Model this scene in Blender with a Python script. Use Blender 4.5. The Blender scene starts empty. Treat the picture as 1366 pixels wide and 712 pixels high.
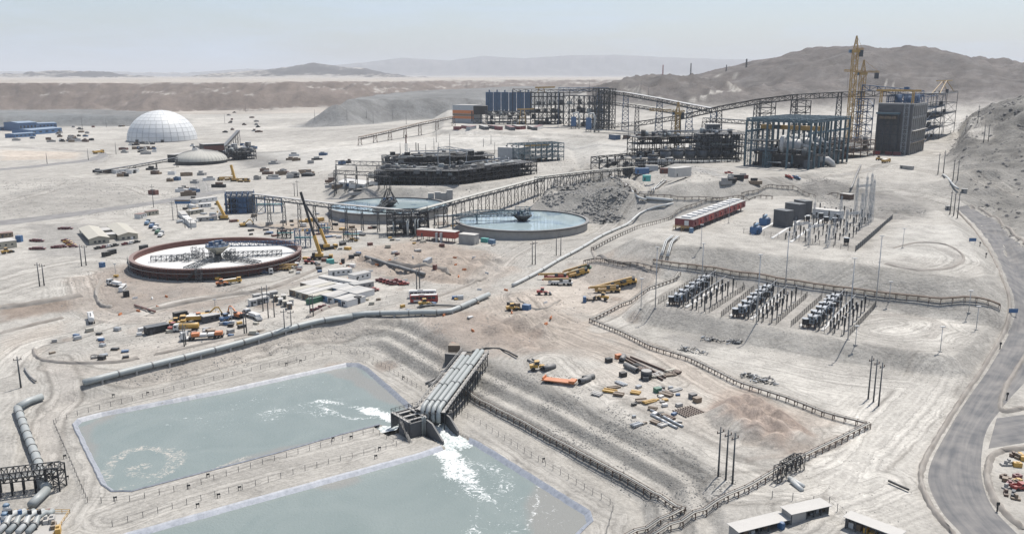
import bpy, bmesh, math, random
import numpy as np
from mathutils import Vector, Matrix, Quaternion

# ------------------------------------------------------------------ camera, sky, sun, exposure
S = bpy.context.scene
C = S.collection
F_PX, HOR, CAM_H = 1150.0, 101.0, 100.0          # focal length in photo pixels, horizon row, height in metres
PITCH = math.atan((356 - HOR) / F_PX)
cam_d = bpy.data.cameras.new('camera'); cam = bpy.data.objects.new('camera', cam_d); C.objects.link(cam)
cam_d.sensor_width = 36; cam_d.lens = F_PX / 1366 * 36
cam_d.clip_start = 1; cam_d.clip_end = 90000
cam.location = (0, 0, CAM_H); cam.rotation_euler = (math.pi / 2 - PITCH, 0, 0)
S.camera = cam
SUN_DIR = Vector((math.cos(math.radians(66)) * .64, math.cos(math.radians(66)) * .77, math.sin(math.radians(66)))).normalized()
W = bpy.data.worlds.new('World'); S.world = W; W.use_nodes = True
wn, wl = W.node_tree.nodes, W.node_tree.links
wn.clear()
sky = wn.new('ShaderNodeTexSky'); sky.sky_type = 'NISHITA'; sky.sun_disc = False
sky.sun_elevation = math.radians(66); sky.sun_rotation = math.atan2(SUN_DIR.x, SUN_DIR.y)
sky.altitude = 500; sky.air_density = 1.0; sky.dust_density = 2.5; sky.ozone_density = 1.0
bg = wn.new('ShaderNodeBackground'); bg.inputs[1].default_value = 0.105
wo = wn.new('ShaderNodeOutputWorld')
hs = wn.new('ShaderNodeHueSaturation'); hs.inputs['Saturation'].default_value = 0.95
# thin high cloud veil, brighter where the noise is high
tc = wn.new('ShaderNodeTexCoord'); mp = wn.new('ShaderNodeMapping'); mp.inputs['Scale'].default_value = (1.2, 1.2, 9)
nz = wn.new('ShaderNodeTexNoise'); nz.inputs['Scale'].default_value = 2.4; nz.inputs['Detail'].default_value = 7; nz.inputs['Roughness'].default_value = .62
cr = wn.new('ShaderNodeMapRange'); cr.inputs[1].default_value = .48; cr.inputs[2].default_value = .78; cr.inputs[3].default_value = .25; cr.inputs[4].default_value = .75
mx = wn.new('ShaderNodeMix'); mx.data_type = 'RGBA'
mx.inputs[7].default_value = (4.9, 6.0, 7.7, 1)
wl.new(tc.outputs['Generated'], mp.inputs[0]); wl.new(mp.outputs[0], nz.inputs['Vector']); wl.new(nz.outputs[0], cr.inputs[0])
wl.new(sky.outputs[0], hs.inputs['Color']); wl.new(hs.outputs[0], mx.inputs[6]); wl.new(cr.outputs[0], mx.inputs[0])
wl.new(mx.outputs[2], bg.inputs[0]); wl.new(bg.outputs[0], wo.inputs[0])
sun_d = bpy.data.lights.new('sun', 'SUN'); sun_d.energy = 5.0; sun_d.angle = math.radians(.53); sun_d.color = (1, .955, .89)
sun = bpy.data.objects.new('sun', sun_d); C.objects.link(sun); sun.location = (0, 0, 400)
sun.rotation_euler = (-SUN_DIR).to_track_quat('-Z', 'Y').to_euler()
S.view_settings.view_transform = 'Standard'; S.view_settings.look = 'None'; S.view_settings.exposure = 0.34; S.view_settings.gamma = 1
S.view_settings.use_curve_mapping = False
S.cycles.max_bounces = 5; S.cycles.volume_bounces = 0
S.render.engine = 'CYCLES'

rnd = random.Random(7)
# ------------------------------------------------------------------ pixels of the photo (1366 x 712) to directions and places
CP, SP = math.cos(PITCH), math.sin(PITCH)
def ray(u, v):
    a, b = (u - 683) / F_PX, -(v - 356) / F_PX
    return np.array((a, CP + b * SP, -SP + b * CP))
def U(u, v, z=0.0):
    d = ray(u, v); t = (z - CAM_H) / d[2]
    return np.array((d[0] * t, d[1] * t))
def at_dist(u, v, y):
    """the point seen at pixel (u, v) at depth y"""
    d = ray(u, v); t = y / d[1]
    return np.array((d[0] * t, y, CAM_H + d[2] * t))

# ------------------------------------------------------------------ noise
def _hash(i, j, seed):
    n = (i.astype(np.int64) * 374761393 + j.astype(np.int64) * 668265263 + seed * 144665) & 0x7fffffff
    n = ((n ^ (n >> 13)) * 1274126177) & 0x7fffffff
    return ((n ^ (n >> 16)) & 0xffff) / 65535.0
def vnoise(x, y, seed=0):
    xi, yi = np.floor(x), np.floor(y); fx, fy = x - xi, y - yi
    fx = fx * fx * (3 - 2 * fx); fy = fy * fy * (3 - 2 * fy)
    a, b, c, d = _hash(xi, yi, seed), _hash(xi + 1, yi, seed), _hash(xi, yi + 1, seed), _hash(xi + 1, yi + 1, seed)
    return (a + (b - a) * fx) * (1 - fy) + (c + (d - c) * fx) * fy
def fbm(x, y, sc, octs=4, seed=0, ridge=False):
    r = np.zeros_like(x, dtype=float); amp, tot = 1.0, 0.0
    for o in range(octs):
        n = vnoise(x / sc, y / sc, seed + o * 17)
        if ridge: n = 1 - np.abs(2 * n - 1)
        r += amp * n; tot += amp; amp *= .5; sc *= .5
    return r / tot
def sstep(a, b, x):
    t = np.clip((x - a) / (b - a), 0, 1); return t * t * (3 - 2 * t)
def seg_dist(x, y, pts, closed=False):
    pts = np.asarray(pts, float); n = len(pts); best = np.full(np.shape(x), 1e18)
    for i in range(n if closed else n - 1):
        a, b = pts[i], pts[(i + 1) % n]; d = b - a; L = max(d @ d, 1e-9)
        t = np.clip(((x - a[0]) * d[0] + (y - a[1]) * d[1]) / L, 0, 1)
        best = np.minimum(best, (x - a[0] - t * d[0]) ** 2 + (y - a[1] - t * d[1]) ** 2)
    return np.sqrt(best)
def inside(x, y, pts):
    r = np.zeros(np.shape(x), bool); n = len(pts)
    for i in range(n):
        (x0, y0), (x1, y1) = pts[i], pts[(i + 1) % n]
        if y0 == y1: continue
        c = ((y0 > y) != (y1 > y)) & (x < (x1 - x0) * (y - y0) / (y1 - y0) + x0)
        r ^= c
    return r
def sdist(x, y, pts):
    d = seg_dist(x, y, pts, True); return np.where(inside(x, y, pts), -d, d)
def PX(z, *uv):
    """pixel corners on the level z to world corners"""
    return [tuple(U(u, v, z)) for u, v in uv]

# ------------------------------------------------------------------ the shape of the land
CTRL = [(30,560,-8),(30,640,-8.5),(100,712,-8.7),(60,500,-6),(20,450,-4),(120,505,-5),(250,460,-3),(0,380,-1),(120,400,-1),(350,430,-1.5),(460,420,-1),
 (566,405,0),(640,400,0),(640,455,0),(750,480,0),(850,520,0),(1000,560,0),(900,600,0),(985,655,0),(1150,560,0),(1060,640,0),(1200,600,0),(1250,700,0),(1100,712,0),
 (1366,640,-1),(1240,620,0),(1330,480,2.5),(1366,400,6),(1366,360,8.5),(1320,310,13),(1290,285,16),(1366,560,0),(900,440,0),(1000,470,0),(1100,500,0),(1230,520,0),
 (780,380,0),(720,360,0),(700,330,0),(790,310,.5),(290,360,0),(180,330,0),(440,300,0),(515,290,0),(600,330,0),(0,300,0),(30,262,7),(110,255,6),(200,240,0),(0,220,0),
 (300,230,2),(210,190,0),(400,200,3),(400,260,2),(480,245,7),(600,250,9),(740,236,14),(830,235,19),(900,225,21),(1000,232,26),(1100,235,26),(1180,205,28),(1260,205,30),
 (1140,160,30),(640,170,25),(700,175,25),(800,170,26),(900,190,25),(500,180,12),(560,200,14),(850,200,23),(1300,270,19),(1366,230,30),(1366,300,21),(1300,200,30),
 (1270,240,24),(1200,300,19),(1000,300,19),(850,290,2),(380,170,0),(60,190,0),(100,170,-3)]
_cp = [(*U(u, v, z), z) for u, v, z in CTRL] + [(-2600,3000,-22),(-1200,3000,-20),(-300,2800,-8),(-700,2200,-4),(300,2300,15),(1500,2200,32),(800,1800,29),(2500,3000,40),
      (-3000,1500,-5),(3000,1200,40),(0,6000,20),(-6000,6000,20),(6000,6000,30),(0,15000,30),(-15000,15000,30),(15000,15000,30),(0,45000,30),(-40000,45000,30),(40000,45000,30),(-300,60,-8),(300,60,0),(0,60,-5)]
_cp = np.array(_cp)
_D = np.sqrt((_cp[:, None, 0] - _cp[None, :, 0]) ** 2 + (_cp[:, None, 1] - _cp[None, :, 1]) ** 2)
_n = len(_cp); _A = np.zeros((_n + 1, _n + 1)); _A[:_n, :_n] = -_D - np.eye(_n) * 2; _A[:_n, _n] = 1; _A[_n, :_n] = 1
_w = np.linalg.solve(_A, np.append(_cp[:, 2], 0))
def base_h(x, y):
    r = np.full(np.shape(x), _w[_n])
    for i in range(_n): r = r - _w[i] * np.sqrt((x - _cp[i, 0]) ** 2 + (y - _cp[i, 1]) ** 2)
    return r
# ponds: the flat berm zone at -9, then stepped benches up to the yard
ZB = -9.0
POND_ZONE = PX(ZB, (62,560),(100,543),(340,486),(455,463),(500,465),(590,520),(640,548),(700,580),(850,672),(858,712),(880,860),(-300,860),(40,640))
POND_A = PX(ZB, (97,566),(104,559),(135,551),(300,520),(462,485),(478,485),(492,492),(552,545),(545,556),(528,563),(519,567),(507,566),(460,578),(340,612),(175,655),(150,655),(136,646))
POND_B = PX(ZB, (60,750),(170,712),(340,665),(475,628),(560,605),(598,592),(612,586),(626,585),(640,591),(786,682),(790,694),(772,712),(735,790),(400,960),(-100,960))
_pd = [-1, 1, 5, 8.5, 12, 15.5, 19, 42]; _pz = [-9, -9, -6.5, -6.4, -4.4, -4.3, -2.3, .6]
# the discharge box stands where the berm between the ponds meets the pipes; its two channels are cut into the berm
cb = U(563, 568, ZB); _bd = U(530, 585, ZB) - U(340, 640, ZB); BR = math.atan2(_bd[1], _bd[0])
LX, LY, HB = 16.0, 11.0, 4.6
def box_local(x, y): dx, dy = x - cb[0], y - cb[1]; return dx * math.cos(BR) + dy * math.sin(BR), -dx * math.sin(BR) + dy * math.cos(BR)
def in_channel(x, y, mg=0.0):
    bx, by = box_local(x, y); return ((np.abs(bx - 1.8) < 4.2 + mg) & (by < -LY / 2 + 1) & (by > -LY / 2 - 18)) | ((by > .4 - mg) & (by < 9) & (bx < -LX / 2 + 1) & (bx > -LX / 2 - 4)) | ((np.abs(bx) < LX / 2 - .2) & (np.abs(by) < LY / 2 - .2))
# raised pads: (corner pixels, level, run per metre of fall)
PADS = [
 ([(858,404),(1000,431),(1144,457),(1258,474),(1272,474),(1308,446),(1344,408),(1340,330),(1330,290),(1000,290),(900,358),(874,372)], 6.0, 1.6),
 ([(846,317),(870,324),(950,330),(1060,342),(1180,357),(1290,372),(1312,366),(1308,345),(1282,310),(1255,282),(1190,260),(1060,262),(1020,262),(935,282)], 19.0, 1.7),
 ([(1110,228),(1138,219),(1212,222),(1236,214),(1262,200),(1262,150),(960,150),(850,190),(800,232),(840,238),(905,243),(985,241)], 28.0, 1.5),
 ([(456,246),(500,252),(560,250),(640,246),(716,236),(770,226),(760,200),(640,196),(500,205),(450,226)], 12.0, 1.6),
 ([(722,268),(735,250),(780,236),(830,236),(860,250),(845,262),(806,250),(786,262),(752,262)], 15.0, 1.0),
 ([(590,172),(720,177),(900,187),(1010,183),(1020,140),(600,140)], 27.0, 1.8),
]
PADS = [(PX(z, *uv), z, run) for uv, z, run in PADS]
DUMPS = [  # waste heaps with flat tops
 (PX(50, (448,135),(500,132),(640,131),(850,121),(900,119),(700,115),(560,121),(500,127)), 50.0, 1.5, 6),
 (PX(8, (-60,160),(60,158),(190,159),(200,152),(120,149),(-60,150)), 14.0, 2.0, 3),
]
ESC = [(-9000,2900),(-2600,3050),(-1700,3250),(-1150,3050),(-900,3350),(-560,3600),(-420,4300),(-200,5200),(1500,6500),(9000,6500),(9000,60000),(-30000,60000),(-30000,2900)]
# ridges: depth, half-width towards the camera, skyline in pixels
def ridge(y0, wf, wb, px, far=False):
    xs = np.array([(u - 683) / F_PX * y0 / CP * 1.0 for u, v in px]); zs = np.array([at_dist(u, v, y0)[2] for u, v in px])
    xs = np.array([at_dist(u, v, y0)[0] for u, v in px])
    return (y0, wf, wb, xs, zs)
RIDGES = [
 ridge(2500, 480, 600, [(700,170),(800,125),(880,112),(930,104),(1000,88),(1040,78),(1090,66),(1117,62),(1140,64),(1163,69),(1180,65),(1200,64),(1225,68),(1265,81),(1300,79),(1340,88),(1366,93),(1500,92),(1700,110)]),
 ridge(1850, 190, 260, [(680,190),(770,130),(815,112),(850,105),(890,101),(925,103),(960,110),(1010,124)]),
 ridge(930, 190, 300, [(1180,330),(1252,222),(1276,192),(1294,162),(1320,147),(1366,130),(1450,120),(1650,110)]),
 ridge(11500, 700, 900, [(-250,106),(-60,106),(20,102),(60,96),(80,94),(105,96),(125,95),(150,101),(175,106),(255,106),(300,98),(335,95),(370,92),(400,87),(418,84),(436,87),(462,90),(485,91),(520,100),(560,106),(700,125)]),
 ridge(24000, 1500, 2500, [(-400,94),(100,96),(250,98),(330,92),(400,94),(450,87),(490,83),(535,77),(600,81),(645,75),(700,78),(760,74),(820,73),(880,76),(960,79),(1366,84),(1700,90)]),
]
MOUNDS = []   # (x, y, radius, height)
def mound(u, v, r, h, z=0): x, y = U(u, v, z); MOUNDS.append((x, y, r, h))
PILES = []   # cones of dumped gravel, joined by their highest point
def pile(u, v, r, h): x, y = U(u, v, 0); PILES.append((x, y, r, h))
for a in [(968,556,6,4.4),(981,549,6.5,5.2),(996,547,6.5,5.4),(1010,552,6.5,5.6),(978,566,6.5,5.0),(993,562,6.5,5.6),(1008,566,6.5,5.6),(1023,560,6.5,5.2),(1037,567,6.5,5.0),(992,577,6,4.6),(1008,581,6,4.8),(1023,577,6.5,5.2),(1038,581,6.5,4.8),(1052,577,6,4.2),(1052,589,5.5,3.4),(1036,592,5.5,3.4),(1063,586,5,2.6),(690,430,6,3.8),(700,436,6.5,4.4),(712,433,6,3.8),(722,440,5.5,3),(665,440,6,2.8),(730,446,6,2.0),(790,400,4,1.8),(800,404,4,1.5)]: pile(*a)
for a in [(740,425,7,2),(575,366,16,3.5),(625,360,14,3),(545,352,14,3.5),(500,345,10,2.5),
          (600,352,10,3),(430,290,12,3),(340,300,10,2),(640,350,8,2.5),(560,330,8,2),(655,345,9,2.2),(250,385,14,1.6),(330,380,16,1.8)]: mound(*a)
TANKS = [(at_dist(291, 345, 462)[:2], .3), (at_dist(519, 276, 632)[:2], 1.8), (at_dist(697, 292, 572)[:2], .6)]
ROUGH = [(PX(10, (722,268),(740,240),(790,226),(850,238),(870,262),(835,285),(800,285),(786,262)), 9.0, 10), (PX(26, (1062,262),(1060,240),(1110,226),(1140,250),(1110,262)), 3.5, 12),
 (PX(20, (1130,285),(1150,272),(1240,280),(1230,290),(1180,292)), 4, 9), (PX(30, (1262,215),(1275,180),(1290,120),(1500,115),(1600,330),(1400,330),(1310,250)), 7, 26), (PX(24, (1290,262),(1366,268),(1420,330),(1360,310),(1310,285)), 3.5, 14),
 (PX(0, (480,330),(560,318),(640,332),(690,352),(640,382),(520,378),(450,345)), 5.0, 12), (PX(0, (330,290),(420,282),(470,300),(440,312),(340,306)), 4, 10), (PX(0, (640,400),(760,400),(800,440),(740,470),(640,470),(590,430)), 2.2, 10)]
def height(x, y, detail=True):
    x = np.asarray(x, float); y = np.asarray(y, float)
    h = base_h(x, y)
    # benches round the ponds
    m = (np.abs(x) < 400) & (y < 420)
    if np.any(m):
        d = sdist(x[m], y[m], POND_ZONE)
        dn = d + (fbm(x[m], y[m], 6, 3, 5) - .5) * .9 * (d > 1); wl_ = sstep(-75, -45, x[m])
        pr = np.interp(dn, _pd, _pz) * wl_ + np.interp(dn, [-1, 5, 17], [-9, -8.8, -1]) * (1 - wl_)
        hb = np.minimum(h[m], pr + np.maximum(d - 42, 0))
        for pond, dep in ((POND_A, 3.2), (POND_B, 3.2)):
            dp = sdist(x[m], y[m], pond)
            hb = np.where(dp < 0, np.maximum(ZB - dep, ZB + np.minimum(dp + .4, 0) * 1.0), hb)
        hb = np.where(in_channel(x[m], y[m]), np.minimum(hb, ZB - 1.6), hb)
        h[m] = hb
    for poly, z, run in PADS:
        p = np.array(poly); mg = 60
        m = (x > p[:, 0].min() - mg) & (x < p[:, 0].max() + mg) & (y > p[:, 1].min() - mg) & (y < p[:, 1].max() + mg)
        if not np.any(m): continue
        xm, ym = x[m], y[m]; d = sdist(xm, ym, poly)
        nn = (fbm(xm, ym, 14, 3, 9) - .5) * 3 * sstep(0, 6, d)
        hp = z - np.maximum(d + nn, 0) / run
        hm = h[m]
        # inside the pad the ground is level; outside it falls to whatever lies below
        h[m] = np.where(d <= 0, z + (np.maximum(hm, z) - z) * .15, np.maximum(hm * (hm < z) + np.minimum(hm, z + np.maximum(d, 0) / 3) * (hm >= z), hp))
    for poly, z, run, na in DUMPS:
        p = np.array(poly); mg = 220
        m = (x > p[:, 0].min() - mg) & (x < p[:, 0].max() + mg) & (y > p[:, 1].min() - mg) & (y < p[:, 1].max() + mg)
        if not np.any(m): continue
        xm, ym = x[m], y[m]; d = sdist(xm, ym, poly) + (fbm(xm, ym, 90, 4, 21) - .5) * na * 8
        h[m] = np.maximum(h[m], z - np.maximum(d, 0) / run + (fbm(xm, ym, 40, 3, 23) - .5) * na * .6)
    m = y > 2300
    if np.any(m):
        xm, ym = x[m], y[m]
        d = sdist(xm, ym, ESC) + (fbm(xm, ym, 420, 5, 31, True) - .55) * 330
        t1 = np.clip(-(d - 170) / 130, 0, 1) * .55 + np.clip(-d / 110, 0, 1) * .45
        gul = (fbm(xm * 2.2, ym * .55, 150, 4, 33, True) - .55)
        h[m] = h[m] + (74 + fbm(xm, ym, 900, 3, 35) * 6 - 3 - h[m]) * t1 + gul * 34 * np.clip(t1 * (1 - t1) * 4, 0, 1)
    for k, (y0, wf, wb, xs, zs) in enumerate(RIDGES):
        m = (y > y0 - wf * 2.6) & (y < y0 + wb * 2.6) & (x > xs[0] - 2 * wf) & (x < xs[-1] + 2 * wf)
        if not np.any(m): continue
        xm, ym = x[m], y[m]
        sc = wf * .8
        yw = ym + (fbm(xm, ym, sc, 4, 41 + k) - .5) * wf * .5
        g = np.where(yw < y0, np.exp(-((yw - y0) / wf) ** 2), np.exp(-((yw - y0) / wb) ** 2))
        xq = xm if k != 2 else xm * y0 / ym
        zr = np.interp(xq, xs, zs, left=zs[0], right=zs[-1])
        crag = (fbm(xm, ym, sc * .3, 5, 61 + k, True) - .55) * (24 if k < 2 else 9 if k == 2 else 20) * np.clip(g * 1.5, 0, 1)
        spur = crag + (fbm(xm, ym, sc * .5, 5, 51 + k, True) - .6) * (zs.max() - 20) * .34 * (1 - g) * 4 * g
        h[m] = np.maximum(h[m], h[m] + (zr - h[m]) * g + spur)
    for mx_, my_, r, hh in MOUNDS:
        m = (np.abs(x - mx_) < r * 2.2) & (np.abs(y - my_) < r * 2.2)
        if np.any(m):
            q = np.sqrt((x[m] - mx_) ** 2 + (y[m] - my_) ** 2) / r + (fbm(x[m], y[m], r * .7, 3, 77) - .5) * .7
            h[m] += hh * np.clip(1 - q, 0, 1) ** .9
    for (tx, ty), lv in TANKS:
        dt = np.sqrt((x - tx) ** 2 + (y - ty) ** 2); h = np.where(dt < 110, np.minimum(h, lv + np.maximum(dt - 52, 0) * .8), h)
    top = np.zeros_like(h)
    for mx_, my_, r, hh in PILES:
        m = (np.abs(x - mx_) < r * 1.6) & (np.abs(y - my_) < r * 1.6)
        if np.any(m):
            q = np.sqrt((x[m] - mx_) ** 2 + (y[m] - my_) ** 2) / r + (fbm(x[m], y[m], 4, 3, 78) - .5) * .16
            top[m] = np.maximum(top[m], hh * np.clip(1.08 - q, 0, .97))
    h = h + top
    for poly, amp, sc in ROUGH:
        p = np.array(poly)
        m = (x > p[:, 0].min()) & (x < p[:, 0].max()) & (y > p[:, 1].min()) & (y < p[:, 1].max())
        if np.any(m):
            d = sdist(x[m], y[m], poly)
            h[m] += (fbm(x[m], y[m], sc, 4, 95, True) - .62) * amp * sstep(0, 8, -d)
    if detail:
        far = np.clip(y / 600, 1, 12)
        pz = np.zeros_like(h)
        for poly in (POND_A, POND_B):
            mm = (np.abs(x) < 400) & (y < 420)
            if np.any(mm): pz[mm] += sdist(x[mm], y[mm], poly) < 1.5
        h = h + (fbm(x, y, 26, 3, 3) - .5) * .7 * (pz < .5) * np.clip(far, 1, 3)
    return h
def Hs(x, y): return float(height(np.array([x]), np.array([y]))[0])
def G(u, v):
    """where the ray through a pixel meets the land"""
    d = ray(u, v)
    if d[2] > -1e-4: d[2] = -1e-4
    t0 = np.geomspace(130, 9000, 260)
    hh = height(d[0] * t0, d[1] * t0) - (CAM_H + d[2] * t0)
    i = int(np.argmax(hh > 0)) if np.any(hh > 0) else 259
    t1 = np.linspace(t0[max(i - 1, 0)], t0[i], 40)
    hh = height(d[0] * t1, d[1] * t1) - (CAM_H + d[2] * t1)
    j = int(np.argmax(hh > 0)) if np.any(hh > 0) else 39
    t = t1[j]
    return Vector((d[0] * t, d[1] * t, CAM_H + d[2] * t))
def GZ(x, y, dz=0): return Vector((x, y, Hs(x, y) + dz))
# ------------------------------------------------------------------ materials
def new_mat(name):
    m = bpy.data.materials.new(name); m.use_nodes = True
    nt = m.node_tree; b = nt.nodes['Principled BSDF']; return m, nt, b
MATS = {}
def M(name, col, rough=.75, metal=0.0, var=.16, sc=.35, dust=.0, grime=0.0, bump=0.0):
    """a paint or stone with blotches, fading and desert dust on upward faces"""
    if name in MATS: return MATS[name]
    m, nt, b = new_mat(name); n, l = nt.nodes, nt.links
    tc = n.new('ShaderNodeTexCoord'); geo = n.new('ShaderNodeNewGeometry')
    nz = n.new('ShaderNodeTexNoise'); nz.inputs['Scale'].default_value = sc; nz.inputs['Detail'].default_value = 6; nz.inputs['Roughness'].default_value = .65
    l.new(geo.outputs['Position'], nz.inputs['Vector'])
    oi = n.new('ShaderNodeObjectInfo')
    mr = n.new('ShaderNodeMapRange'); mr.inputs[1].default_value = .25; mr.inputs[2].default_value = .75; mr.inputs[3].default_value = 1 - var; mr.inputs[4].default_value = 1 + var
    l.new(nz.outputs[0], mr.inputs[0])
    ro = n.new('ShaderNodeMapRange'); ro.inputs[3].default_value = 1 - var * .5; ro.inputs[4].default_value = 1 + var * .5
    l.new(oi.outputs['Random'], ro.inputs[0])
    mu = n.new('ShaderNodeMath'); mu.operation = 'MULTIPLY'; l.new(mr.outputs[0], mu.inputs[0]); l.new(ro.outputs[0], mu.inputs[1])
    vm = n.new('ShaderNodeVectorMath'); vm.operation = 'SCALE'; vm.inputs[0].default_value = col[:3]; l.new(mu.outputs[0], vm.inputs['Scale'])
    out = vm.outputs[0]
    if dust > 0:
        sx = n.new('ShaderNodeSeparateXYZ'); l.new(geo.outputs['Normal'], sx.inputs[0])
        dr = n.new('ShaderNodeMapRange'); dr.inputs[1].default_value = .3; dr.inputs[2].default_value = .95; dr.inputs[3].default_value = dust * .12; dr.inputs[4].default_value = dust
        l.new(sx.outputs[2], dr.inputs[0])
        m2 = n.new('ShaderNodeMath'); m2.operation = 'MULTIPLY'; l.new(dr.outputs[0], m2.inputs[0]); l.new(mr.outputs[0], m2.inputs[1])
        mi = n.new('ShaderNodeMix'); mi.data_type = 'RGBA'; mi.inputs[7].default_value = (.33, .31, .285, 1)
        l.new(m2.outputs[0], mi.inputs[0]); l.new(out, mi.inputs[6]); out = mi.outputs[2]
    l.new(out, b.inputs['Base Color'])
    b.inputs['Roughness'].default_value = rough; b.inputs['Metallic'].default_value = metal
    if bump:
        bn = n.new('ShaderNodeBump'); bn.inputs['Strength'].default_value = bump; bn.inputs['Distance'].default_value = .3
        l.new(nz.outputs[0], bn.inputs['Height']); l.new(bn.outputs[0], b.inputs['Normal'])
    MATS[name] = m; return m
def hexc(r, g, b):
    f = lambda c: ((c / 255 + .055) / 1.055) ** 2.4 if c > 10 else c / 255 / 12.92
    return (f(r), f(g), f(b))
M('concrete', (.27, .265, .255), .85, var=.2, sc=.25, dust=.5); M('concrete_dark', (.078, .08, .084), .85, var=.25, sc=.25, dust=.35)
M('concrete_light', (.42, .41, .39), .85, var=.15, dust=.5)
M('steel', (.045, .054, .064), .6, .2, var=.25, dust=.2); M('steel_dark', (.015, .018, .022), .6, .2, var=.3, dust=.2)
M('steel_teal', (.058, .108, .135), .55, .1, var=.2, dust=.2); M('steel_blue', (.028, .075, .155), .55, .1, var=.25, dust=.2)
M('steel_light', (.30, .32, .34), .5, .3, var=.15, dust=.3); M('galv', (.34, .36, .38), .45, .4, var=.15, dust=.2)
M('pipe_grey', (.25, .275, .275), .5, .0, var=.14, sc=.6, dust=.35); M('pipe_dark', (.085, .09, .095), .6, .1, var=.2, dust=.5); M('pipe_white', (.40, .415, .41), .5, 0, var=.1, dust=.4)
M('white', (.54, .54, .53), .6, var=.08, dust=.35); M('cream', (.34, .32, .265), .7, var=.1, dust=.3); M('cream_wall', (.36, .335, .27), .8, var=.12)
M('roof_white', (.39, .38, .36), .7, var=.12, dust=.4); M('roof_grey', (.28, .28, .275), .7, var=.14, dust=.4)
M('rust', (.115, .042, .032), .8, var=.25, sc=.5, dust=.35); M('brown', (.10, .062, .045), .85, var=.25, dust=.3); M('timber', (.17, .125, .085), .9, var=.3, dust=.35)
M('red', (.30, .035, .028), .55, var=.16, dust=.35); M('brick_red', (.30, .055, .038), .6, var=.14, dust=.25); M('maroon', (.135, .022, .028), .55, var=.2, dust=.3)
M('yellow', (.44, .26, .045), .5, var=.14, dust=.3); M('crane_yellow', (.38, .235, .07), .6, var=.18, dust=.35); M('orange', (.46, .15, .045), .6, var=.16, dust=.25)
M('blue', (.03, .10, .22), .55, var=.15, dust=.35); M('sky_blue', (.085, .17, .27), .55, var=.18, dust=.35); M('green', (.03, .12, .075), .6, var=.2, dust=.3); M('turquoise', (.06, .30, .28), .6, var=.15, dust=.2)
M('black', (.014, .015, .016), .7, var=.3, dust=.25); M('tyre', (.012, .012, .012), .9, var=.2, dust=.35); M('glass', (.03, .038, .045), .12, 0, var=.2)
M('ceramic', (.10, .055, .04), .4, var=.2); M('transformer', (.20, .235, .265), .55, .1, var=.18, dust=.4); M('wire', (.05, .05, .05), .6)
M('liner', (.20, .23, .285), .5, 0, var=.45, sc=.9, dust=.45); M('rock', (.21, .203, .19), .95, var=.35, sc=.8); M('rock_dark', (.13, .125, .12), .95, var=.4, sc=.8)
M('sand', (.56, .53, .49), .95, var=.08, dust=.0); M('duct', (.38, .38, .375), .5, .1, var=.1, dust=.3); M('flotation', (.055, .066, .078), .5, .2, var=.25, dust=.3)
M('dome_white', (.54, .55, .55), .5, var=.05, dust=.12); M('dome_seam', (.36, .37, .37), .6, var=.1); M('tarp', (.34, .335, .30), .75, var=.14, dust=.3)
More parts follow.
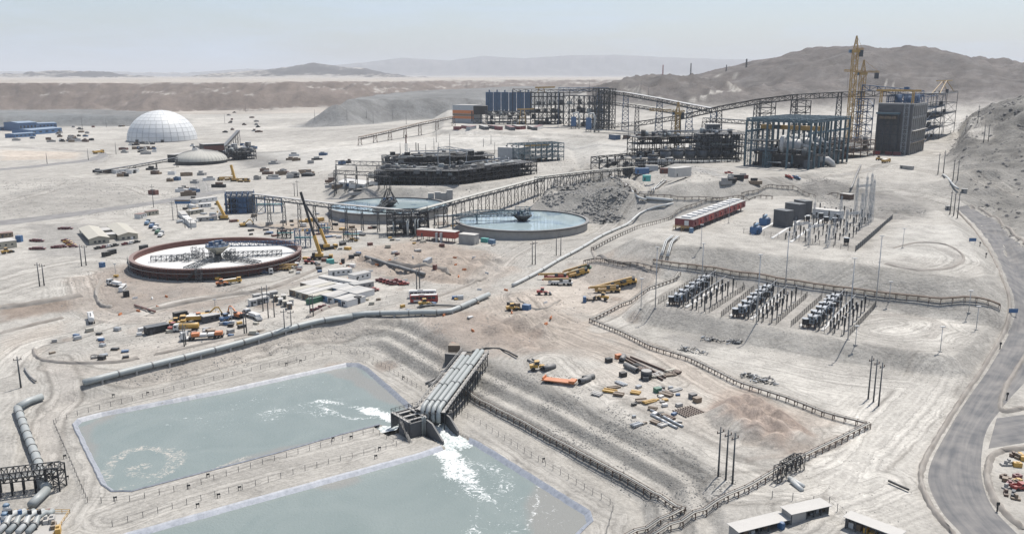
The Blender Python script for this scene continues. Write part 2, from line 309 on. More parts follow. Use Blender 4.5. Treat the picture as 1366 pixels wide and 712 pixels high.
# ------------------------------------------------------------------ meshes
class MB:
    def __init__(s): s.v, s.f, s.mi, s.cur, s.sm = [], [], [], 0, False
    def add(s, vs, fs):
        o = len(s.v); s.v += [tuple(map(float, p)) for p in vs]
        for f in fs: s.f.append([o + i for i in f]); s.mi.append(s.cur)
        return s
    def box(s, c, sz, rz=0.0, taper=1.0):
        x, y, z = sz[0] / 2, sz[1] / 2, sz[2]; cs, sn = math.cos(rz), math.sin(rz)
        vs = []
        for zz, k in ((0, 1), (z, taper)):
            for dx, dy in ((-x, -y), (x, -y), (x, y), (-x, y)):
                dx *= k; dy *= k
                vs.append((c[0] + dx * cs - dy * sn, c[1] + dx * sn + dy * cs, c[2] + zz))
        return s.add(vs, [(3, 2, 1, 0), (4, 5, 6, 7), (0, 1, 5, 4), (1, 2, 6, 5), (2, 3, 7, 6), (3, 0, 4, 7)])
    def bar(s, p0, p1, w, h=None):
        p0, p1 = Vector(p0), Vector(p1); h = h or w
        d = p1 - p0
        if d.length < 1e-6: return s
        d.normalize(); a = d.cross(Vector((0, 0, 1)))
        if a.length < 1e-3: a = Vector((1, 0, 0))
        a.normalize(); b = a.cross(d)
        vs = []
        for p in (p0, p1):
            for i, j in ((-1, -1), (1, -1), (1, 1), (-1, 1)): vs.append(p + a * (i * w / 2) + b * (j * h / 2))
        return s.add(vs, [(3, 2, 1, 0), (4, 5, 6, 7), (0, 1, 5, 4), (1, 2, 6, 5), (2, 3, 7, 6), (3, 0, 4, 7)])
    def tube(s, pts, r, n=10, cap=True, rs=None):
        pts = [Vector(p) for p in pts]; k = len(pts); rings = []
        up = None
        for i, p in enumerate(pts):
            d = (pts[min(i + 1, k - 1)] - pts[max(i - 1, 0)])
            if d.length < 1e-6: d = Vector((0, 0, 1))
            d.normalize()
            a = d.cross(Vector((0, 0, 1)))
            if a.length < 1e-3: a = Vector((1, 0, 0)) if up is None else up
            a.normalize(); up = a; b = a.cross(d)
            rr = rs[i] if rs else r
            rings.append([p + (a * math.cos(2 * math.pi * j / n) + b * math.sin(2 * math.pi * j / n)) * rr for j in range(n)])
        vs = [q for rg in rings for q in rg]; fs = []
        for i in range(k - 1):
            for j in range(n):
                fs.append((i * n + j, i * n + (j + 1) % n, (i + 1) * n + (j + 1) % n, (i + 1) * n + j))
        if cap: fs += [tuple(range(n - 1, -1, -1)), tuple(range((k - 1) * n, k * n))]
        return s.add(vs, fs)
    def cyl(s, c, r, h, n=16, r2=None):
        return s.tube([c, (c[0], c[1], c[2] + h)], r, n, True, [r, r if r2 is None else r2])
    def prism(s, poly, z0, z1):
        n = len(poly)
        z0 = z0 if hasattr(z0, '__len__') else [z0] * n; z1 = z1 if hasattr(z1, '__len__') else [z1] * n
        a = sum(poly[i][0] * poly[(i + 1) % n][1] - poly[(i + 1) % n][0] * poly[i][1] for i in range(n))
        if a < 0: poly, z0, z1 = poly[::-1], z0[::-1], z1[::-1]
        vs = [(p[0], p[1], z) for p, z in zip(poly, z0)] + [(p[0], p[1], z) for p, z in zip(poly, z1)]
        return s.add(vs, [tuple(range(n - 1, -1, -1)), tuple(range(n, 2 * n))] + [(i, (i + 1) % n, n + (i + 1) % n, n + i) for i in range(n)])
    def lathe(s, prof, n=32, c=(0, 0, 0), a0=0, a1=2 * math.pi):
        full = abs(a1 - a0 - 2 * math.pi) < 1e-6; m = n if full else n + 1
        vs = [(c[0] + r * math.cos(a0 + (a1 - a0) * j / n), c[1] + r * math.sin(a0 + (a1 - a0) * j / n), c[2] + z) for r, z in prof for j in range(m)]
        fs = []
        for i in range(len(prof) - 1):
            for j in range(n):
                q = (j + 1) % m; fs.append((i * m + j, i * m + q, (i + 1) * m + q, (i + 1) * m + j))
        return s.add(vs, fs)
    def truss(s, p0, p1, w, h, n, t=.25, top=True):
        """a box truss from p0 to p1 (bottom centre line)"""
        p0, p1 = Vector(p0), Vector(p1); d = p1 - p0; a = d.cross(Vector((0, 0, 1))); a.normalize(); a *= w / 2; up = Vector((0, 0, h))
        for sg in (-1, 1):
            o = a * sg
            s.bar(p0 + o, p1 + o, t); s.bar(p0 + o + up, p1 + o + up, t)
            for i in range(n + 1):
                q = p0 + d * (i / n) + o; s.bar(q, q + up, t * .8)
                if i < n:
                    q2 = p0 + d * ((i + 1) / n) + o
                    s.bar(q, q2 + up, t * .7) if i % 2 else s.bar(q + up, q2, t * .7)
        for i in range(n + 1):
            q = p0 + d * (i / n); s.bar(q - a, q + a, t * .8)
            if top: s.bar(q - a + up, q + a + up, t * .8)
        return s
    def tower(s, x, y, z0, z1, w, n, t=.3, w2=None, rz=0):
        """a square lattice mast"""
        w2 = w2 or w; cs, sn = math.cos(rz), math.sin(rz)
        def cor(z, ww): return [Vector((x + (i * cs - j * sn) * ww / 2, y + (i * sn + j * cs) * ww / 2, z)) for i, j in ((-1, -1), (1, -1), (1, 1), (-1, 1))]
        prev = cor(z0, w)
        for k in range(1, n + 1):
            q = k / n; cu = cor(z0 + (z1 - z0) * q, w + (w2 - w) * q)
            for i in range(4):
                s.bar(prev[i], cu[i], t); s.bar(cu[i], cu[(i + 1) % 4], t * .7)
                s.bar(prev[i], cu[(i + 1) % 4], t * .6) if (k + i) % 2 else s.bar(prev[(i + 1) % 4], cu[i], t * .6)
            prev = cu
        return s
    def frame(s, o, ax, ay, zs, nx, ny, t=.6, brace=0.3, floors=True, rng=None):
        """a steel frame: nx by ny bays along ax, ay from corner o, beams at heights zs"""
        o, ax, ay = Vector(o), Vector(ax), Vector(ay); top = zs[-1]; rng = rng or rnd
        P_ = lambda i, j, z: o + ax * (i / nx) + ay * (j / ny) + Vector((0, 0, z))
        for i in range(nx + 1):
            for j in range(ny + 1):
                s.bar(P_(i, j, 0), P_(i, j, top), t)
        for z in zs:
            for j in range(ny + 1): s.bar(P_(0, j, z), P_(nx, j, z), t * .7, t)
            for i in range(nx + 1): s.bar(P_(i, 0, z), P_(i, ny, z), t * .7, t)
        z0 = 0
        for z in zs:
            for i in range(nx):
                for j in (0, ny):
                    if rng.random() < brace: s.bar(P_(i, j, z0), P_(i + 1, j, z), t * .45); s.bar(P_(i + 1, j, z0), P_(i, j, z), t * .45)
            for j in range(ny):
                for i in (0, nx):
                    if rng.random() < brace: s.bar(P_(i, j, z0), P_(i, j + 1, z), t * .45); s.bar(P_(i, j + 1, z0), P_(i, j, z), t * .45)
            z0 = z
        return s
    def handrail(s, pts, h=1.1, t=.1, step=3.0):
        pts = [Vector(p) for p in pts]; up = Vector((0, 0, h))
        for a, b in zip(pts, pts[1:]):
            s.bar(a + up, b + up, t); s.bar(a + up * .5, b + up * .5, t * .8); L = (b - a).length; k = max(1, int(L / step))
            for i in range(k + 1): q = a + (b - a) * (i / k); s.bar(q, q + up, t)
        return s
    def sphere(s, c, r, n=10, m=6, sq=(1, 1, 1)):
        prof = [(max(r * math.sin(math.pi * i / m), 1e-4), -r * math.cos(math.pi * i / m)) for i in range(m + 1)]
        vs = [(c[0] + q * sq[0] * math.cos(2 * math.pi * j / n), c[1] + q * sq[1] * math.sin(2 * math.pi * j / n), c[2] + z * sq[2]) for q, z in prof for j in range(n)]
        return s.add(vs, [(i * n + j, i * n + (j + 1) % n, (i + 1) * n + (j + 1) % n, (i + 1) * n + j) for i in range(m) for j in range(n)])
    def mesh(s, name, mat, smooth=False):
        me = bpy.data.meshes.new(name); me.from_pydata(s.v, [], s.f)
        for q in (mat if isinstance(mat, (list, tuple)) else [mat]): me.materials.append(MATS[q] if isinstance(q, str) else q)
        if any(s.mi): me.polygons.foreach_set('material_index', s.mi)
        if smooth:
            me.polygons.foreach_set('use_smooth', [True] * len(me.polygons))
        me.update(); return me
    def build(s, name, mat, parent=None, smooth=False):
        return link(name, s.mesh(name, mat, smooth), parent)
def link(name, data, parent=None, loc=None):
    o = bpy.data.objects.new(name, data); C.objects.link(o)
    if parent is not None: o.parent = parent
    if loc is not None: o.location = loc
    return o
def auto_smooth(o, ang=40):
    me = o.data; me.polygons.foreach_set('use_smooth', [True] * len(me.polygons)); me.set_sharp_from_angle(angle=math.radians(ang)); return o
def tag(o, label=None, cat=None, group=None, kind=None):
    if label: o['label'] = label
    if cat: o['category'] = cat
    if group: o['group'] = group
    if kind: o['kind'] = kind
    return o
def thing(name, label, cat, loc=(0, 0, 0), rz=0.0, group=None):
    o = bpy.data.objects.new(name, None); C.objects.link(o); o.location = loc; o.rotation_euler = (0, 0, rz); o.empty_display_size = .5
    return tag(o, label, cat, group)
def dup(root, loc, rz=0.0, label=None, group=None, scale=None, mats=None):
    """a copy of a thing with copies of its parts and sub-parts"""
    r = root.copy(); C.objects.link(r); r.location = loc; r.rotation_euler = (0, 0, rz)
    if scale: r.scale = (scale,) * 3 if not hasattr(scale, '__len__') else scale
    if label: r['label'] = label
    if group: r['group'] = group
    def rec(a, b):
        for ch in KIDS.get(a.name, []):
            c = ch.copy(); C.objects.link(c); c.parent = b; rec(ch, c)
    rec(root, r); return r
KIDS = {}
def note_kids(root):
    def rec(o):
        KIDS[o.name] = list(o.children)
        for c in o.children: rec(c)
    rec(root)
ORD = ['first', 'second', 'third', 'fourth', 'fifth', 'sixth', 'seventh', 'eighth', 'ninth', 'tenth', 'eleventh', 'twelfth', 'thirteenth', 'fourteenth', 'fifteenth', 'sixteenth', 'seventeenth', 'eighteenth', 'nineteenth', 'twentieth'] + ['twenty ' + w for w in ('first', 'second', 'third', 'fourth', 'fifth', 'sixth', 'seventh', 'eighth', 'ninth')]
def zrot(p, q): return math.atan2(q[1] - p[1], q[0] - p[0])
# ------------------------------------------------------------------ ground sheet
def grid_rows():
    ys = [110.0]
    while ys[-1] < 1500: ys.append(ys[-1] * 1.0043)
    while ys[-1] < 60000: ys.append(ys[-1] * 1.0105)
    return np.array(ys)
ROWS = grid_rows(); NC = 720
_s = np.linspace(-1.35, 1.35, NC)
GX = _s[None, :] * (ROWS[:, None] * .66 + 45); GY = np.repeat(ROWS[:, None], NC, 1)
GH = height(GX.ravel(), GY.ravel()).reshape(GX.shape)
gx, gy = GX.ravel(), GY.ravel()
# tints of the soil: linear albedo
LIGHT, PINK, GREY, DARK, PALE, BROWN = (.50,.475,.44), (.40,.335,.285), (.335,.325,.31), (.20,.195,.19), (.60,.575,.54), (.225,.17,.14)
COL = np.tile(np.array((.455,.435,.408)), (gx.size, 1)); ROCK = np.full(gx.size, .25)
big = fbm(gx, gy, 70, 5, 201); mid = fbm(gx, gy, 17, 4, 202); fine = fbm(gx, gy, 4.5, 3, 203)
COL *= (.80 + .27 * big + .13 * mid)[:, None]
def blend(m, col, a, rock=None):
    a = np.clip(a, 0, 1)
    COL[m] = COL[m] * (1 - a[:, None]) + np.array(col) * a[:, None]
    if rock is not None: ROCK[m] = ROCK[m] * (1 - a) + rock * a
def box_mask(p, mg):
    p = np.asarray(p); return (gx > p[:, 0].min() - mg) & (gx < p[:, 0].max() + mg) & (gy > p[:, 1].min() - mg) & (gy < p[:, 1].max() + mg)
def world(uv): return np.array([tuple(G(u, v))[:2] for u, v in uv])
def smooth_line(p, k=6):
    p = np.asarray(p, float); out = []
    for i in range(len(p) - 1):
        a, b, c, d = p[max(i - 1, 0)], p[i], p[i + 1], p[min(i + 2, len(p) - 1)]
        for t in np.linspace(0, 1, k, endpoint=False):
            out.append(.5 * (2 * b + (c - a) * t + (2 * a - 5 * b + 4 * c - d) * t * t + (3 * b - a - 3 * c + d) * t ** 3))
    out.append(p[-1]); return np.array(out)
def stroke(uv, w, col, a=.8, soft=.5, rock=None, rag=.5, w2=None):
    p = smooth_line(world(uv), 4); m = box_mask(p, w * 2 + 2)
    if not m.any(): return
    d = seg_dist(gx[m], gy[m], p) + (mid[m] - .5) * w * rag * 2 + (fine[m] - .5) * w * rag
    blend(m, col, a * (1 - sstep(w / 2 * (1 - soft), w / 2 * (1 + soft), d)), rock)
def blob(uv, col, a=.8, soft=6.0, rock=None, rag=6.0):
    p = world(uv); m = box_mask(p, soft + rag)
    if not m.any(): return
    d = sdist(gx[m], gy[m], p) + (mid[m] - .5) * rag * 2 + (fine[m] - .5) * rag
    blend(m, col, a * (1 - sstep(-soft, soft, d)), rock)
ALL = np.ones(gx.size, bool)
# steep faces are greyer and stonier
dzy = np.gradient(GH, axis=0) / np.maximum(np.gradient(GY, axis=0), 1e-6); dzx = np.gradient(GH, axis=1) / np.maximum(np.gradient(GX, axis=1), 1e-6)
steep = np.sqrt(dzx ** 2 + dzy ** 2).ravel()
blend(ALL, (.30,.29,.275), sstep(.16, .5, steep) * .28 * (gy < 1500), .5)
# far land: brown pit walls, blue grey dumps, pale plain
m = gy > 2300
blend(m, (.185,.150,.132), (sstep(.05, .2, steep[m]) * .95) * (gx[m] < 1300), .7); blend(m, (.42,.375,.335), (1 - sstep(.03, .12, steep[m])) * .7 * (gy[m] > 2600), .1)
for poly, *_ in DUMPS:
    m = box_mask(np.array(poly), 130); d = sdist(gx[m], gy[m], poly); blend(m, (.215,.22,.225), (1 - sstep(60, 110, d)) * .9, 1.0)
m = gy > 18000; blend(m, (.22,.21,.215), sstep(.02, .1, steep[m]))  # farthest ridge coloured paler: part of its haze is put into the colour
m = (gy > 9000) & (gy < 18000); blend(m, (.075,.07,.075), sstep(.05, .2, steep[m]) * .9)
hill = (gy > 1300) & (gy < 3300) & (gx > 150)
blend(hill, (.172,.158,.155), sstep(32, 60, GH.ravel()[hill]) * .9, .85)
blend(hill, (.17,.15,.14), sstep(.5, .72, fbm(gx[hill], gy[hill], 60, 4, 88, True)) * .6 * sstep(45, 75, GH.ravel()[hill]))
blend(hill, (.125,.115,.112), sstep(.58, .78, fbm(gx[hill], gy[hill], 38, 4, 90, True)) * .5 * sstep(40, 60, GH.ravel()[hill]))
near = (gy > 560) & (gy < 1300) & (gx > 330)
blend(near, (.25,.24,.225), sstep(31, 40, GH.ravel()[near]) * .85, 1.0)
blend(near, LIGHT, sstep(.55, .66, fbm(gx[near], gy[near], 45, 4, 89, True)) * .55 * sstep(31, 38, GH.ravel()[near]))
# painted patches seen in the photo (soil of another kind, gravel pads, wheel tracks)
blob([(655,392),(720,385),(790,430),(860,470),(830,490),(760,470),(690,470),(640,450),(600,420)], PINK, .6, 10, .2, 8)
blob([(560,425),(650,415),(740,470),(640,470),(600,500),(575,470)], (.36,.30,.26), .7, 6, .5)
blob([(860,470),(960,490),(1090,560),(1140,580),(1040,620),(930,590),(820,540),(760,500)], (.52,.475,.43), .6, 8, .05)
blob([(945,545),(975,520),(1010,518),(1050,545),(1078,575),(1050,600),(985,585)], (.37,.30,.26), .9, 3, .15)
blob([(1100,560),(1240,520),(1230,620),(1180,712),(1080,680),(1060,630),(1130,590)], PALE, .7, 10, .05)
blob([(880,445),(1000,470),(1180,520),(1240,520),(1150,560),(1000,500),(900,470)], PALE, .55, 7, .05)
blob([(880,450),(935,440),(985,455),(930,465)], (.25,.24,.235), .55, 4, .6)
blob([(690,400),(780,345),(870,365),(860,400),(790,425),(740,410)], (.50,.44,.39), .7, 6, .05)
blob([(480,330),(560,320),(640,335),(690,360),(640,380),(520,375),(440,345)], (.41,.34,.29), .75, 8, .45)
blob([(340,300),(420,290),(480,300),(470,320),(380,310)], (.44,.36,.29), .7, 8, .4)
blob([(100,370),(200,345),(300,385),(420,370),(300,410),(200,420),(120,420)], (.35,.30,.265), .8, 8, .4)
blob([(0,430),(100,410),(115,395),(60,402),(0,410)], (.30,.24,.20), .85, 5, .5)
blob([(0,455),(95,425),(60,470),(0,490)], (.44,.39,.345), .6, 8, .2)
blob([(210,455),(330,410),(360,420),(300,470),(160,490),(80,480)], (.50,.46,.42), .7, 8, .2)
blob([(40,300),(120,298),(170,312),(180,330),(120,342),(40,345)], (.30,.29,.28), .65, 4, .1)
blob([(340,420),(420,370),(520,375),(560,385),(460,415),(400,440)], (.53,.50,.465), .7, 6, .05)
for uv in ([(880,333),(1000,337),(1100,348),(1240,362),(1290,372),(1250,385),(1100,372),(900,350)], [(880,432),(1000,440),(1140,462),(1260,480),(1250,495),(1100,478),(900,448)]):
    blob(uv, (.40,.385,.36), .4, 3, .3)
blob([(990,312),(1060,265),(1200,292),(1150,335),(1060,325)], (.30,.285,.27), .6, 3, .1); blob([(880,410),(935,368),(1170,405),(1130,450)], (.37,.35,.335), .45, 3, .1)
blob([(1210,300),(1290,310),(1310,350),(1180,340)], (.53,.515,.49), .6, 6, .05); blob([(1150,440),(1240,415),(1300,430),(1250,460)], PALE, .6, 6, .05)
blob([(730,255),(800,232),(850,250),(840,280),(800,300),(785,275)], (.25,.245,.235), .8, 5, 1.0)
blob([(1266,215),(1292,160),(1330,135),(1420,120),(1420,340),(1366,318),(1310,280),(1286,258)], (.30,.29,.275), .7, 8, 1.0, 10)
m = (gy > 450) & (gy < 1100) & (gx > 300) & (GH.ravel() > 24); blend(m, (.15,.145,.14), sstep(.56, .74, fbm(gx[m], gy[m], 16, 4, 91, True)) * .6 * sstep(24, 34, GH.ravel()[m]) * sstep(330, 420, gx[m]))
blob([(1060,262),(1080,238),(1150,250),(1240,276),(1236,290),(1180,292),(1130,286)], (.26,.25,.24), .6, 5, 1.0)
blob([(0,265),(100,240),(200,262),(150,285),(0,292)], (.36,.345,.325), .6, 12, .7)
blob([(300,205),(400,200),(420,212),(330,225)], (.23,.225,.22), .8, 10, .4)
blob([(0,200),(110,203),(100,212),(0,214)], (.52,.44,.37), .6, 8, .0)
blob([(340,205),(620,172),(900,190),(1010,185),(820,215),(740,190),(560,205),(440,230)], (.56,.545,.52), .6, 20, .02)
blob([(0,160),(190,163),(110,152),(0,148)], (.21,.225,.235), .7, 30, .2)
# tracks and dirt roads
TRACKS = [[(820,540),(880,560),(960,600),(1060,625)], [(1010,530),(1070,560),(1085,580),(1050,605),(990,600)], [(1180,640),(1120,660),(1060,680)], [(1240,500),(1180,560),(1130,640),(1060,700)], [(700,420),(760,450),(840,480),(900,510)], [(880,455),(1000,480),(1120,505),(1230,515)], [(1190,430),(1150,440),(1200,450),(1260,440)], [(480,395),(540,385),(600,375)], [(380,430),(440,420),(540,408)], [(150,455),(230,440),(320,425)], [(70,700),(100,640),(75,580)], [(150,690),(300,640),(520,585)], [(100,550),(300,502),(470,467),(600,540),(720,615),(825,680)], [(1000,298),(1100,310),(1200,300)], [(1150,395),(1250,420),(1300,420)]]
for uv, w, c, a in [
 ([(0,500),(40,462),(110,445),(230,405),(330,388),(460,352)], 9, PALE, .75), ([(70,488),(150,500),(260,486),(400,445),(520,430)], 9, (.50,.46,.42), .75),
 ([(75,480),(90,520),(66,560),(55,620)], 9, (.50,.47,.44), .7), ([(105,370),(120,410),(160,425),(230,425)], 12, (.48,.435,.395), .7),
 ([(0,372),(60,356),(130,346),(200,352)], 7, PALE, .75), ([(0,390),(60,372),(115,365)], 6, PALE, .7),
 ([(460,440),(560,402),(640,372),(680,340)], 13, (.50,.465,.43), .7), ([(680,340),(720,322),(780,320),(820,290),(840,262)], 12, (.43,.41,.385), .7),
 ([(690,395),(720,420),(790,440),(880,470),(960,520),(1090,560)], 11, (.49,.43,.38), .6), ([(730,480),(800,540),(900,590),(1000,640),(1060,650)], 14, (.60,.57,.53), .7),
 ([(800,440),(860,398),(905,352)], 9, PALE, .6), ([(980,650),(1100,640),(1200,560),(1250,490)], 16, PALE, .5), ([(1000,590),(1080,600),(1120,585)], 5, PINK, .35),
 ([(0,196),(90,200),(140,207),(130,217)], 12, (.40,.39,.38), .6), ([(110,245),(160,248),(205,262)], 8, PALE, .55), ([(0,272),(60,257),(100,240)], 8, PALE, .5),
 ([(265,240),(270,252),(262,266),(230,272)], 14, (.34,.335,.33), .8), ([(400,205),(500,192),(600,178),(700,182)], 14, PALE, .6),
 ([(970,238),(930,226),(870,222),(800,229)], 12, (.36,.355,.35), .75), ([(1000,236),(1100,238),(1190,218)], 7, (.40,.39,.38), .5), ([(620,182),(720,186),(830,196),(900,198)], 10, (.40,.395,.385), .6), ([(520,225),(620,205),(680,200)], 8, (.36,.35,.34), .4), ([(760,232),(850,222),(980,230)], 14, (.46,.45,.435), .7), ([(960,236),(1060,240),(1140,236)], 10, PALE, .5),
 ([(905,138),(940,128),(985,120),(975,112),(940,104)], 7, PALE, .95), ([(940,104),(975,95),(985,88)], 6, PALE, .85), ([(880,132),(850,122),(830,118)], 9, PALE, .6), ([(1155,112),(1190,118),(1220,125)], 5, PALE, .8),
 ([(1262,160),(1300,165),(1310,185),(1250,205)], 14, PALE, .8), ([(1220,225),(1300,235),(1366,260)], 9, LIGHT, .6), ([(1150,252),(1240,262),(1290,280)], 8, PALE, .6),
 ([(1190,330),(1240,328),(1280,345),(1250,360),(1190,352)], 4, (.36,.34,.32), .6), ([(1150,425),(1190,420),(1250,430),(1240,450)], 5, (.40,.375,.35), .5),
 ([(640,548),(740,610),(838,672),(845,712)], 5, LIGHT, .6), ([(480,470),(560,512),(600,535)], 4, LIGHT, .6), ([(1050,560),(1085,580),(1060,605),(1000,612)], 3, BROWN, .25),
 ([(1060,255),(1120,252),(1190,256)], 3, DARK, .5), ([(600,345),(650,352),(665,362)], 3, DARK, .35), ([(480,347),(560,356),(600,362)], 3, BROWN, .45)]:
    stroke(uv, w, c, a, .45, None, .25)
    TRACKS.append(uv)
    if w >= 6:   # graded windrows along both edges
        p = smooth_line(world(uv), 4); m = box_mask(p, w)
        dd = seg_dist(gx[m], gy[m], p); blend(m, (.27,.25,.228), .55 * np.exp(-((dd - w * .52) / np.clip(gy[m] / 420, .8, 4)) ** 2) * sstep(.35, .55, mid[m]), .6)
for k in range(70):   # spilled soil, oil and damp patches over the building site
    u, v = rnd.uniform(60, 860), rnd.uniform(285, 500)
    p = G(u, v); r = rnd.uniform(2, 7); m = box_mask(np.array([p[:2]]), r * 2)
    d = np.sqrt((gx[m] - p.x) ** 2 + ((gy[m] - p.y) * .8) ** 2) + (mid[m] - .5) * r * 1.6
    blend(m, rnd.choice((DARK, PINK, GREY, PALE, BROWN)), rnd.uniform(.2, .55) * (1 - sstep(r * .4, r, d)))
# benches: stony dark faces
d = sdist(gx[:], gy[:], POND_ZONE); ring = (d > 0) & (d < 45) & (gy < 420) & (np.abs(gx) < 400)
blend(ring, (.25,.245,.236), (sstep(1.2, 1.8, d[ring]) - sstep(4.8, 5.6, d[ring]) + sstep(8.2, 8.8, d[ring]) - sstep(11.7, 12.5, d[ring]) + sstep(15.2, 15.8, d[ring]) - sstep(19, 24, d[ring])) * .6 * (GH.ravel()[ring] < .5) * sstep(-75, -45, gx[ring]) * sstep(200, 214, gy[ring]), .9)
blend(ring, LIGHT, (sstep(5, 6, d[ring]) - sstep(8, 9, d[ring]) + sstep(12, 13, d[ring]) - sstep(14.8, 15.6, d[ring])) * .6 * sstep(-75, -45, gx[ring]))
for pond in (POND_A, POND_B):
    dp = sdist(gx, gy, pond); rg = dp < 0
    blend(rg, (.28,.275,.25), sstep(0, 1, -dp[rg]), .0)
m = gy > 1100
COL[m] *= (.72 + .56 * fbm(gx[m], gy[m], 170, 5, 401))[:, None] * (.82 + .36 * fbm(gx[m], gy[m], 45, 4, 402, True))[:, None]
COL *= np.array((.70, .695, .675))
TRK = np.full(gx.size, 60.0)
for uv in TRACKS:
    p = smooth_line(world(uv), 4); m = box_mask(p, 26)
    TRK[m] = np.minimum(TRK[m], seg_dist(gx[m], gy[m], p))
me = bpy.data.meshes.new('ground')
nr = len(ROWS); idx = np.arange(nr * NC).reshape(nr, NC)
quads = np.stack((idx[:-1, :-1], idx[:-1, 1:], idx[1:, 1:], idx[1:, :-1]), -1).reshape(-1, 4)
me.vertices.add(nr * NC); me.vertices.foreach_set('co', np.stack((gx, gy, GH.ravel()), 1).ravel().astype(np.float32))
me.loops.add(quads.size); me.loops.foreach_set('vertex_index', quads.ravel().astype(np.int32))
me.polygons.add(len(quads)); me.polygons.foreach_set('loop_start', np.arange(0, quads.size, 4, dtype=np.int32))
me.update(calc_edges=True)
me.polygons.foreach_set('use_smooth', np.ones(len(quads), bool))
ta = me.attributes.new('track', 'FLOAT', 'POINT'); ta.data.foreach_set('value', TRK.astype(np.float32))
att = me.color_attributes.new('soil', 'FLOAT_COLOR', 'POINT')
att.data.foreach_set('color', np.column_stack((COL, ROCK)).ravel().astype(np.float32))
def soil_mat():
    m, nt, b = new_mat('soil'); n, l = nt.nodes, nt.links
    at = n.new('ShaderNodeAttribute'); at.attribute_name = 'soil'; geo = n.new('ShaderNodeNewGeometry')
    def noise(sc, det, ro=.6):
        q = n.new('ShaderNodeTexNoise'); q.inputs['Scale'].default_value = sc; q.inputs['Detail'].default_value = det; q.inputs['Roughness'].default_value = ro; l.new(geo.outputs['Position'], q.inputs['Vector']); return q
    def mr(src, a, b_, c, d):
        q = n.new('ShaderNodeMapRange'); q.inputs[1].default_value = a; q.inputs[2].default_value = b_; q.inputs[3].default_value = c; q.inputs[4].default_value = d; l.new(src, q.inputs[0]); return q.outputs[0]
    def math_(op, a, c):
        q = n.new('ShaderNodeMath'); q.operation = op
        for k, s_ in enumerate((a, c)):
            if isinstance(s_, (int, float)): q.inputs[k].default_value = s_
            else: l.new(s_, q.inputs[k])
        return q.outputs[0]
    n1 = noise(.9, 8, .7); n2 = noise(.12, 8, .65); n3 = noise(.02, 6, .6)
    v = math_('MULTIPLY', mr(n1.outputs[0], .28, .72, .70, 1.26), mr(n2.outputs[0], .3, .7, .74, 1.22))
    v = math_('MULTIPLY', v, mr(n3.outputs[0], .3, .7, .92, 1.08))
    # wheel ruts: bands that follow the tracks
    tk = n.new('ShaderNodeAttribute'); tk.attribute_name = 'track'
    wv = math_('ADD', math_('MULTIPLY', tk.outputs['Fac'], 1.0), math_('MULTIPLY', n2.outputs[0], 5.0))
    rn = n.new('ShaderNodeTexNoise'); rn.noise_dimensions = '1D'; rn.inputs['Scale'].default_value = .75; rn.inputs['Detail'].default_value = 3; l.new(wv, rn.inputs['W'])
    amt = mr(tk.outputs['Fac'], 4, 24, .95, 0)
    rut = math_('MULTIPLY', math_('MULTIPLY', mr(rn.outputs[0], .35, .65, -.30, .20), amt), mr(n3.outputs[0], .35, .65, .4, 1.3))
    v = math_('MULTIPLY', v, math_('ADD', rut, 1.0))
    # stones: dark specks where the ground is rocky
    vo = n.new('ShaderNodeTexVoronoi'); vo.inputs['Scale'].default_value = .55; l.new(geo.outputs['Position'], vo.inputs['Vector'])
    n5 = noise(.035, 7, .7)
    v = math_('MULTIPLY', v, math_('ADD', 1.0, math_('MULTIPLY', at.outputs['Alpha'], mr(n5.outputs[0], .36, .64, -.30, .14))))
    st = math_('MULTIPLY', mr(n2.outputs[0], .42, .62, 0, 1), mr(n1.outputs[0], .46, .66, 0, 1))
    st = math_('MULTIPLY', math_('MULTIPLY', st, at.outputs['Alpha']), .62)
    v = math_('MULTIPLY', v, math_('SUBTRACT', 1.0, st))
    vm = n.new('ShaderNodeVectorMath'); vm.operation = 'SCALE'; l.new(at.outputs['Color'], vm.inputs[0]); l.new(v, vm.inputs['Scale'])
    l.new(vm.outputs[0], b.inputs['Base Color']); b.inputs['Roughness'].default_value = .95; b.inputs['Specular IOR Level'].default_value = .15
    bu = n.new('ShaderNodeBump'); bu.inputs['Distance'].default_value = .9
    l.new(mr(at.outputs['Alpha'], 0, 1, .30, .9), bu.inputs['Strength'])
    hgt = math_('ADD', n1.outputs[0], math_('MULTIPLY', n2.outputs[0], 3.0))
    l.new(hgt, bu.inputs['Height']); l.new(bu.outputs[0], b.inputs['Normal'])
    return m
me.materials.append(soil_mat())
tag(link('ground', me), kind='structure')

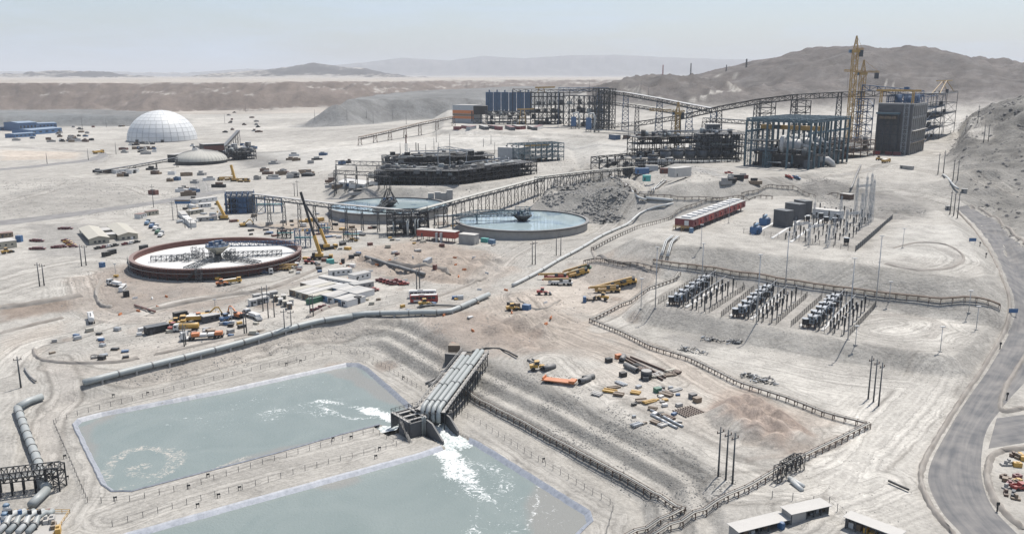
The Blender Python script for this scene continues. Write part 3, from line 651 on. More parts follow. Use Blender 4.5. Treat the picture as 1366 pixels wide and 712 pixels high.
# ------------------------------------------------------------------ ponds
def water_mat(name, flow, foam_att=True):
    m, nt, b = new_mat(name); n, l = nt.nodes, nt.links
    at = n.new('ShaderNodeAttribute'); at.attribute_name = 'foam'; geo = n.new('ShaderNodeNewGeometry')
    nz = n.new('ShaderNodeTexNoise'); nz.inputs['Scale'].default_value = .42; nz.inputs['Detail'].default_value = 10; nz.inputs['Roughness'].default_value = .78; nz.inputs['Distortion'].default_value = 2.2
    n2 = n.new('ShaderNodeTexNoise'); n2.inputs['Scale'].default_value = .05; n2.inputs['Detail'].default_value = 9; n2.inputs['Distortion'].default_value = 1.5
    l.new(geo.outputs['Position'], nz.inputs['Vector']); l.new(geo.outputs['Position'], n2.inputs['Vector'])
    sx = n.new('ShaderNodeSeparateColor'); l.new(at.outputs['Color'], sx.inputs[0])
    nst = n.new('ShaderNodeMapRange'); nst.inputs[1].default_value = .30; nst.inputs[2].default_value = .70; l.new(nz.outputs[0], nst.inputs[0])
    ad = n.new('ShaderNodeMath'); ad.operation = 'ADD'; l.new(nst.outputs[0], ad.inputs[0]); l.new(sx.outputs[0], ad.inputs[1])
    fm = n.new('ShaderNodeMapRange'); fm.inputs[1].default_value = 1.0; fm.inputs[2].default_value = 1.22; l.new(ad.outputs[0], fm.inputs[0])
    ad2 = n.new('ShaderNodeMath'); ad2.operation = 'ADD'; l.new(nst.outputs[0], ad2.inputs[0]); l.new(sx.outputs[1], ad2.inputs[1])
    fm2 = n.new('ShaderNodeMapRange'); fm2.inputs[1].default_value = 1.0; fm2.inputs[2].default_value = 1.15; l.new(ad2.outputs[0], fm2.inputs[0])
    c = n.new('ShaderNodeMix'); c.data_type = 'RGBA'; c.inputs[6].default_value = (.135, .165, .158, 1); c.inputs[7].default_value = (.20, .225, .213, 1); l.new(n2.outputs[0], c.inputs[0])
    s = n.new('ShaderNodeMix'); s.data_type = 'RGBA'; s.inputs[7].default_value = (.19, .19, .175, 1); l.new(c.outputs[2], s.inputs[6]); l.new(sx.outputs[2], s.inputs[0])
    k = n.new('ShaderNodeMix'); k.data_type = 'RGBA'; k.inputs[7].default_value = (.36, .335, .295, 1); l.new(s.outputs[2], k.inputs[6]); l.new(fm2.outputs[0], k.inputs[0])
    f = n.new('ShaderNodeMix'); f.data_type = 'RGBA'; f.inputs[7].default_value = (.60, .61, .60, 1); l.new(k.outputs[2], f.inputs[6]); l.new(fm.outputs[0], f.inputs[0])
    l.new(f.outputs[2], b.inputs['Base Color'])
    rg = n.new('ShaderNodeMapRange'); rg.inputs[3].default_value = .22; rg.inputs[4].default_value = .8; l.new(fm.outputs[0], rg.inputs[0]); l.new(rg.outputs[0], b.inputs['Roughness'])
    wv = n.new('ShaderNodeTexNoise'); wv.inputs['Scale'].default_value = 1.6; wv.inputs['Detail'].default_value = 4; l.new(geo.outputs['Position'], wv.inputs['Vector'])
    bu = n.new('ShaderNodeBump'); bu.inputs['Strength'].default_value = .55; bu.inputs['Distance'].default_value = .3; l.new(wv.outputs[0], bu.inputs['Height']); l.new(bu.outputs[0], b.inputs['Normal'])
    b.inputs['IOR'].default_value = 1.33; b.inputs['Specular IOR Level'].default_value = .4
    return m
WATER = water_mat('pond_water', 0)
ZW = ZB - .75
def pond(name, poly, label, foam, scum, silt):
    p = np.array(poly); st = 1.0
    xs = np.arange(p[:, 0].min() - 2, p[:, 0].max() + 2, st); ys = np.arange(max(p[:, 1].min(), 120) - 2, p[:, 1].max() + 2, st)
    X, Y = np.meshgrid(xs, ys); x, y = X.ravel(), Y.ravel(); dd = sdist(x, y, poly)
    keep = dd < 1.5; ids = -np.ones(x.size, int); ids[keep] = np.arange(keep.sum()); ig = ids.reshape(X.shape)
    q = np.stack((ig[:-1, :-1], ig[:-1, 1:], ig[1:, 1:], ig[1:, :-1]), -1).reshape(-1, 4); q = q[(q >= 0).all(1)]
    me = bpy.data.meshes.new(name); me.from_pydata(np.stack((x[keep], y[keep], np.full(keep.sum(), ZW)), 1).tolist(), [], q.tolist())
    fo = np.zeros((keep.sum(), 4)); xk, yk = x[keep], y[keep]; nn = fbm(xk, yk, 9, 4, 301)
    for uv, w, a in foam:
        L = smooth_line(PX(ZW, *uv)); dl = seg_dist(xk, yk, L) + (nn - .5) * w * 1.5
        fo[:, 0] = np.maximum(fo[:, 0], a * (1 - sstep(0, w, dl)))
    for uv, w, a in scum:
        L = smooth_line(PX(ZW, *uv)); dl = seg_dist(xk, yk, L) + (nn - .5) * w * 1.2
        fo[:, 1] = np.maximum(fo[:, 1], a * (1 - sstep(w * .3, w, dl)))
    for uv in silt:
        ds = sdist(xk, yk, PX(ZW, *uv)) + (nn - .5) * 6; fo[:, 2] = np.maximum(fo[:, 2], 1 - sstep(-1.5, 1.5, ds))
    fo[:, 3] = 1
    a = me.color_attributes.new('foam', 'FLOAT_COLOR', 'POINT'); a.data.foreach_set('color', fo.ravel().astype(np.float32))
    me.materials.append(WATER); return tag(link(name, me), label, None, None, 'structure')
pond('water', POND_A, 'pale green settling pond with a scum spiral, upper left', 
     [([(524,560),(508,553),(490,547)], 5.0, .8), ([(508,553),(480,544),(455,538),(425,534)], 4.0, .62), ([(505,556),(470,558),(440,548),(420,536)], 3.5, .5), ([(470,532),(410,540),(360,560)], 9, .36), ([(270,560),(350,535),(420,520)], 30, .27), ([(430,552),(380,548),(350,552)], 4, .42)],
     [([(140,640),(150,615),(180,600),(215,600),(238,612),(232,625),(205,635),(180,632),(178,625),(195,622)], 3.6, .50), ([(280,627),(330,610)], 2.2, .5), ([(215,640),(160,650),(180,655)], 2.5, .42), ([(230,600),(240,610),(205,636)],3,.48)],
     [[(100,570),(150,545),(165,552),(128,570),(122,600),(130,640),(110,600)], [(420,493),(478,488),(548,545),(500,530),(470,508),(445,500)], [(200,655),(330,610),(480,572),(300,628)]])
pond('water', POND_B, 'pale green settling pond with white inflow foam, nearest the camera',
     [([(584,592),(594,606)], 6.5, .86), ([(594,606),(606,622),(618,638)], 5.5, .68), ([(612,628),(630,648),(655,668)], 4.5, .56), ([(620,640),(640,668),(632,700),(640,725)], 5, .50), ([(612,610),(655,625),(668,645),(662,660)], 3.2, .46), ([(650,618),(676,632),(676,655)], 2.5, .44), ([(600,596),(640,592),(690,612)], 2.2, .42), ([(580,600),(566,607)], 2, .5),
      ([(620,640),(680,680),(660,740)], 26, .30), ([(330,668),(470,632),(555,607)], 1.0, .42), ([(715,648),(718,665),(700,712)], 1.2, .52)],
     [([(640,592),(690,612)], 2.0, .45)],
     [[(716,640),(792,690),(770,740),(712,740),(705,690)], [(410,650),(480,632),(480,640),(430,655)]])
def strip(name, polys, mat, parent=None):
    """sheet between two outlines with the same count of corners"""
    a, b = polys; n = len(a); mb = MB()
    mb.add(list(a) + list(b), [(i, i + 1, n + i + 1, n + i) for i in range(n - 1)]); return mb.build(name, mat, parent)
def offset(poly, d, closed=True):
    p = np.array(poly, float); n = len(p); out = []
    ar = sum(p[i][0] * p[(i + 1) % n][1] - p[(i + 1) % n][0] * p[i][1] for i in range(n)); sg = 1 if ar > 0 else -1
    for i in range(n):
        a, b, c = p[i - 1], p[i], p[(i + 1) % n]
        if not closed and i == 0: a = b - (c - b)
        if not closed and i == n - 1: c = b + (b - a)
        t1 = (b - a) / (np.linalg.norm(b - a) + 1e-9); t2 = (c - b) / (np.linalg.norm(c - b) + 1e-9)
        n1 = np.array((t1[1], -t1[0])) * sg; n2 = np.array((t2[1], -t2[0])) * sg; m_ = n1 + n2; m_ /= max(m_ @ n1, .3) if np.linalg.norm(m_) > 1e-6 else 1
        out.append(b + m_ * d)
    return np.array(out)
def liner(poly, label, skip=None):
    """plastic sheet over the rim: a flat lip, then down the inner bank below the water"""
    o = offset(poly, .35); i1 = offset(poly, -.35); i2 = offset(poly, -2.0); n = len(poly)
    rows = []
    for q, z in ((o, ZB + .12), (offset(poly, .1), ZB + .42), (i1, ZB + .10), (i2, ZW - .55)):
        rows.append([(x, y, z) for x, y in q])
    mb = MB(); vs = [p for r in rows for p in r]; fs = []
    for r in range(3):
        for i in range(n):
            j = (i + 1) % n
            if in_channel(np.array([poly[i][0], poly[j][0]]), np.array([poly[i][1], poly[j][1]]), -.6).any(): continue
            fs.append((r * n + i, r * n + j, (r + 1) * n + j, (r + 1) * n + i))
    mb.add(vs, fs); return tag(mb.build('pond_liner', 'liner'), label, 'pond liner', 'plastic pond liners')
def densify(poly, st=2.5):
    out = []; n = len(poly)
    for i in range(n):
        a, b = np.array(poly[i]), np.array(poly[(i + 1) % n]); k = max(1, int(np.linalg.norm(b - a) / st))
        for t in range(k): out.append(a + (b - a) * t / k)
    return [p + np.array((rnd.uniform(-.12, .12), rnd.uniform(-.12, .12))) for p in out]
liner(densify(POND_A), 'bluish plastic liner edging the upper left pond with the scum spiral')
liner(densify(POND_B), 'bluish plastic liner edging the nearest pond with the white inflow')

# ------------------------------------------------------------------ haul road and paved roads
def road_mat(name, c0, c1):
    m, nt, b = new_mat(name); n, l = nt.nodes, nt.links
    uv = n.new('ShaderNodeUVMap'); geo = n.new('ShaderNodeNewGeometry')
    mp = n.new('ShaderNodeMapping'); mp.inputs['Scale'].default_value = (9, .035, 1); l.new(uv.outputs[0], mp.inputs[0])
    a = n.new('ShaderNodeTexNoise'); a.inputs['Scale'].default_value = 1; a.inputs['Detail'].default_value = 7; a.inputs['Roughness'].default_value = .65; l.new(mp.outputs[0], a.inputs['Vector'])
    d = n.new('ShaderNodeTexNoise'); d.inputs['Scale'].default_value = .18; d.inputs['Detail'].default_value = 7; l.new(geo.outputs['Position'], d.inputs['Vector'])
    ad = n.new('ShaderNodeMath'); ad.operation = 'ADD'; l.new(a.outputs[0], ad.inputs[0]); l.new(d.outputs[0], ad.inputs[1])
    r = n.new('ShaderNodeMapRange'); r.inputs[1].default_value = .75; r.inputs[2].default_value = 1.3; l.new(ad.outputs[0], r.inputs[0])
    x = n.new('ShaderNodeMix'); x.data_type = 'RGBA'; x.inputs[6].default_value = (*c0, 1); x.inputs[7].default_value = (*c1, 1); l.new(r.outputs[0], x.inputs[0])
    l.new(x.outputs[2], b.inputs['Base Color']); b.inputs['Roughness'].default_value = .9
    bu = n.new('ShaderNodeBump'); bu.inputs['Strength'].default_value = .25; l.new(d.outputs[0], bu.inputs['Height']); l.new(bu.outputs[0], b.inputs['Normal'])
    MATS[name] = m
road_mat('haul_road', (.078, .079, .083), (.18, .17, .16)); road_mat('paved_road', (.125, .12, .117), (.21, .203, .195)); road_mat('berm_soil', (.175, .155, .135), (.27, .25, .225))
def road(name, left, right, mat, lift=.18, sub=14, across=10):
    """a road sheet draped between its two edge lines, each given in pixels"""
    L, R = smooth_line(world(left), sub), smooth_line(world(right), sub); k = max(len(L), len(R))
    def res(p):
        s = np.concatenate(([0], np.cumsum(np.linalg.norm(np.diff(p, axis=0), axis=1)))); t = np.linspace(0, s[-1], k * 2); return np.stack((np.interp(t, s, p[:, 0]), np.interp(t, s, p[:, 1])), 1), t
    L, t = res(L); R, _ = res(R); n = len(L)
    W_ = np.linspace(0, 1, across + 1); X = L[:, None, :] * (1 - W_)[None, :, None] + R[:, None, :] * W_[None, :, None]
    z = height(X[..., 0].ravel(), X[..., 1].ravel()).reshape(X.shape[:2])
    ker = np.ones(5) / 5; z = np.maximum(z, np.stack([np.convolve(np.pad(z[:, c], 2, 'edge'), ker, 'valid') for c in range(across + 1)], 1)) + lift
    z[:, 0] -= lift * 1.6; z[:, -1] -= lift * 1.6
    vs = np.concatenate((X.reshape(-1, 2), z.reshape(-1, 1)), 1); ig = np.arange(n * (across + 1)).reshape(n, across + 1)
    q = np.stack((ig[:-1, :-1], ig[:-1, 1:], ig[1:, 1:], ig[1:, :-1]), -1).reshape(-1, 4)
    me = bpy.data.meshes.new(name); me.from_pydata(vs.tolist(), [], q.tolist()); uvl = me.uv_layers.new(name='UVMap')
    uu = np.repeat(W_[None], n, 0).ravel(); vv = np.repeat(t[:, None], across + 1, 1).ravel(); li = q.ravel()
    uvl.data.foreach_set('uv', np.stack((uu[li], vv[li]), 1).ravel().astype(np.float32)); me.materials.append(MATS[mat])
    me.polygons.foreach_set('use_smooth', np.ones(len(q), bool))
    return tag(link(name, me), kind='structure')
road('road', [(1276,278),(1300,300),(1322,330),(1341,370),(1352,410),(1344,445),(1318,490),(1290,530),(1262,575),(1240,615),(1236,645),(1252,680),(1280,712),(1300,740)],
             [(1292,274),(1330,296),(1366,330),(1392,370),(1404,410),(1398,450),(1376,500),(1346,535),(1320,570),(1312,605),(1313,640),(1326,675),(1360,712),(1390,745)], 'haul_road')
road('road', [(1330,556),(1366,551),(1420,545)], [(1318,600),(1366,592),(1420,586)], 'haul_road', .22)
def berm(uv, w, h, name='earth_berm', mat='berm_soil', label=None):
    p = smooth_line(world(uv), 8); n = len(p); t = np.gradient(p, axis=0); t /= np.linalg.norm(t, axis=1)[:, None] + 1e-9; nr_ = np.stack((t[:, 1], -t[:, 0]), 1)
    prof = [(-1, -.3), (-.55, .35), (-.15, .95), (.2, 1), (.6, .4), (1, -.3)]; mb = MB(); vs = []
    for i in range(n):
        g = height(np.array([p[i, 0]]), np.array([p[i, 1]]))[0]; k = 1 if 0 < i < n - 1 else .2
        for a, b in prof: vs.append((*(p[i] + nr_[i] * (a * w / 2 + rnd.uniform(-.12, .12) * w)), g + b * h * k * rnd.uniform(.75, 1.2)))
    m_ = len(prof); mb.add(vs, [(i * m_ + j, i * m_ + j + 1, (i + 1) * m_ + j + 1, (i + 1) * m_ + j) for i in range(n - 1) for j in range(m_ - 1)])
    return tag(mb.build(name, mat, smooth=True), kind='structure')
berm([(1275,282),(1299,306),(1320,335),(1338,375),(1347,410),(1338,446),(1312,490),(1284,530),(1256,575),(1233,615),(1229,645),(1245,680),(1275,716)], 1.9, 1.0)
berm([(1366,545),(1336,548),(1340,520),(1358,490),(1380,455)], 2.2, 1.1); berm([(1375,598),(1330,604),(1318,622),(1319,645),(1332,675),(1366,706)], 2.4, 1.1)
berm([(1296,273),(1334,294),(1370,326)], 2.2, 1)
road('road', [(-20,296),(70,286),(140,277),(205,268),(262,258),(300,253)], [(-20,303),(70,293),(140,283),(207,273),(266,263),(302,257)], 'paved_road', .2)
road('road', [(0,225),(60,219),(110,213),(130,207),(132,203)], [(0,228),(62,222),(118,216),(143,209),(142,204)], 'paved_road', .3)
for uv, w, h in [([(45,465),(52,478),(85,484),(150,484),(186,478)], 2.2, .9), ([(205,474),(260,462),(340,444),(352,440)], 1.8, .8), ([(135,375),(128,392),(135,408),(150,410)], 2.5, 1.4), ([(410,424),(440,410),(478,403)], 3, 1.3),
                 ([(690,397),(700,405),(725,412),(748,400)], 1.6, .7), ([(195,416),(300,395),(360,385),(440,352)], 3, 1.4), ([(0,412),(60,404),(110,395)], 4, 1.8), ([(0,445),(60,430),(85,424)], 3, 1.0),
                 ([(798,326),(790,334),(810,345),(865,362)], 2, .8), ([(1192,331),(1225,324),(1262,327),(1285,342),(1272,356),(1225,361),(1180,352)], 1.6, .6), ([(490,348),(540,356),(590,360),(598,366)], 3, 1.8), ([(560,404),(600,390),(650,370)], 2, .8)]:
    berm(uv, w, h)
# ------------------------------------------------------------------ from here on heights are read from the finished ground sheet
def height(x, y, detail=True):
    x = np.asarray(x, float); y = np.asarray(y, float)
    yc = np.clip(y, ROWS[0], ROWS[-2]); r = np.clip(np.searchsorted(ROWS, yc, 'right') - 1, 0, len(ROWS) - 2)
    fr = (yc - ROWS[r]) / (ROWS[r + 1] - ROWS[r])
    def row(k):
        c = (x / (ROWS[k] * .66 + 45) + 1.35) / 2.7 * (NC - 1); c = np.clip(c, 0, NC - 1.001); i = c.astype(int); f = c - i
        return GH[k, i] * (1 - f) + GH[k, i + 1] * f
    return row(r) * (1 - fr) + row(r + 1) * fr
# ------------------------------------------------------------------ shared builders for long runs
def resample(p, step):
    p = np.asarray(p, float); s = np.concatenate(([0], np.cumsum(np.linalg.norm(np.diff(p, axis=0), axis=1)))); k = max(1, int(round(s[-1] / step)))
    t = np.linspace(0, s[-1], k + 1); return np.stack([np.interp(t, s, p[:, i]) for i in range(p.shape[1])], 1)
def ground_line(uv, step, z=None, sm=False):
    p = np.array([tuple(G(u, v))[:2] for u, v in uv]) if z is None else np.array(PX(z, *uv))
    if sm: p = smooth_line(p, 5)
    p = resample(p, step); return [Vector((x, y, h)) for (x, y), h in zip(p, height(p[:, 0], p[:, 1]))]
_post = {}
def post_mesh(w, h, mat):
    k = (w, h, mat)
    if k not in _post: _post[k] = MB().box((0, 0, -.2), (w, w, h + .2)).mesh('post', mat)
    return _post[k]
def fence(uv, label, h=1.7, step=3.6, mat='steel', w=.11, wires=2, z=None, name='wire_fence', group='wire fences', mesh=False):
    L = ground_line(uv, step, z); o = L[0].copy(); t = thing(name, label, 'fence', o, 0, group)
    for p in L: link('post', post_mesh(w, h, mat), t, p - o)
    mb = MB()
    for k in range(wires):
        zz = Vector((0, 0, h * (k + 1) / wires - .06))
        for a, b in zip(L, L[1:]): mb.bar(a - o + zz, b - o + zz, .03)
    mb.build('wire', 'wire', t)
    if mesh:
        mb = MB(); k_ = 0
        for a, b in zip(L, L[1:]):
            n_ = max(1, int((b - a).length / .45))
            for i in range(n_): q = a + (b - a) * (i / n_) - o; mb.bar(q, q + Vector((0, 0, h)), .035)
        tag(mb.build('mesh_wire', 'wire', t), kind='stuff')
    return t
def pipe_rack(uv, label, h=2.0, step=3.6, w=1.4, mat='brown', pipes=(('pipe_dark', .18, -.35), ('tarp', .2, .25)), z=None, rail=True, group='low pipe racks', name='pipe_rack', t_=.19, sm=False):
    L = ground_line(uv, step, z, sm); o = L[0].copy(); t = thing(name, label, 'pipe rack', o, 0, group)
    mb = MB()
    for s_ in (-1, 1):
        mb.box((0, s_ * w / 2, -.4), (t_, t_, h + .4 + (.5 if rail else 0)))
    mb.box((0, 0, h - t_), (t_, w + .3, t_)); me = mb.mesh('trestle', mat)
    for i, p in enumerate(L):
        q = L[min(i + 1, len(L) - 1)] - L[max(i - 1, 0)]
        link('trestle', me, t, p - o).rotation_euler = (0, 0, math.atan2(q.y, q.x))
    def off(i, d, zz):
        q = L[min(i + 1, len(L) - 1)] - L[max(i - 1, 0)]; q.z = 0; q.normalize(); return L[i] - o + Vector((-q.y * d, q.x * d, zz))
    for mat_, r, d in pipes: MB().tube([off(i, d, h + r) for i in range(len(L))], r, 8).build('pipe', mat_, t, True)
    if rail:
        for s_ in (-1, 1):
            mb = MB()
            for i in range(len(L) - 1): mb.bar(off(i, s_ * w / 2, h + .42), off(i + 1, s_ * w / 2, h + .42), .11)
            mb.build('rail', 'brown', t)
    return t
def pipeline(uv, r, label, mat='pipe_grey', lift=.35, step=6.0, joint=12.0, name='pipeline', group='large pipelines', heights=None, sm=True, cradle=True):
    L = ground_line(uv, step, None, sm)
    zz = np.array([p.z for p in L]); zz = np.convolve(np.pad(zz, 2, 'edge'), np.ones(5) / 5, 'valid'); o = L[0].copy()
    if heights: zz = np.interp(np.linspace(0, 1, len(L)), np.linspace(0, 1, len(heights)), heights)
    P_ = [Vector((p.x, p.y, z + r + lift)) - o for p, z in zip(L, zz)]
    t = thing(name, label, 'pipeline', o, 0, group); MB().tube(P_, r, 14).build('pipe', mat, t, True)
    k = max(1, int(joint / step))
    jm = MB().tube([(-.22, 0, 0), (.22, 0, 0)], r * 1.14, 14).mesh('coupling', 'pipe_dark')
    cm = MB().box((0, 0, -r - lift - 1.2), (.7, r * 2.1, r + lift + .75)).mesh('cradle', 'concrete')
    for i in range(k, len(P_) - 1, k):
        q = P_[min(i + 1, len(P_) - 1)] - P_[i - 1]; e = (0, -math.atan2(q.z, math.hypot(q.x, q.y)), math.atan2(q.y, q.x))
        link('coupling', jm, t, P_[i]).rotation_euler = e
        if cradle: link('cradle', cm, t, P_[i - 1]).rotation_euler = (0, 0, e[2])
    return t
# ------------------------------------------------------------------ pond fences
fence([(72,566),(117,670)], 'dark fence along the left bank of the scum spiral pond', 1.6, 3.0)
fence([(75,564),(110,552),(200,528),(340,494),(440,473),(467,471)], 'wire fence along the far bank of the upper left pond')
fence([(467,471),(490,476),(537,505),(575,529)], 'wire fence on the right bank of the upper left pond, left of the pipe chute')
fence([(117,670),(160,671),(250,652),(340,622),(440,593),(498,576)], 'wire fence on the near bank of the upper left pond')
fence([(498,576),(532,594),(495,604),(440,618),(340,648),(240,675),(150,702)], 'wire fence on the far bank of the nearest pond')
fence([(608,549),(640,566),(700,604),(819,676),(811,706),(806,720)], 'wire fence on the right bank of the nearest pond')
# ------------------------------------------------------------------ discharge box between the ponds
db = thing('discharge_box', 'concrete discharge box pouring water into both ponds', 'discharge box', (cb[0], cb[1], ZB), BR)
mb = MB()
mb.box((0, LY / 2, -1.6), (LX, .6, HB + 1.6)); mb.box((LX / 2, 0, -1.6), (.6, LY - .6, HB + 1.6))
mb.box((-LX / 2, -2.4, -1.6), (.6, 5.6, HB + 1.6)); mb.box((-LX / 2, 5.0, -1.6), (.6, .4, HB + 1.6)); mb.box((-LX / 2 + 2.6, -LY / 2, -1.6), (4.6, .6, HB + 1.6)); mb.box((LX / 2 - 1.5, -LY / 2, -1.6), (2.4, .6, HB + 1.6)); mb.box((-1.5, 0, -1.6), (.5, LY - .6, HB + .3)); mb.box((2.6, 1.2, -1.6), (.5, LY - 3, HB + .1))
mb.build('wall', 'concrete_dark', db)
def wing(x, y0, y1, z0, z1):
    pr = [(y0, z0), (y0 + (y1 - y0) * .35, z0 - .3), (y0 + (y1 - y0) * .6, (z0 + z1) / 2 + .2), (y1, z1)]
    m_ = MB(); n = len(pr); vs = []
    for xx in (x - .3, x + .3): vs += [(xx, y, -1.9) for y, z in pr] + [(xx, y, z) for y, z in pr]
    f = [(i, i + 1, n + i + 1, n + i) for i in range(n - 1)] + [(2 * n + i + 1, 2 * n + i, 3 * n + i, 3 * n + i + 1) for i in range(n - 1)] + [(n + i, n + i + 1, 3 * n + i + 1, 3 * n + i) for i in range(n - 1)] + [(n - 1, 3 * n - 1, 4 * n - 1, 2 * n - 1)]
    m_.add(vs, f); return m_.build('wing_wall', 'concrete_dark', db)
wing(-1.8, -LY / 2 - .3, -LY / 2 - 9.5, HB, .6); wing(LX / 2 - 2.6, -LY / 2 - .3, -LY / 2 - 7.0, HB, 1.2)
mb = MB()
for y in (-3.2, 0, 3.4): mb.box((0, y, HB + .003), (LX, 1.0, .22))
for x in (-LX / 2 + .4, -1.5, 2.6, LX / 2 - .4): mb.box((x, .1, HB + .23), (1.0, LY - .4, .18))
mb.build('walkway', 'concrete', db)
mb = MB()
c4 = [(-LX / 2, -LY / 2, HB + .4), (LX / 2, -LY / 2, HB + .4), (LX / 2, LY / 2, HB + .4), (-LX / 2, LY / 2, HB + .4), (-LX / 2, -LY / 2, HB + .4)]
mb.handrail(c4, 1.1, .1, 1.6); mb.handrail([(-1.5, -LY / 2, HB + .4), (-1.5, LY / 2, HB + .4)], 1.1, .1, 1.6); mb.build('handrail', 'steel_dark', db)
for x in (-.2, 2.0, 4.0): m_ = MB(); m_.box((x, -LY / 2 + .55, 1.5), (1.5, .2, 2.2)); m_.cyl((x, -LY / 2 + .55, 2.5), .09, 3.6, 8); m_.box((x, -LY / 2 + .55, HB + 1.3), (.5, .5, .6)); m_.build('sluice_gate', 'steel_dark', db)
m_ = MB(); m_.bar((-LX / 2 - .9, -2.2, HB), (-LX / 2 - 1.4, -LY / 2 - 3.2, -.4), 1.0, .2); m_.handrail([(-LX / 2 - 1.4, -2.2, HB), (-LX / 2 - 1.9, -LY / 2 - 3.2, -.3)], 1.1, .09, 1.4); m_.build('stair', 'steel_dark', db)
m_ = MB()
for k in range(3): m_.tube([(-2.6 - k * .55, -LY / 2 - .4, HB + 1.4), (-2.6 - k * .55, -LY / 2 - .7, HB + .9), (-2.6 - k * .55, -LY / 2 - .7, -.6)], .2, 8)
m_.build('drain_pipe', 'pipe_grey', db, True)
# churning water: inside the box, over the ramp into the near pond, and out to the far pond
def froth_mat():
    m, nt, b = new_mat('froth'); n, l = nt.nodes, nt.links
    geo = n.new('ShaderNodeNewGeometry'); a = n.new('ShaderNodeTexNoise'); a.inputs['Scale'].default_value = 1.1; a.inputs['Detail'].default_value = 8; a.inputs['Roughness'].default_value = .7
    l.new(geo.outputs['Position'], a.inputs['Vector']); x = n.new('ShaderNodeMix'); x.data_type = 'RGBA'; x.inputs[6].default_value = (.25, .30, .29, 1); x.inputs[7].default_value = (.62, .63, .62, 1)
    r = n.new('ShaderNodeMapRange'); r.inputs[1].default_value = .40; r.inputs[2].default_value = .58; l.new(a.outputs[0], r.inputs[0]); l.new(r.outputs[0], x.inputs[0]); l.new(x.outputs[2], b.inputs['Base Color']); b.inputs['Roughness'].default_value = .5
    u = n.new('ShaderNodeBump'); u.inputs['Strength'].default_value = .8; u.inputs['Distance'].default_value = .5; l.new(a.outputs[0], u.inputs['Height']); l.new(u.outputs[0], b.inputs['Normal']); MATS['froth'] = m
froth_mat()
def froth(name, prof, w0, w1, loc, rz, n=14, amp=.18, label=None):
    """a falling sheet of white water: prof = (along, height)"""
    pr = resample(prof, .5); mb = MB(); vs = []; k = len(pr)
    for i, (s_, z) in enumerate(pr):
        w = w0 + (w1 - w0) * i / (k - 1)
        for j in range(n + 1): vs.append(((j / n - .5) * w + rnd.uniform(-.1, .1), -s_, z + rnd.uniform(-amp, amp) * (.4 if j in (0, n) else 1)))
    mb.add(vs, [(i * (n + 1) + j, i * (n + 1) + j + 1, (i + 1) * (n + 1) + j + 1, (i + 1) * (n + 1) + j) for i in range(k - 1) for j in range(n)])
    o = mb.build(name, 'froth', smooth=True); o.location = loc; o.rotation_euler = (0, 0, rz); return tag(o, label, None, None, 'structure')
cs_, sn_ = math.cos(BR), math.sin(BR)
def bl(x, y, z): return (cb[0] + x * cs_ - y * sn_, cb[1] + x * sn_ + y * cs_, ZB + z)
froth('water', [(0, 1.3), (1.5, 1.15), (3.5, .2), (6, -.35), (10.5, -.60), (15, -.70), (17, -.80)], 6.6, 10.5, bl(1.8, -LY / 2 + .9, 0), BR, 18, .2)
froth('water', [(0, .55), (4.4, .5), (8.3, .45)], 12.2, 12.2, bl(0, LY / 2 - .5, 0), BR, 16, .1)
froth('water', [(0, .5), (2, .1), (4.5, -.55), (8, -.80)], 3.6, 7.0, bl(-LX / 2 + .8, 2.6, 0), BR - math.pi / 2 - .85, 10, .16)
# ------------------------------------------------------------------ the four slurry pipes coming down the bank
ptop, pbot = Vector((*U(634, 467, 2.6), 2.6)), Vector((*U(574, 545, -2.2), -2.2))
pdn = (pbot - ptop); ax = pdn.cross(Vector((0, 0, 1))).normalized()
sp = thing('slurry_pipe_bridge', 'row of four fat pale slurry pipes running down a steel trestle to the discharge box', 'pipe bridge', (ptop.x, ptop.y, 0))
o3 = Vector((ptop.x, ptop.y, 0))
for k, d in enumerate((-2.7, -.9, .9, 2.7)):
    ext = 0 if k < 2 else 10
    a = ptop + ax * d + pdn.normalized() * (6 * (k in (2, 3))); b = pbot + ax * d - pdn.normalized() * 2
    fw = Vector((pdn.x, pdn.y, 0)).normalized()
    pts = [a - o3, b - o3] + [b - o3 + pdn.normalized() * 2.2 * math.sin(q) + fw * 0 + Vector((0, 0, -2.6 * (1 - math.cos(q)))) for q in (.4, .8, 1.2, 1.55)]
    pts.append(pts[-1] + Vector((0, 0, -1.5)))
    pp = MB().tube(pts, .78, 14).build('pipe', 'pipe_grey', sp, True)
    for q in (.3, .62, .93): c_ = a + (b - a) * q - o3; MB().tube([c_ - pdn.normalized() * .2, c_ + pdn.normalized() * .2], .92, 14).build('flange', 'steel', pp)
n_b = 16
for i in range(n_b + 1):
    c_ = ptop + pdn * (i / n_b) + Vector((0, 0, -.95)); m_ = MB(); e0, e1 = c_ - ax * 5.2, c_ + ax * 5.2
    m_.bar(e0 - o3, e1 - o3, .3, .4)
    for d in (-4.6, 0, 4.6):
        q = c_ + ax * d; g = Hs(q.x, q.y) - .4
        if g < q.z: m_.bar(q - o3, Vector((q.x, q.y, g)) - o3, .3)
    if i < n_b:
        q2 = ptop + pdn * ((i + 1) / n_b) + Vector((0, 0, -.95))
        for d in (-4.6, 4.6): m_.bar(c_ + ax * d - o3, q2 + ax * d - o3, .25); g = Hs(*(c_ + ax * d).xy); m_.bar(Vector((*(c_ + ax * d).xy, max(g, c_.z - 3.5))) - o3, q2 + ax * d - o3, .16)
    m_.build('trestle', 'steel_dark', sp)
for d in (-5.1, 5.1):
    m_ = MB(); m_.handrail([ptop + ax * d - o3 - Vector((0, 0, .75)), pbot + ax * d - o3 - Vector((0, 0, .75))], 1.3, .14, 1.9); m_.build('handrail', 'concrete', sp)
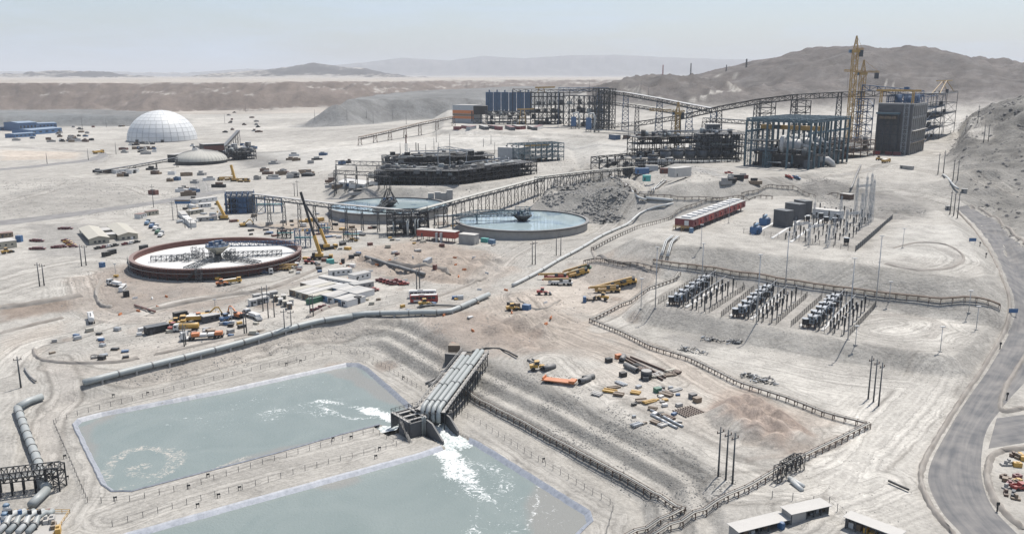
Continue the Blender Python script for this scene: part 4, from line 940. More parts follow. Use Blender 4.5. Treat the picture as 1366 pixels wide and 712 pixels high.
m_ = MB(); m_.bar(ptop + ax * 4.0 - o3 - Vector((0, 0, .85)), pbot + ax * 4.0 - o3 - Vector((0, 0, .85)), 1.6, .12); m_.bar(ptop - ax * 4.2 - o3 - Vector((0, 0, .85)), pbot - ax * 4.2 - o3 - Vector((0, 0, .85)), 1.2, .12); m_.build('walkway', 'concrete', sp)
# headwall where the pipes leave the bank
hw = thing('headwall', 'dark concrete headwall beside the top of the slurry pipes', 'wall', G(602, 490)); o_ = hw.location.copy()
a_, b_ = G(594, 492), G(640, 486); m_ = MB(); m_.bar(Vector((a_.x, a_.y, -3)) - o_, Vector((b_.x, b_.y, -3)) - o_, .8, 5.5); m_.build('wall', 'concrete_dark', hw)
tag(MB().prism([tuple(p.xy) for p in (G(598, 483), G(614, 481), G(612, 476), G(600, 477))], -1, 1.6).build('valve_pit', ['timber']), 'low timber covered valve pit above the slurry pipe headwall', 'pit')
for i, (a, b) in enumerate((((568,513),(580,506)), ((572,516),(583,508)))):
    p_, q_ = G(*a), G(*b); tag(MB().tube([p_ + Vector((0, 0, .5)), q_ + Vector((0, 0, .5))], .4, 8).build('loose_pipe', 'pipe_dark', None, True), ['dark loose pipe lying left of the pipe trestle, nearer the fence', 'dark loose pipe lying left of the pipe trestle, nearer the pipes'][i], 'pipe')
# ------------------------------------------------------------------ pipe racks that look like rail fences
pipe_rack([(618,522),(640,538),(700,568),(780,612),(860,655),(911,684)], 'low pipe rack with wooden posts on the bench right of the nearest pond', 1.0, 3.2)
pipe_rack([(911,684),(880,698),(850,712),(800,740)], 'short low pipe rack at bottom centre meeting the bench rack', 1.0, 3.2)
pipe_rack([(1158,571),(1118,592),(1065,618),(1000,655),(930,690),(860,726)], 'low pipe rack with dark posts running to the bottom edge from the gravel yard corner', 1.35, 3.2)
pipe_rack([(788,430),(830,447),(870,467),(920,482),(985,515),(1050,536),(1100,556),(1158,571)], 'long low pipe rack along the back of the pipe yard', 1.3, 3.4)
pipe_rack([(788,430),(830,408),(870,386),(906,367)], 'low pipe rack climbing from the yard corner towards the transformers', 1.3, 3.4)
pipe_rack([(780,352),(830,355),(878,362)], 'short low rack behind the parked yellow cranes', 1.6, 3.6)
pipe_rack([(872,351),(950,361),(1060,379),(1160,393),(1260,404),(1333,412)], 'long brown pipe rack at the foot of the upper embankment', 1.5, 4.2, 2.4, 'brown', (('timber', .35, -.6), ('brown', .35, .4)))
pipe_rack([(790,335),(850,305),(900,287),(940,270),(990,264),(1030,266)], 'rail like pipe rack beside the long white pipeline', 1.8, 4.2)
pipe_rack([(800,232),(830,245),(850,262),(905,267),(960,268)], 'pipe rack winding down the rocky bank by the clear thickener', 1.8, 5)
pipe_rack([(990,262),(1010,258),(1025,250),(1060,252),(1118,262)], 'pipe rack passing behind the long red electrical room', 2.0, 5)
for i, (a, b) in enumerate((((882,345),(897,318)), ((890,346),(904,319)))):
    pipe_rack([a, b], ['left of two light pipe racks down the upper embankment', 'right of two light pipe racks down the upper embankment'][i], 1.2, 3, 1.6, 'brown', (('pipe_white', .3, -.4), ('pipe_white', .3, .4)), rail=False)
for i, (a, b) in enumerate((((869,258),(884,242)), ((872,258),(888,243)))):
    pipe_rack([a, b], ['left pipe of the pair climbing to the white roofed shed', 'right pipe of the pair climbing to the white roofed shed'][i], 1.2, 4, 1.6, 'brown', (('pipe_white', .4, 0),), rail=False)
# bridge where two racks meet at bottom right
gb = thing('pipe_crossing', 'steel pipe crossing frame over the rack at bottom right', 'frame', G(1050, 636)); g_ = gb.location.copy()
m_ = MB(); a_, b_ = G(1043, 640) - g_, G(1062, 628) - g_
for p_ in (a_, b_): m_.truss(p_ + Vector((-2, -1, 0)), p_ + Vector((2, 1.4, 0)), 1.5, 4.2, 3, .18)
m_.truss(a_ + Vector((0, 0, 3.6)), b_ + Vector((0, 0, 3.6)), 1.8, 1.2, 4, .18); m_.build('frame', 'steel_dark', gb)
for i, (a, b) in enumerate((((1052,640),(1072,650)), ((1056,644),(1070,655)))):
    p_, q_ = G(*a), G(*b); tag(MB().tube([p_ + Vector((0, 0, .7)), q_ + Vector((0, 0, .3))], .6, 10).build('culvert_pipe', 'pipe_white', None, True), ['upper pale pipe stub coming out under the crossing frame', 'lower pale pipe stub coming out under the crossing frame'][i], 'pipe')
# ------------------------------------------------------------------ big pipelines
pipeline([(112,516),(160,503),(240,483),(340,457),(420,433),(470,425)], 1.15, 'long grey green pipeline running behind the upper left pond, left stretch', joint=14)
pipeline([(470,425),(490,422),(560,421),(595,420),(618,412),(652,397)], 1.15, 'grey green pipeline behind the bench slope ending at the dirt pit, right stretch', joint=14)
pipeline([(57,534),(42,539),(26,549)], 1.2, 'short thick pipe end left of the scum spiral pond', joint=30, cradle=False)
pipeline([(24,549),(36,584),(52,624),(60,655)], 1.2, 'thick grey pipe running down the left edge to the pump station', joint=8)
pipeline([(684,383),(740,352),(780,330),(812,312),(850,290),(872,279),(886,277),(898,271)], .8, 'long white pipeline climbing past the parked cranes to the red electrical room', 'pipe_white', joint=22)
pipeline([(897,270),(886,268),(862,267)], 1.0, 'white pipeline elbow below the rocky bank', 'pipe_white', joint=30)
pipeline([(862,270),(848,258),(834,248),(815,238)], .7, 'thin white pipe curving down the rocky bank', 'pipe_white', joint=22)
pipeline([(488,345),(505,353),(535,362),(566,370)], 1.0, 'dark trench pipe between the diggings and the red pickups', 'pipe_dark', joint=14)
pipeline([(618,410),(570,408),(560,411)], .4, 'thin dark hose lying right of the red bus', 'pipe_dark', joint=30, cradle=False)
pipeline([(630,473),(655,463),(672,468),(690,478)], .35, 'thin black pipe curving over the bank top right of the slurry pipes', 'black', joint=30, cradle=False)
pipeline([(180,409),(195,414),(207,418)], .5, 'striped pipe barrier by the left road fork', 'rust', joint=5, cradle=False)
pipeline([(1185,644),(1200,651),(1212,656)], .3, 'black pipe lying on pale ground near the haul road', 'black', joint=60, cradle=False)
pipeline([(33,493),(40,504),(48,511)], .35, 'thin dark pipe left of the road fork near the left edge', 'pipe_dark', joint=60, cradle=False)
# ------------------------------------------------------------------ truss bridge and pump station at the bottom left
b0, b1 = G(-30, 664), G(82, 650)
tb = thing('truss_bridge', 'black steel truss pipe bridge at the bottom left', 'truss bridge', b1); o_ = b1.copy()
m_ = MB(); m_.truss(b0 - o_ + Vector((0, 0, 4.2)), b1 - o_ + Vector((0, 0, 4.2)), 4.2, 2.6, 14, .26); m_.build('truss', 'steel_dark', tb)
for k in range(7):
    c_ = b0 + (b1 - b0) * ((k + .5) / 7 * .97) - o_; m_ = MB()
    for s_ in (-1.8, 1.8): m_.bar(c_ + Vector((s_ * .35, s_, -.3)), c_ + Vector((s_ * .35, s_, 4.2)), .35)
    m_.build('leg', 'steel_dark', tb)
for k, d in enumerate((-1.2, -.4, .5, 1.3)): MB().tube([b0 - o_ + Vector((0, d, 4.8)), b1 - o_ + Vector((-1, d, 4.8))], .3, 8).build('pipe', ['pipe_dark', 'pipe_grey', 'pipe_dark', 'steel'][k], tb, True)
m_ = MB(); m_.tower(*(b1 - o_ + Vector((-1, -.5, 0))).xy, 0, 6.8, 3.6, 3, .3); m_.build('end_frame', 'steel_dark', tb)
pipeline([(60,655),(64,657)], 1.3, 'fat pipe joint under the truss bridge end', 'pipe_grey', joint=40, cradle=False)
pipeline([(63,660),(50,672),(43,680)], 1.15, 'fat pale pipe elbow leading into the pump station', 'pipe_grey', joint=5)
ps = thing('pump_manifold', 'knot of fat grey valve pipes at the pump station bottom left', 'pump', G(45, 700)); z0 = ps.location.z
def pst(pts, r, name, mat): return MB().tube([Vector(p) for p in pts], r, 12).build(name, mat, ps, True)
for k in range(4):
    x = -5 + k * 2.4
    pst([(x, 5, 1.2), (x, 3.5, 1.3), (x - .3, 2, 2.4), (x - .8, 0, 2.4), (x - .8, -1.6, 1.2), (x - .8, -5, 1.0)], .75, 'pipe', 'pipe_grey' if k % 2 else 'pipe_white')
    MB().cyl((x - .6, .3, 2.9), .5, 1.1, 10).build('valve', 'blue' if k == 1 else 'steel_dark', ps)
    MB().tube([(x - .8, -2.4, 1.1), (x - .8, -2.0, 1.1)], 1.05, 12).build('flange', 'pipe_dark', ps)
m_ = MB(); m_.handrail([(-8, 6, 0), (6, 6, 0), (8, -6, 0)], 1.1, .1, 2); m_.build('handrail', 'yellow', ps)
m_ = MB(); m_.box((-1, -.5, -.3), (16, 11, .45)); m_.build('plinth', 'concrete', ps)
for i, (u, v) in enumerate(((10, 688), (8, 700))):
    p_ = G(u, v); t = thing('transfer_pump', ['blue and white upright pump nearest the truss bridge', 'blue and white upright pump at the bottom left corner'][i], 'pump', p_, 0, 'upright pumps')
    MB().cyl((0, 0, 0), 1.1, 1.6, 14).build('casing', 'sky_blue', t, True); MB().cyl((0, 0, 1.6), .8, 1.4, 14).build('motor', 'white', t, True); MB().cyl((0, 0, 3.0), .9, .5, 14, .5).build('cap', 'sky_blue', t, True)
for i, (u, v, c) in enumerate(((66,688,'rust'),(70,696,'concrete'),(72,704,'timber'),(78,710,'yellow'),(62,697,'concrete_light'))):
    p_ = G(u, v); tag(MB().box((p_.x, p_.y, p_.z - .1), (1.2, 2.6, 1.3 + .3 * (i % 2)), .4).box((p_.x, p_.y, p_.z + 1.1), (.7, .9, .9), .4).build('pump_motor_skid', c), ['rusty', 'grey', 'wooden', 'yellow', 'pale'][i] + ' motor skid beside the pump station pipes', 'machine', 'motor skids by the pump station')
for i, (u, v) in enumerate(((150,530),(196,527),(381,488),(400,484),(537,506),(152,668),(250,652),(276,637),(262,677),(290,664),(318,654),(443,588),(467,586),(500,612),(505,601),(724,616),(88,640),(85,612))):
    t = thing('safety_station', f'{ORD[i]} small dark safety station on the pond fences', 'safety station', G(u, v), .6, 'safety stations along the pond fences'); MB().box((0, 0, -.2), (.14, .14, 1.6)).box((.7, 0, -.2), (.1, .1, 1.3)).build('stand', 'steel_dark', t); MB().box((.35, 0, .8), (.9, .15, .45)).build('board', 'steel_dark', t)
# ------------------------------------------------------------------ kit: cabins, sheds, vehicles
def footing(a, b, z=None):
    p, q = (G(*a), G(*b)) if z is None else (Vector((*U(*a, z), z)), Vector((*U(*b, z), z)))
    d = q - p; d.z = 0; return p, q, d.length, math.atan2(d.y, d.x)
def side(mb, prof, y0, y1):
    n = len(prof); vs = [(x, y0, z) for x, z in prof] + [(x, y1, z) for x, z in prof]
    ar = sum(prof[i][0] * prof[(i + 1) % n][1] - prof[(i + 1) % n][0] * prof[i][1] for i in range(n))
    f1 = tuple(range(n)) if ar > 0 else tuple(range(n - 1, -1, -1)); f2 = tuple(n + i for i in f1[::-1])
    qs = [(i, n + i, n + (i + 1) % n, (i + 1) % n) if ar > 0 else (i, (i + 1) % n, n + (i + 1) % n, n + i) for i in range(n)]
    mb.add(vs, [f1, f2] + qs); return mb
def cabin(a, b, dep, h, label, wall='white', roof='roof_white', name='site_cabin', cat='cabin', group='site cabins', nw=3, door=True, win='glass', z=None, trim=None, lift=0.0):
    """box building whose near bottom edge runs between two pixels"""
    p, q, L, rz = footing(a, b, z); t = thing(name, label, cat, p, rz, group); g = lift
    MB().box((L / 2, dep / 2, g - .6 * (g == 0)), (L, dep, h + .6 * (g == 0))).build('wall', wall, t)
    m_ = MB(); m_.box((L / 2, dep / 2, g + h + .004), (L + .3, dep + .3, .18)); m_.build('roof', roof, t)
    wm = MB().box((0, -.03, 0), (1.1, .06, .9)).mesh('window', win)
    for k in range(nw):
        x = L * (k + .75) / (nw + .5)
        link('window', wm, t, (x, -.005, g + h * .45))
    if door: MB().box((L * .12 + .5, -.04, g + .05), (.95, .07, min(2.1, h * .8))).build('door', 'steel', t)
    if g > .3:
        for k in range(max(2, int(L / 4)) + 1):
            for y in (.3, dep - .3): MB().box((.3 + (L - .6) * k / max(2, int(L / 4)), y, -.4), (.3, .3, g + .4)).build('leg', 'steel', t)
    return t
def container(a, b, label, col='blue', dep=2.5, h=2.6, z=None, group='freight containers'):
    p, q, L, rz = footing(a, b, z); t = thing('freight_container', label, 'container', p, rz, group)
    MB().box((L / 2, dep / 2, -.1), (L, dep, h + .1)).build('body', col, t); m_ = MB()
    k = max(3, int(L / .7))
    for i in range(k): m_.box((L * (i + .5) / k, -.03, .12), (.22, .06, h - .3))
    m_.build('corrugation', col, t); MB().box((L / 2, dep / 2, h + .004), (L - .1, dep - .1, .05)).build('roof', col, t)
    MB().box((L + .02, dep / 2, .1), (.05, dep - .2, h - .25)).build('door', col, t); return t
def shed(a, b, dep, h, label, wall='steel_light', roof='roof_white', pitch=.12, name='shed', cat='shed', group=None, open_front=False, z=None, bays=4):
    p, q, L, rz = footing(a, b, z); t = thing(name, label, cat, p, rz, group); r = dep / 2 * pitch
    if open_front:
        m_ = MB(); m_.box((L / 2, dep - .1, -.4), (L, .2, h + .4)); m_.box((.1, dep / 2, -.4), (.2, dep - .4, h + .4)); m_.box((L - .1, dep / 2, -.4), (.2, dep - .4, h + .4)); m_.build('wall', wall, t)
        for k in range(bays + 1): MB().box((.2 + (L - .4) * k / bays, .15, -.4), (.22, .22, h + .4)).build('post', 'steel', t)
    else:
        m_ = MB(); pr = [(0, -.6), (dep, -.6), (dep, h), (dep / 2, h + r), (0, h)]; vs = [(0, y, z_) for y, z_ in pr] + [(L, y, z_) for y, z_ in pr]
        m_.add(vs, [(4, 3, 2, 1, 0), (5, 6, 7, 8, 9)] + [(i, (i + 1) % 5, 5 + (i + 1) % 5, 5 + i) for i in range(5)]); m_.build('wall', wall, t)
        for k in range(bays): MB().box((L * (k + .5) / bays, -.04, h * .35), (L / bays * .45, .08, h * .3)).build('window', 'glass', t)
        MB().box((L + .04, dep / 2, 0), (.08, dep * .3, h * .7)).build('door', 'steel', t)
    for s_, (y0, z0, y1, z1) in enumerate(((-.4, h + .02 - .4 * pitch, dep / 2, h + r + .02), (dep / 2, h + r + .02, dep + .4, h + .02 - .4 * pitch))):
        MB().add([(-.4, y0, z0), (L + .4, y0, z0), (L + .4, y1, z1), (-.4, y1, z1), (-.4, y0, z0 + .12), (L + .4, y0, z0 + .12), (L + .4, y1, z1 + .12), (-.4, y1, z1 + .12)],
                 [(3, 2, 1, 0), (4, 5, 6, 7), (0, 1, 5, 4), (1, 2, 6, 5), (2, 3, 7, 6), (3, 0, 4, 7)]).build('roof_slope', roof, t)
    return t
_wheel = {}
def wheel(t, x, y, r, w=.3):
    k = (r, w)
    if k not in _wheel: _wheel[k] = MB().tube([(0, -w / 2, 0), (0, w / 2, 0)], r, 12).mesh('wheel', 'tyre')
    return link('wheel', _wheel[k], t, (x, y, r))
PROTO = {}
def proto(kind, col):
    """build one vehicle of a kind and colour far below nothing: it is moved to its first place when used"""
    k = (kind, col)
    if k in PROTO: return PROTO[k], False
    t = thing(kind, 'x', 'x'); b = MB()
    if kind == 'pickup_truck':
        side(b, [(-2.6, .45), (2.6, .45), (2.65, .95), (1.35, 1.08), (-.75, 1.1), (-.75, .75), (-2.5, .75), (-2.6, .95)], -.92, .92); b.box((-1.7, -.86, .7), (1.8, .12, .5)); b.box((-1.7, .86, .7), (1.8, .12, .5)); b.box((-2.56, 0, .7), (.1, 1.7, .5)); b.build('body', col, t)
        side(MB(), [(-.75, 1.0), (1.35, 1.0), (.75, 1.72), (-.62, 1.74)], -.8, .8).build('cab', col, t)
        side(MB(), [(-.55, 1.14), (1.0, 1.14), (.66, 1.62), (-.5, 1.62)], -.83, .83).build('side_window', 'glass', t)
        MB().add([(1.34, -.7, 1.1), (1.34, .7, 1.1), (.84, .66, 1.66), (.84, -.66, 1.66)], [(0, 1, 2, 3)]).build('windscreen', 'glass', t)
        for x in (-1.65, 1.65):
            for y in (-.85, .85): wheel(t, x, y, .4, .28)
        for y in (-.65, .65): MB().box((2.6, y, .75), (.12, .35, .18)).build('headlight', 'white', t)
    elif kind == 'bus':
        side(b, [(-6, .4), (5.9, .4), (6, 1.2), (5.75, 3.3), (-5.95, 3.3)], -1.27, 1.27); b.build('body', col, t)
        for k_ in range(6):
            for y in (-1.29, 1.29): MB().box((-4.7 + k_ * 1.75, y, 1.7), (1.5, .05, 1.1)).build('window', 'glass', t)
        MB().box((5.9, 0, 1.5), (.1, 2.2, 1.4)).build('windscreen', 'glass', t); MB().box((0, 0, 3.3), (11, 2.3, .14)).build('roof', 'white', t)
        MB().box((-3, -1.28, .6), (3, .04, .8)).build('stripe', 'white', t); MB().box((-1, 0, 3.45), (2.4, 1.7, .25)).build('roof_unit', 'roof_grey', t)
        for x in (-3.6, 3.6):
            for y in (-1.1, 1.1): wheel(t, x, y, .5, .35)
    elif kind in ('flatbed_truck', 'tanker_truck', 'tipper_truck'):
        b.box((-1.2, 0, .75), (8.6, .9, .3)); b.build('chassis', 'steel_dark', t)
        side(MB(), [(2.6, .6), (4.7, .6), (4.75, 1.6), (4.5, 3.0), (2.6, 3.1)], -1.2, 1.2).build('cab', 'white' if kind != 'tipper_truck' else col, t); MB().box((4.68, 0, 1.75), (.12, 2.1, .95)).build('windscreen', 'glass', t)
        for y in (-1.22, 1.22): MB().box((3.75, y, 1.75), (1.1, .05, .85)).build('side_window', 'glass', t)
        if kind == 'flatbed_truck': MB().box((-1.6, 0, 1.08), (7.8, 2.45, .25)).build('bed', col, t); MB().box((-1.8, 0, 1.34), (5.6, 2.0, 1.0)).build('load', col, t); MB().box((2.3, 0, 1.34), (.12, 2.4, 1.2)).build('headboard', 'steel', t)
        elif kind == 'tanker_truck': MB().tube([(-5.4, 0, 2.15), (-5.2, 0, 2.15), (2.1, 0, 2.15), (2.3, 0, 2.15)], 1.2, 14, True, [.9, 1.2, 1.2, .9]).build('tank', col, t, True); MB().box((-1.6, 0, 3.3), (5, .5, .15)).build('catwalk', 'steel', t)
        else: side(MB(), [(-5.4, 1.1), (2.3, 1.1), (2.4, 2.6), (-5.7, 2.6)], -1.25, 1.25).build('tipper_body', col, t); MB().box((-1.6, 0, 2.605), (7.2, 2.2, .15)).build('load', 'sand', t)
        for x in (-4.3, -3.0, 3.7):
            for y in (-1.0, 1.0): wheel(t, x, y, .52, .4)
    elif kind == 'mobile_crane':
        side(b, [(-6.2, .8), (6.3, .8), (6.4, 1.5), (5.2, 1.9), (-6.2, 1.8)], -1.3, 1.3); b.build('carrier', col, t)
        side(MB(), [(4.7, 1.2), (6.5, 1.2), (6.45, 2.3), (6.1, 2.6), (4.7, 2.6)], -1.25, .2).build('cab', col, t); MB().box((6.42, -.5, 1.8), (.1, 1.2, .6)).build('windscreen', 'glass', t)
        MB().box((-2.6, 0, 1.82), (4.2, 2.5, 1.2)).build('turntable', col, t); MB().box((-4.8, 0, 1.85), (1.3, 2.6, 1.5)).build('counterweight', 'steel_dark', t); MB().box((-.3, 1.1, 2.0), (1.7, .9, 1.5)).build('operator_cab', 'glass', t)
        MB().bar((-4.2, 0, 3.3), (8.6, 0, 2.9), .95, 1.05).build('boom', 'crane_yellow', t); MB().bar((-2, 0, 2.85), (9.4, 0, 2.85), .6, .6).build('inner_boom', 'yellow', t); MB().box((9.3, 0, 2.2), (.5, .7, .8)).build('hook_block', 'red', t)
        for x in (-5.2, -3.9, -1.8, 1.6, 3.0, 4.5):
            for y in (-1.1, 1.1): wheel(t, x, y, .65, .45)
        for x in (-5.6, 2.3): MB().box((x, 0, .85), (.5, 3.0, .45)).build('outrigger', col, t)
    elif kind == 'excavator':
        for y in (-1.2, 1.2): side(MB(), [(-2, .05), (2, .05), (2.3, .5), (2, .95), (-2, .95), (-2.3, .5)], y - .3, y + .3).build('track', 'tyre', t)
        b.box((-.4, 0, 1.0), (3.6, 2.6, 1.3)); b.build('body', col, t); MB().box((.7, .75, 1.2), (1.5, 1.0, 1.7)).build('cab', 'glass', t); MB().box((-2.1, 0, 1.1), (.8, 2.6, 1.1)).build('counterweight', 'steel_dark', t)
        MB().bar((1.0, -.4, 1.8), (4.2, -.4, 4.4), .45, .6).bar((4.2, -.4, 4.4), (5.6, -.4, 4.2), .4, .55).build('boom', col, t); MB().bar((5.4, -.4, 4.4), (6.6, -.4, 1.6), .35, .45).build('stick', col, t)
        side(MB(), [(6.2, 1.7), (6.9, 1.6), (7.2, .7), (6.4, .4), (6.0, .9)], -.95, .15).build('bucket', 'steel_dark', t)
    elif kind == 'wheel_loader':
        b.box((-1.4, 0, 1.0), (3.0, 1.8, 1.2)); b.box((1.2, 0, .9), (1.8, 1.2, .8)); b.build('body', col, t); MB().box((-.2, 0, 1.9), (1.5, 1.5, 1.4)).build('cab', 'glass', t); MB().box((-.2, 0, 3.3), (1.7, 1.7, .12)).build('roof', col, t)
        MB().bar((.9, 0, 1.7), (3.2, 0, .8), 1.0, .35).build('arm', col, t); side(MB(), [(3.0, .3), (4.2, .2), (3.9, .9), (3.1, 1.4)], -1.4, 1.4).build('bucket', 'steel', t)
        for x in (-1.7, 1.5):
            for y in (-1.05, 1.05): wheel(t, x, y, .75, .55)
    elif kind == 'semi_trailer_truck':
        side(b, [(5.6, .6), (8.9, .6), (9, 1.6), (8.6, 1.8), (8.3, 3.3), (6.6, 3.5), (6.4, 1.2), (5.6, 1.1)], -1.2, 1.2); b.build('cab', col, t); MB().box((8.5, 0, 1.9), (.25, 2.1, 1.0)).build('windscreen', 'glass', t)
        MB().box((-1.2, 0, 1.15), (13.6, 2.5, .35)).build('trailer', 'steel_dark', t)
        for k_, c_ in enumerate(('orange', 'white', 'white', 'orange')): MB().box((-6 + k_ * 3.0, 0, 1.51), (2.4 if k_ % 3 else 2.9, 2.2, 1.3 if k_ % 3 == 0 else .8)).build('load', c_, t)
        for x in (-7, -5.7, -4.4, 4.0, 5.3, 8.0):
            for y in (-1.0, 1.0): wheel(t, x, y, .52, .4)
    elif kind == 'trailer':
        MB().box((0, 0, .9), (12, 2.7, .35)).build('deck', col, t); MB().box((5.2, 0, 1.25), (2.2, 2.5, .55)).build('gooseneck', col, t); MB().box((-5.4, 0, 1.25), (.4, 2.6, .9)).build('ramp', col, t)
        for x in (-4.5, -3.4, -2.3):
            for y in (-1.1, 1.1): wheel(t, x, y, .45, .4)
    elif kind == 'light_tower':
        MB().box((0, 0, .4), (2.2, 1.2, 1.0)).build('generator', col, t); MB().bar((0, 0, 1.4), (0, 0, 7.0), .16).build('mast', 'galv', t); MB().box((0, 0, 6.8), (1.4, .3, .5)).build('lamp_head', 'white', t)
        for y in (-.6, .6): wheel(t, 0, y, .35, .2)
    note_kids(t); PROTO[k] = t; return t, True
def vehicle(kind, col, u, v, heading, label, cat, group=None, scale=None, z=None):
    """put a vehicle at a pixel; heading in degrees from +x"""
    p = G(u, v) if z is None else Vector((*U(u, v, z), z)); t, first = proto(kind, col)
    if not first: t = dup(t, p, 0)
    t.location = p + Vector((0, 0, .04)); t.rotation_euler = (0, 0, math.radians(heading))
    # tilt to the slope under the wheels
    c, s_ = math.cos(t.rotation_euler.z), math.sin(t.rotation_euler.z)
    if z is None:
        gx_ = (Hs(p.x + 2 * c, p.y + 2 * s_) - Hs(p.x - 2 * c, p.y - 2 * s_)) / 4; gy_ = (Hs(p.x - 2 * s_, p.y + 2 * c) - Hs(p.x + 2 * s_, p.y - 2 * c)) / 4
        t.rotation_euler = (math.atan(max(-.3, min(.3, gy_))), -math.atan(max(-.3, min(.3, gx_))), t.rotation_euler.z)
    t.scale = (scale,) * 3 if scale else (1, 1, 1)
    tag(t, label, cat, group); return t
def vrow(kind, col, uv0, uv1, n, heading, fmt, cat, group, jitter=.25):
    for k in range(n):
        f = k / max(1, n - 1); vehicle(kind, col if isinstance(col, str) else col[k % len(col)], uv0[0] + (uv1[0] - uv0[0]) * f + rnd.uniform(-jitter, jitter), uv0[1] + (uv1[1] - uv0[1]) * f, heading + rnd.uniform(-4, 4), fmt.format(o=ORD[k]), cat, group)
# ------------------------------------------------------------------ thickeners
def mirror_mat():
    m, nt, b = new_mat('clear_water'); n, l = nt.nodes, nt.links
    geo = n.new('ShaderNodeNewGeometry'); a = n.new('ShaderNodeTexNoise'); a.inputs['Scale'].default_value = .035; a.inputs['Detail'].default_value = 7; a.inputs['Distortion'].default_value = 1.2; l.new(geo.outputs['Position'], a.inputs['Vector'])
    r = n.new('ShaderNodeMapRange'); r.inputs[1].default_value = .5; r.inputs[2].default_value = .56; l.new(a.outputs[0], r.inputs[0])
    x = n.new('ShaderNodeMix'); x.data_type = 'RGBA'; x.inputs[6].default_value = (.27, .33, .345, 1); x.inputs[7].default_value = (.17, .225, .265, 1); l.new(r.outputs[0], x.inputs[0]); l.new(x.outputs[2], b.inputs['Base Color'])  # cloudy sky reflections put into the base colour as pale and dark patches
    b.inputs['Roughness'].default_value = .08; b.inputs['IOR'].default_value = 1.33; MATS['clear_water'] = m
mirror_mat()
RT, HT_ = 43.5, 6.0
def basin(c, label, wall, top, rustic=False):
    t = thing('thickener_tank', label, 'thickener', c); n = 96
    MB().lathe([(RT, -.8), (RT, HT_), (RT - .7, HT_), (RT - .7, 1.0)], n).build('wall', wall, t)
    MB().lathe([(RT + 1.2, HT_ - .6), (RT + 1.2, HT_ + .25), (RT - .9, HT_ + .25), (RT - .9, HT_ - .6)], n).build('launder', top, t)
    MB().lathe([(RT + 2.2, -.6), (RT + 2.2, .35), (RT + .01, .38)], n).build('footing', 'concrete', t)
    return t
# rust tank still being built, white floor
c1 = Vector((*at_dist(291, 345, 462)[:2], 0.0)); c1.z = Hs(c1.x, c1.y) - .2
t1 = basin(c1, 'rust brown thickener tank under construction with white floor, left', 'rust', 'rust')
MB().lathe([(RT - .71, 3.2), (16, 2.6), (4, 1.6), (.05, 1.6)], 72).build('floor', 'white', t1, True)
for k in range(48):
    a = 2 * math.pi * k / 48; MB().box((0, 0, 0), (.35, .9, HT_)).build('stiffener', 'rust', t1).matrix_local = Matrix.Translation((math.cos(a) * (RT + .5), math.sin(a) * (RT + .5), 0)) @ Matrix.Rotation(a + math.pi / 2, 4, 'Z')
for z in (1.9, 3.6, 5.0): MB().lathe([(RT + 1.0, z - .12), (RT + 1.0, z + .12), (RT + .02, z + .14)], 96).build('ring_beam', 'rust', t1)
MB().lathe([(RT + .06, .1), (RT + .06, 1.9)], 96).build('base_band', 'black', t1)
m_ = MB()
for k in range(72):
    a = math.radians(200 + k * 2.2); p0 = Vector((math.cos(a) * (RT + 1.9), math.sin(a) * (RT + 1.9), 0))
    m_.bar(p0, p0 + Vector((0, 0, HT_ + 1.0)), .1)
    if k: m_.bar(prev + Vector((0, 0, 2)), p0 + Vector((0, 0, 2)), .08); m_.bar(prev + Vector((0, 0, 4.2)), p0 + Vector((0, 0, 4.2)), .9, .08); m_.bar(prev + Vector((0, 0, HT_ + .9)), p0 + Vector((0, 0, HT_ + .9)), .08)
    prev = p0
m_.build('scaffold', 'steel', t1)
def mech(t, az, platform, arms, mat, z, col_mat='cream_wall', plat_w=12.0, truss_mat=None, far=0.0):
    """centre column, drive platform, access bridge and rake arms"""
    MB().cyl((0, 0, 1.0), 1.8, z - 1, 20).build('centre_column', 'steel_dark', t, True)
    MB().cyl((0, 0, z - 4.2), 2.2, 3.6, 24, 6.2).build('feedwell', col_mat, t, True); MB().cyl((0, 0, z - .6), 6.4, .6, 24).build('feedwell_rim', col_mat, t, True)
    p = thing_part('drive_platform', t); MB().cyl((0, 0, z), plat_w / 2, .35, 20).build('deck', mat, p)
    m_ = MB(); R_ = plat_w / 2
    m_.handrail([(R_ * math.cos(a), R_ * math.sin(a), z + .35) for a in np.linspace(0, 2 * math.pi, 17)], 1.2, .12, 2); m_.build('handrail', mat, p)
    for k in range(5):
        a = k * 1.26; MB().box((math.cos(a) * 3.4, math.sin(a) * 3.4, z + .35), (1.8, 1.5, 1.8 + .5 * (k % 2)), a).build('drive_motor', 'steel_blue' if k % 2 else 'steel_light', p)
    MB().cyl((0, 0, z + .35), 1.3, 2.6, 16).build('gearbox', mat, p)
    d = Vector((math.cos(az), math.sin(az), 0)); m_ = MB(); m_.truss(d * (R_ - 1) + Vector((0, 0, z - .6)), d * (RT - far) + Vector((0, 0, HT_ + 1.2 if not far else z - .6)), 2.6, 2.4, 16, .24); m_.build('bridge', truss_mat or mat, t)
    m_ = MB(); m_.bar(d * (R_ - 1) + Vector((0, 0, z - .7)), d * (RT + 1) + Vector((0, 0, HT_ + 1.0)), 1.6, .14); m_.build('walkway', 'steel_light', t)
    for k, a in enumerate(arms):
        e = Vector((math.cos(a), math.sin(a), 0)); m_ = MB(); m_.truss(e * 3 + Vector((0, 0, 3.2)), e * 34 + Vector((0, 0, 3.6)), 3.4, 2.4 if k < 2 else 1.4, 12, .26); m_.build('rake_arm', 'steel', t)
def thing_part(name, parent):
    o = bpy.data.objects.new(name, None); C.objects.link(o); o.parent = parent; return o
mech(t1, math.radians(20), None, [math.radians(x) for x in (200, 8, 262, 325)], 'steel_blue', 9.5)
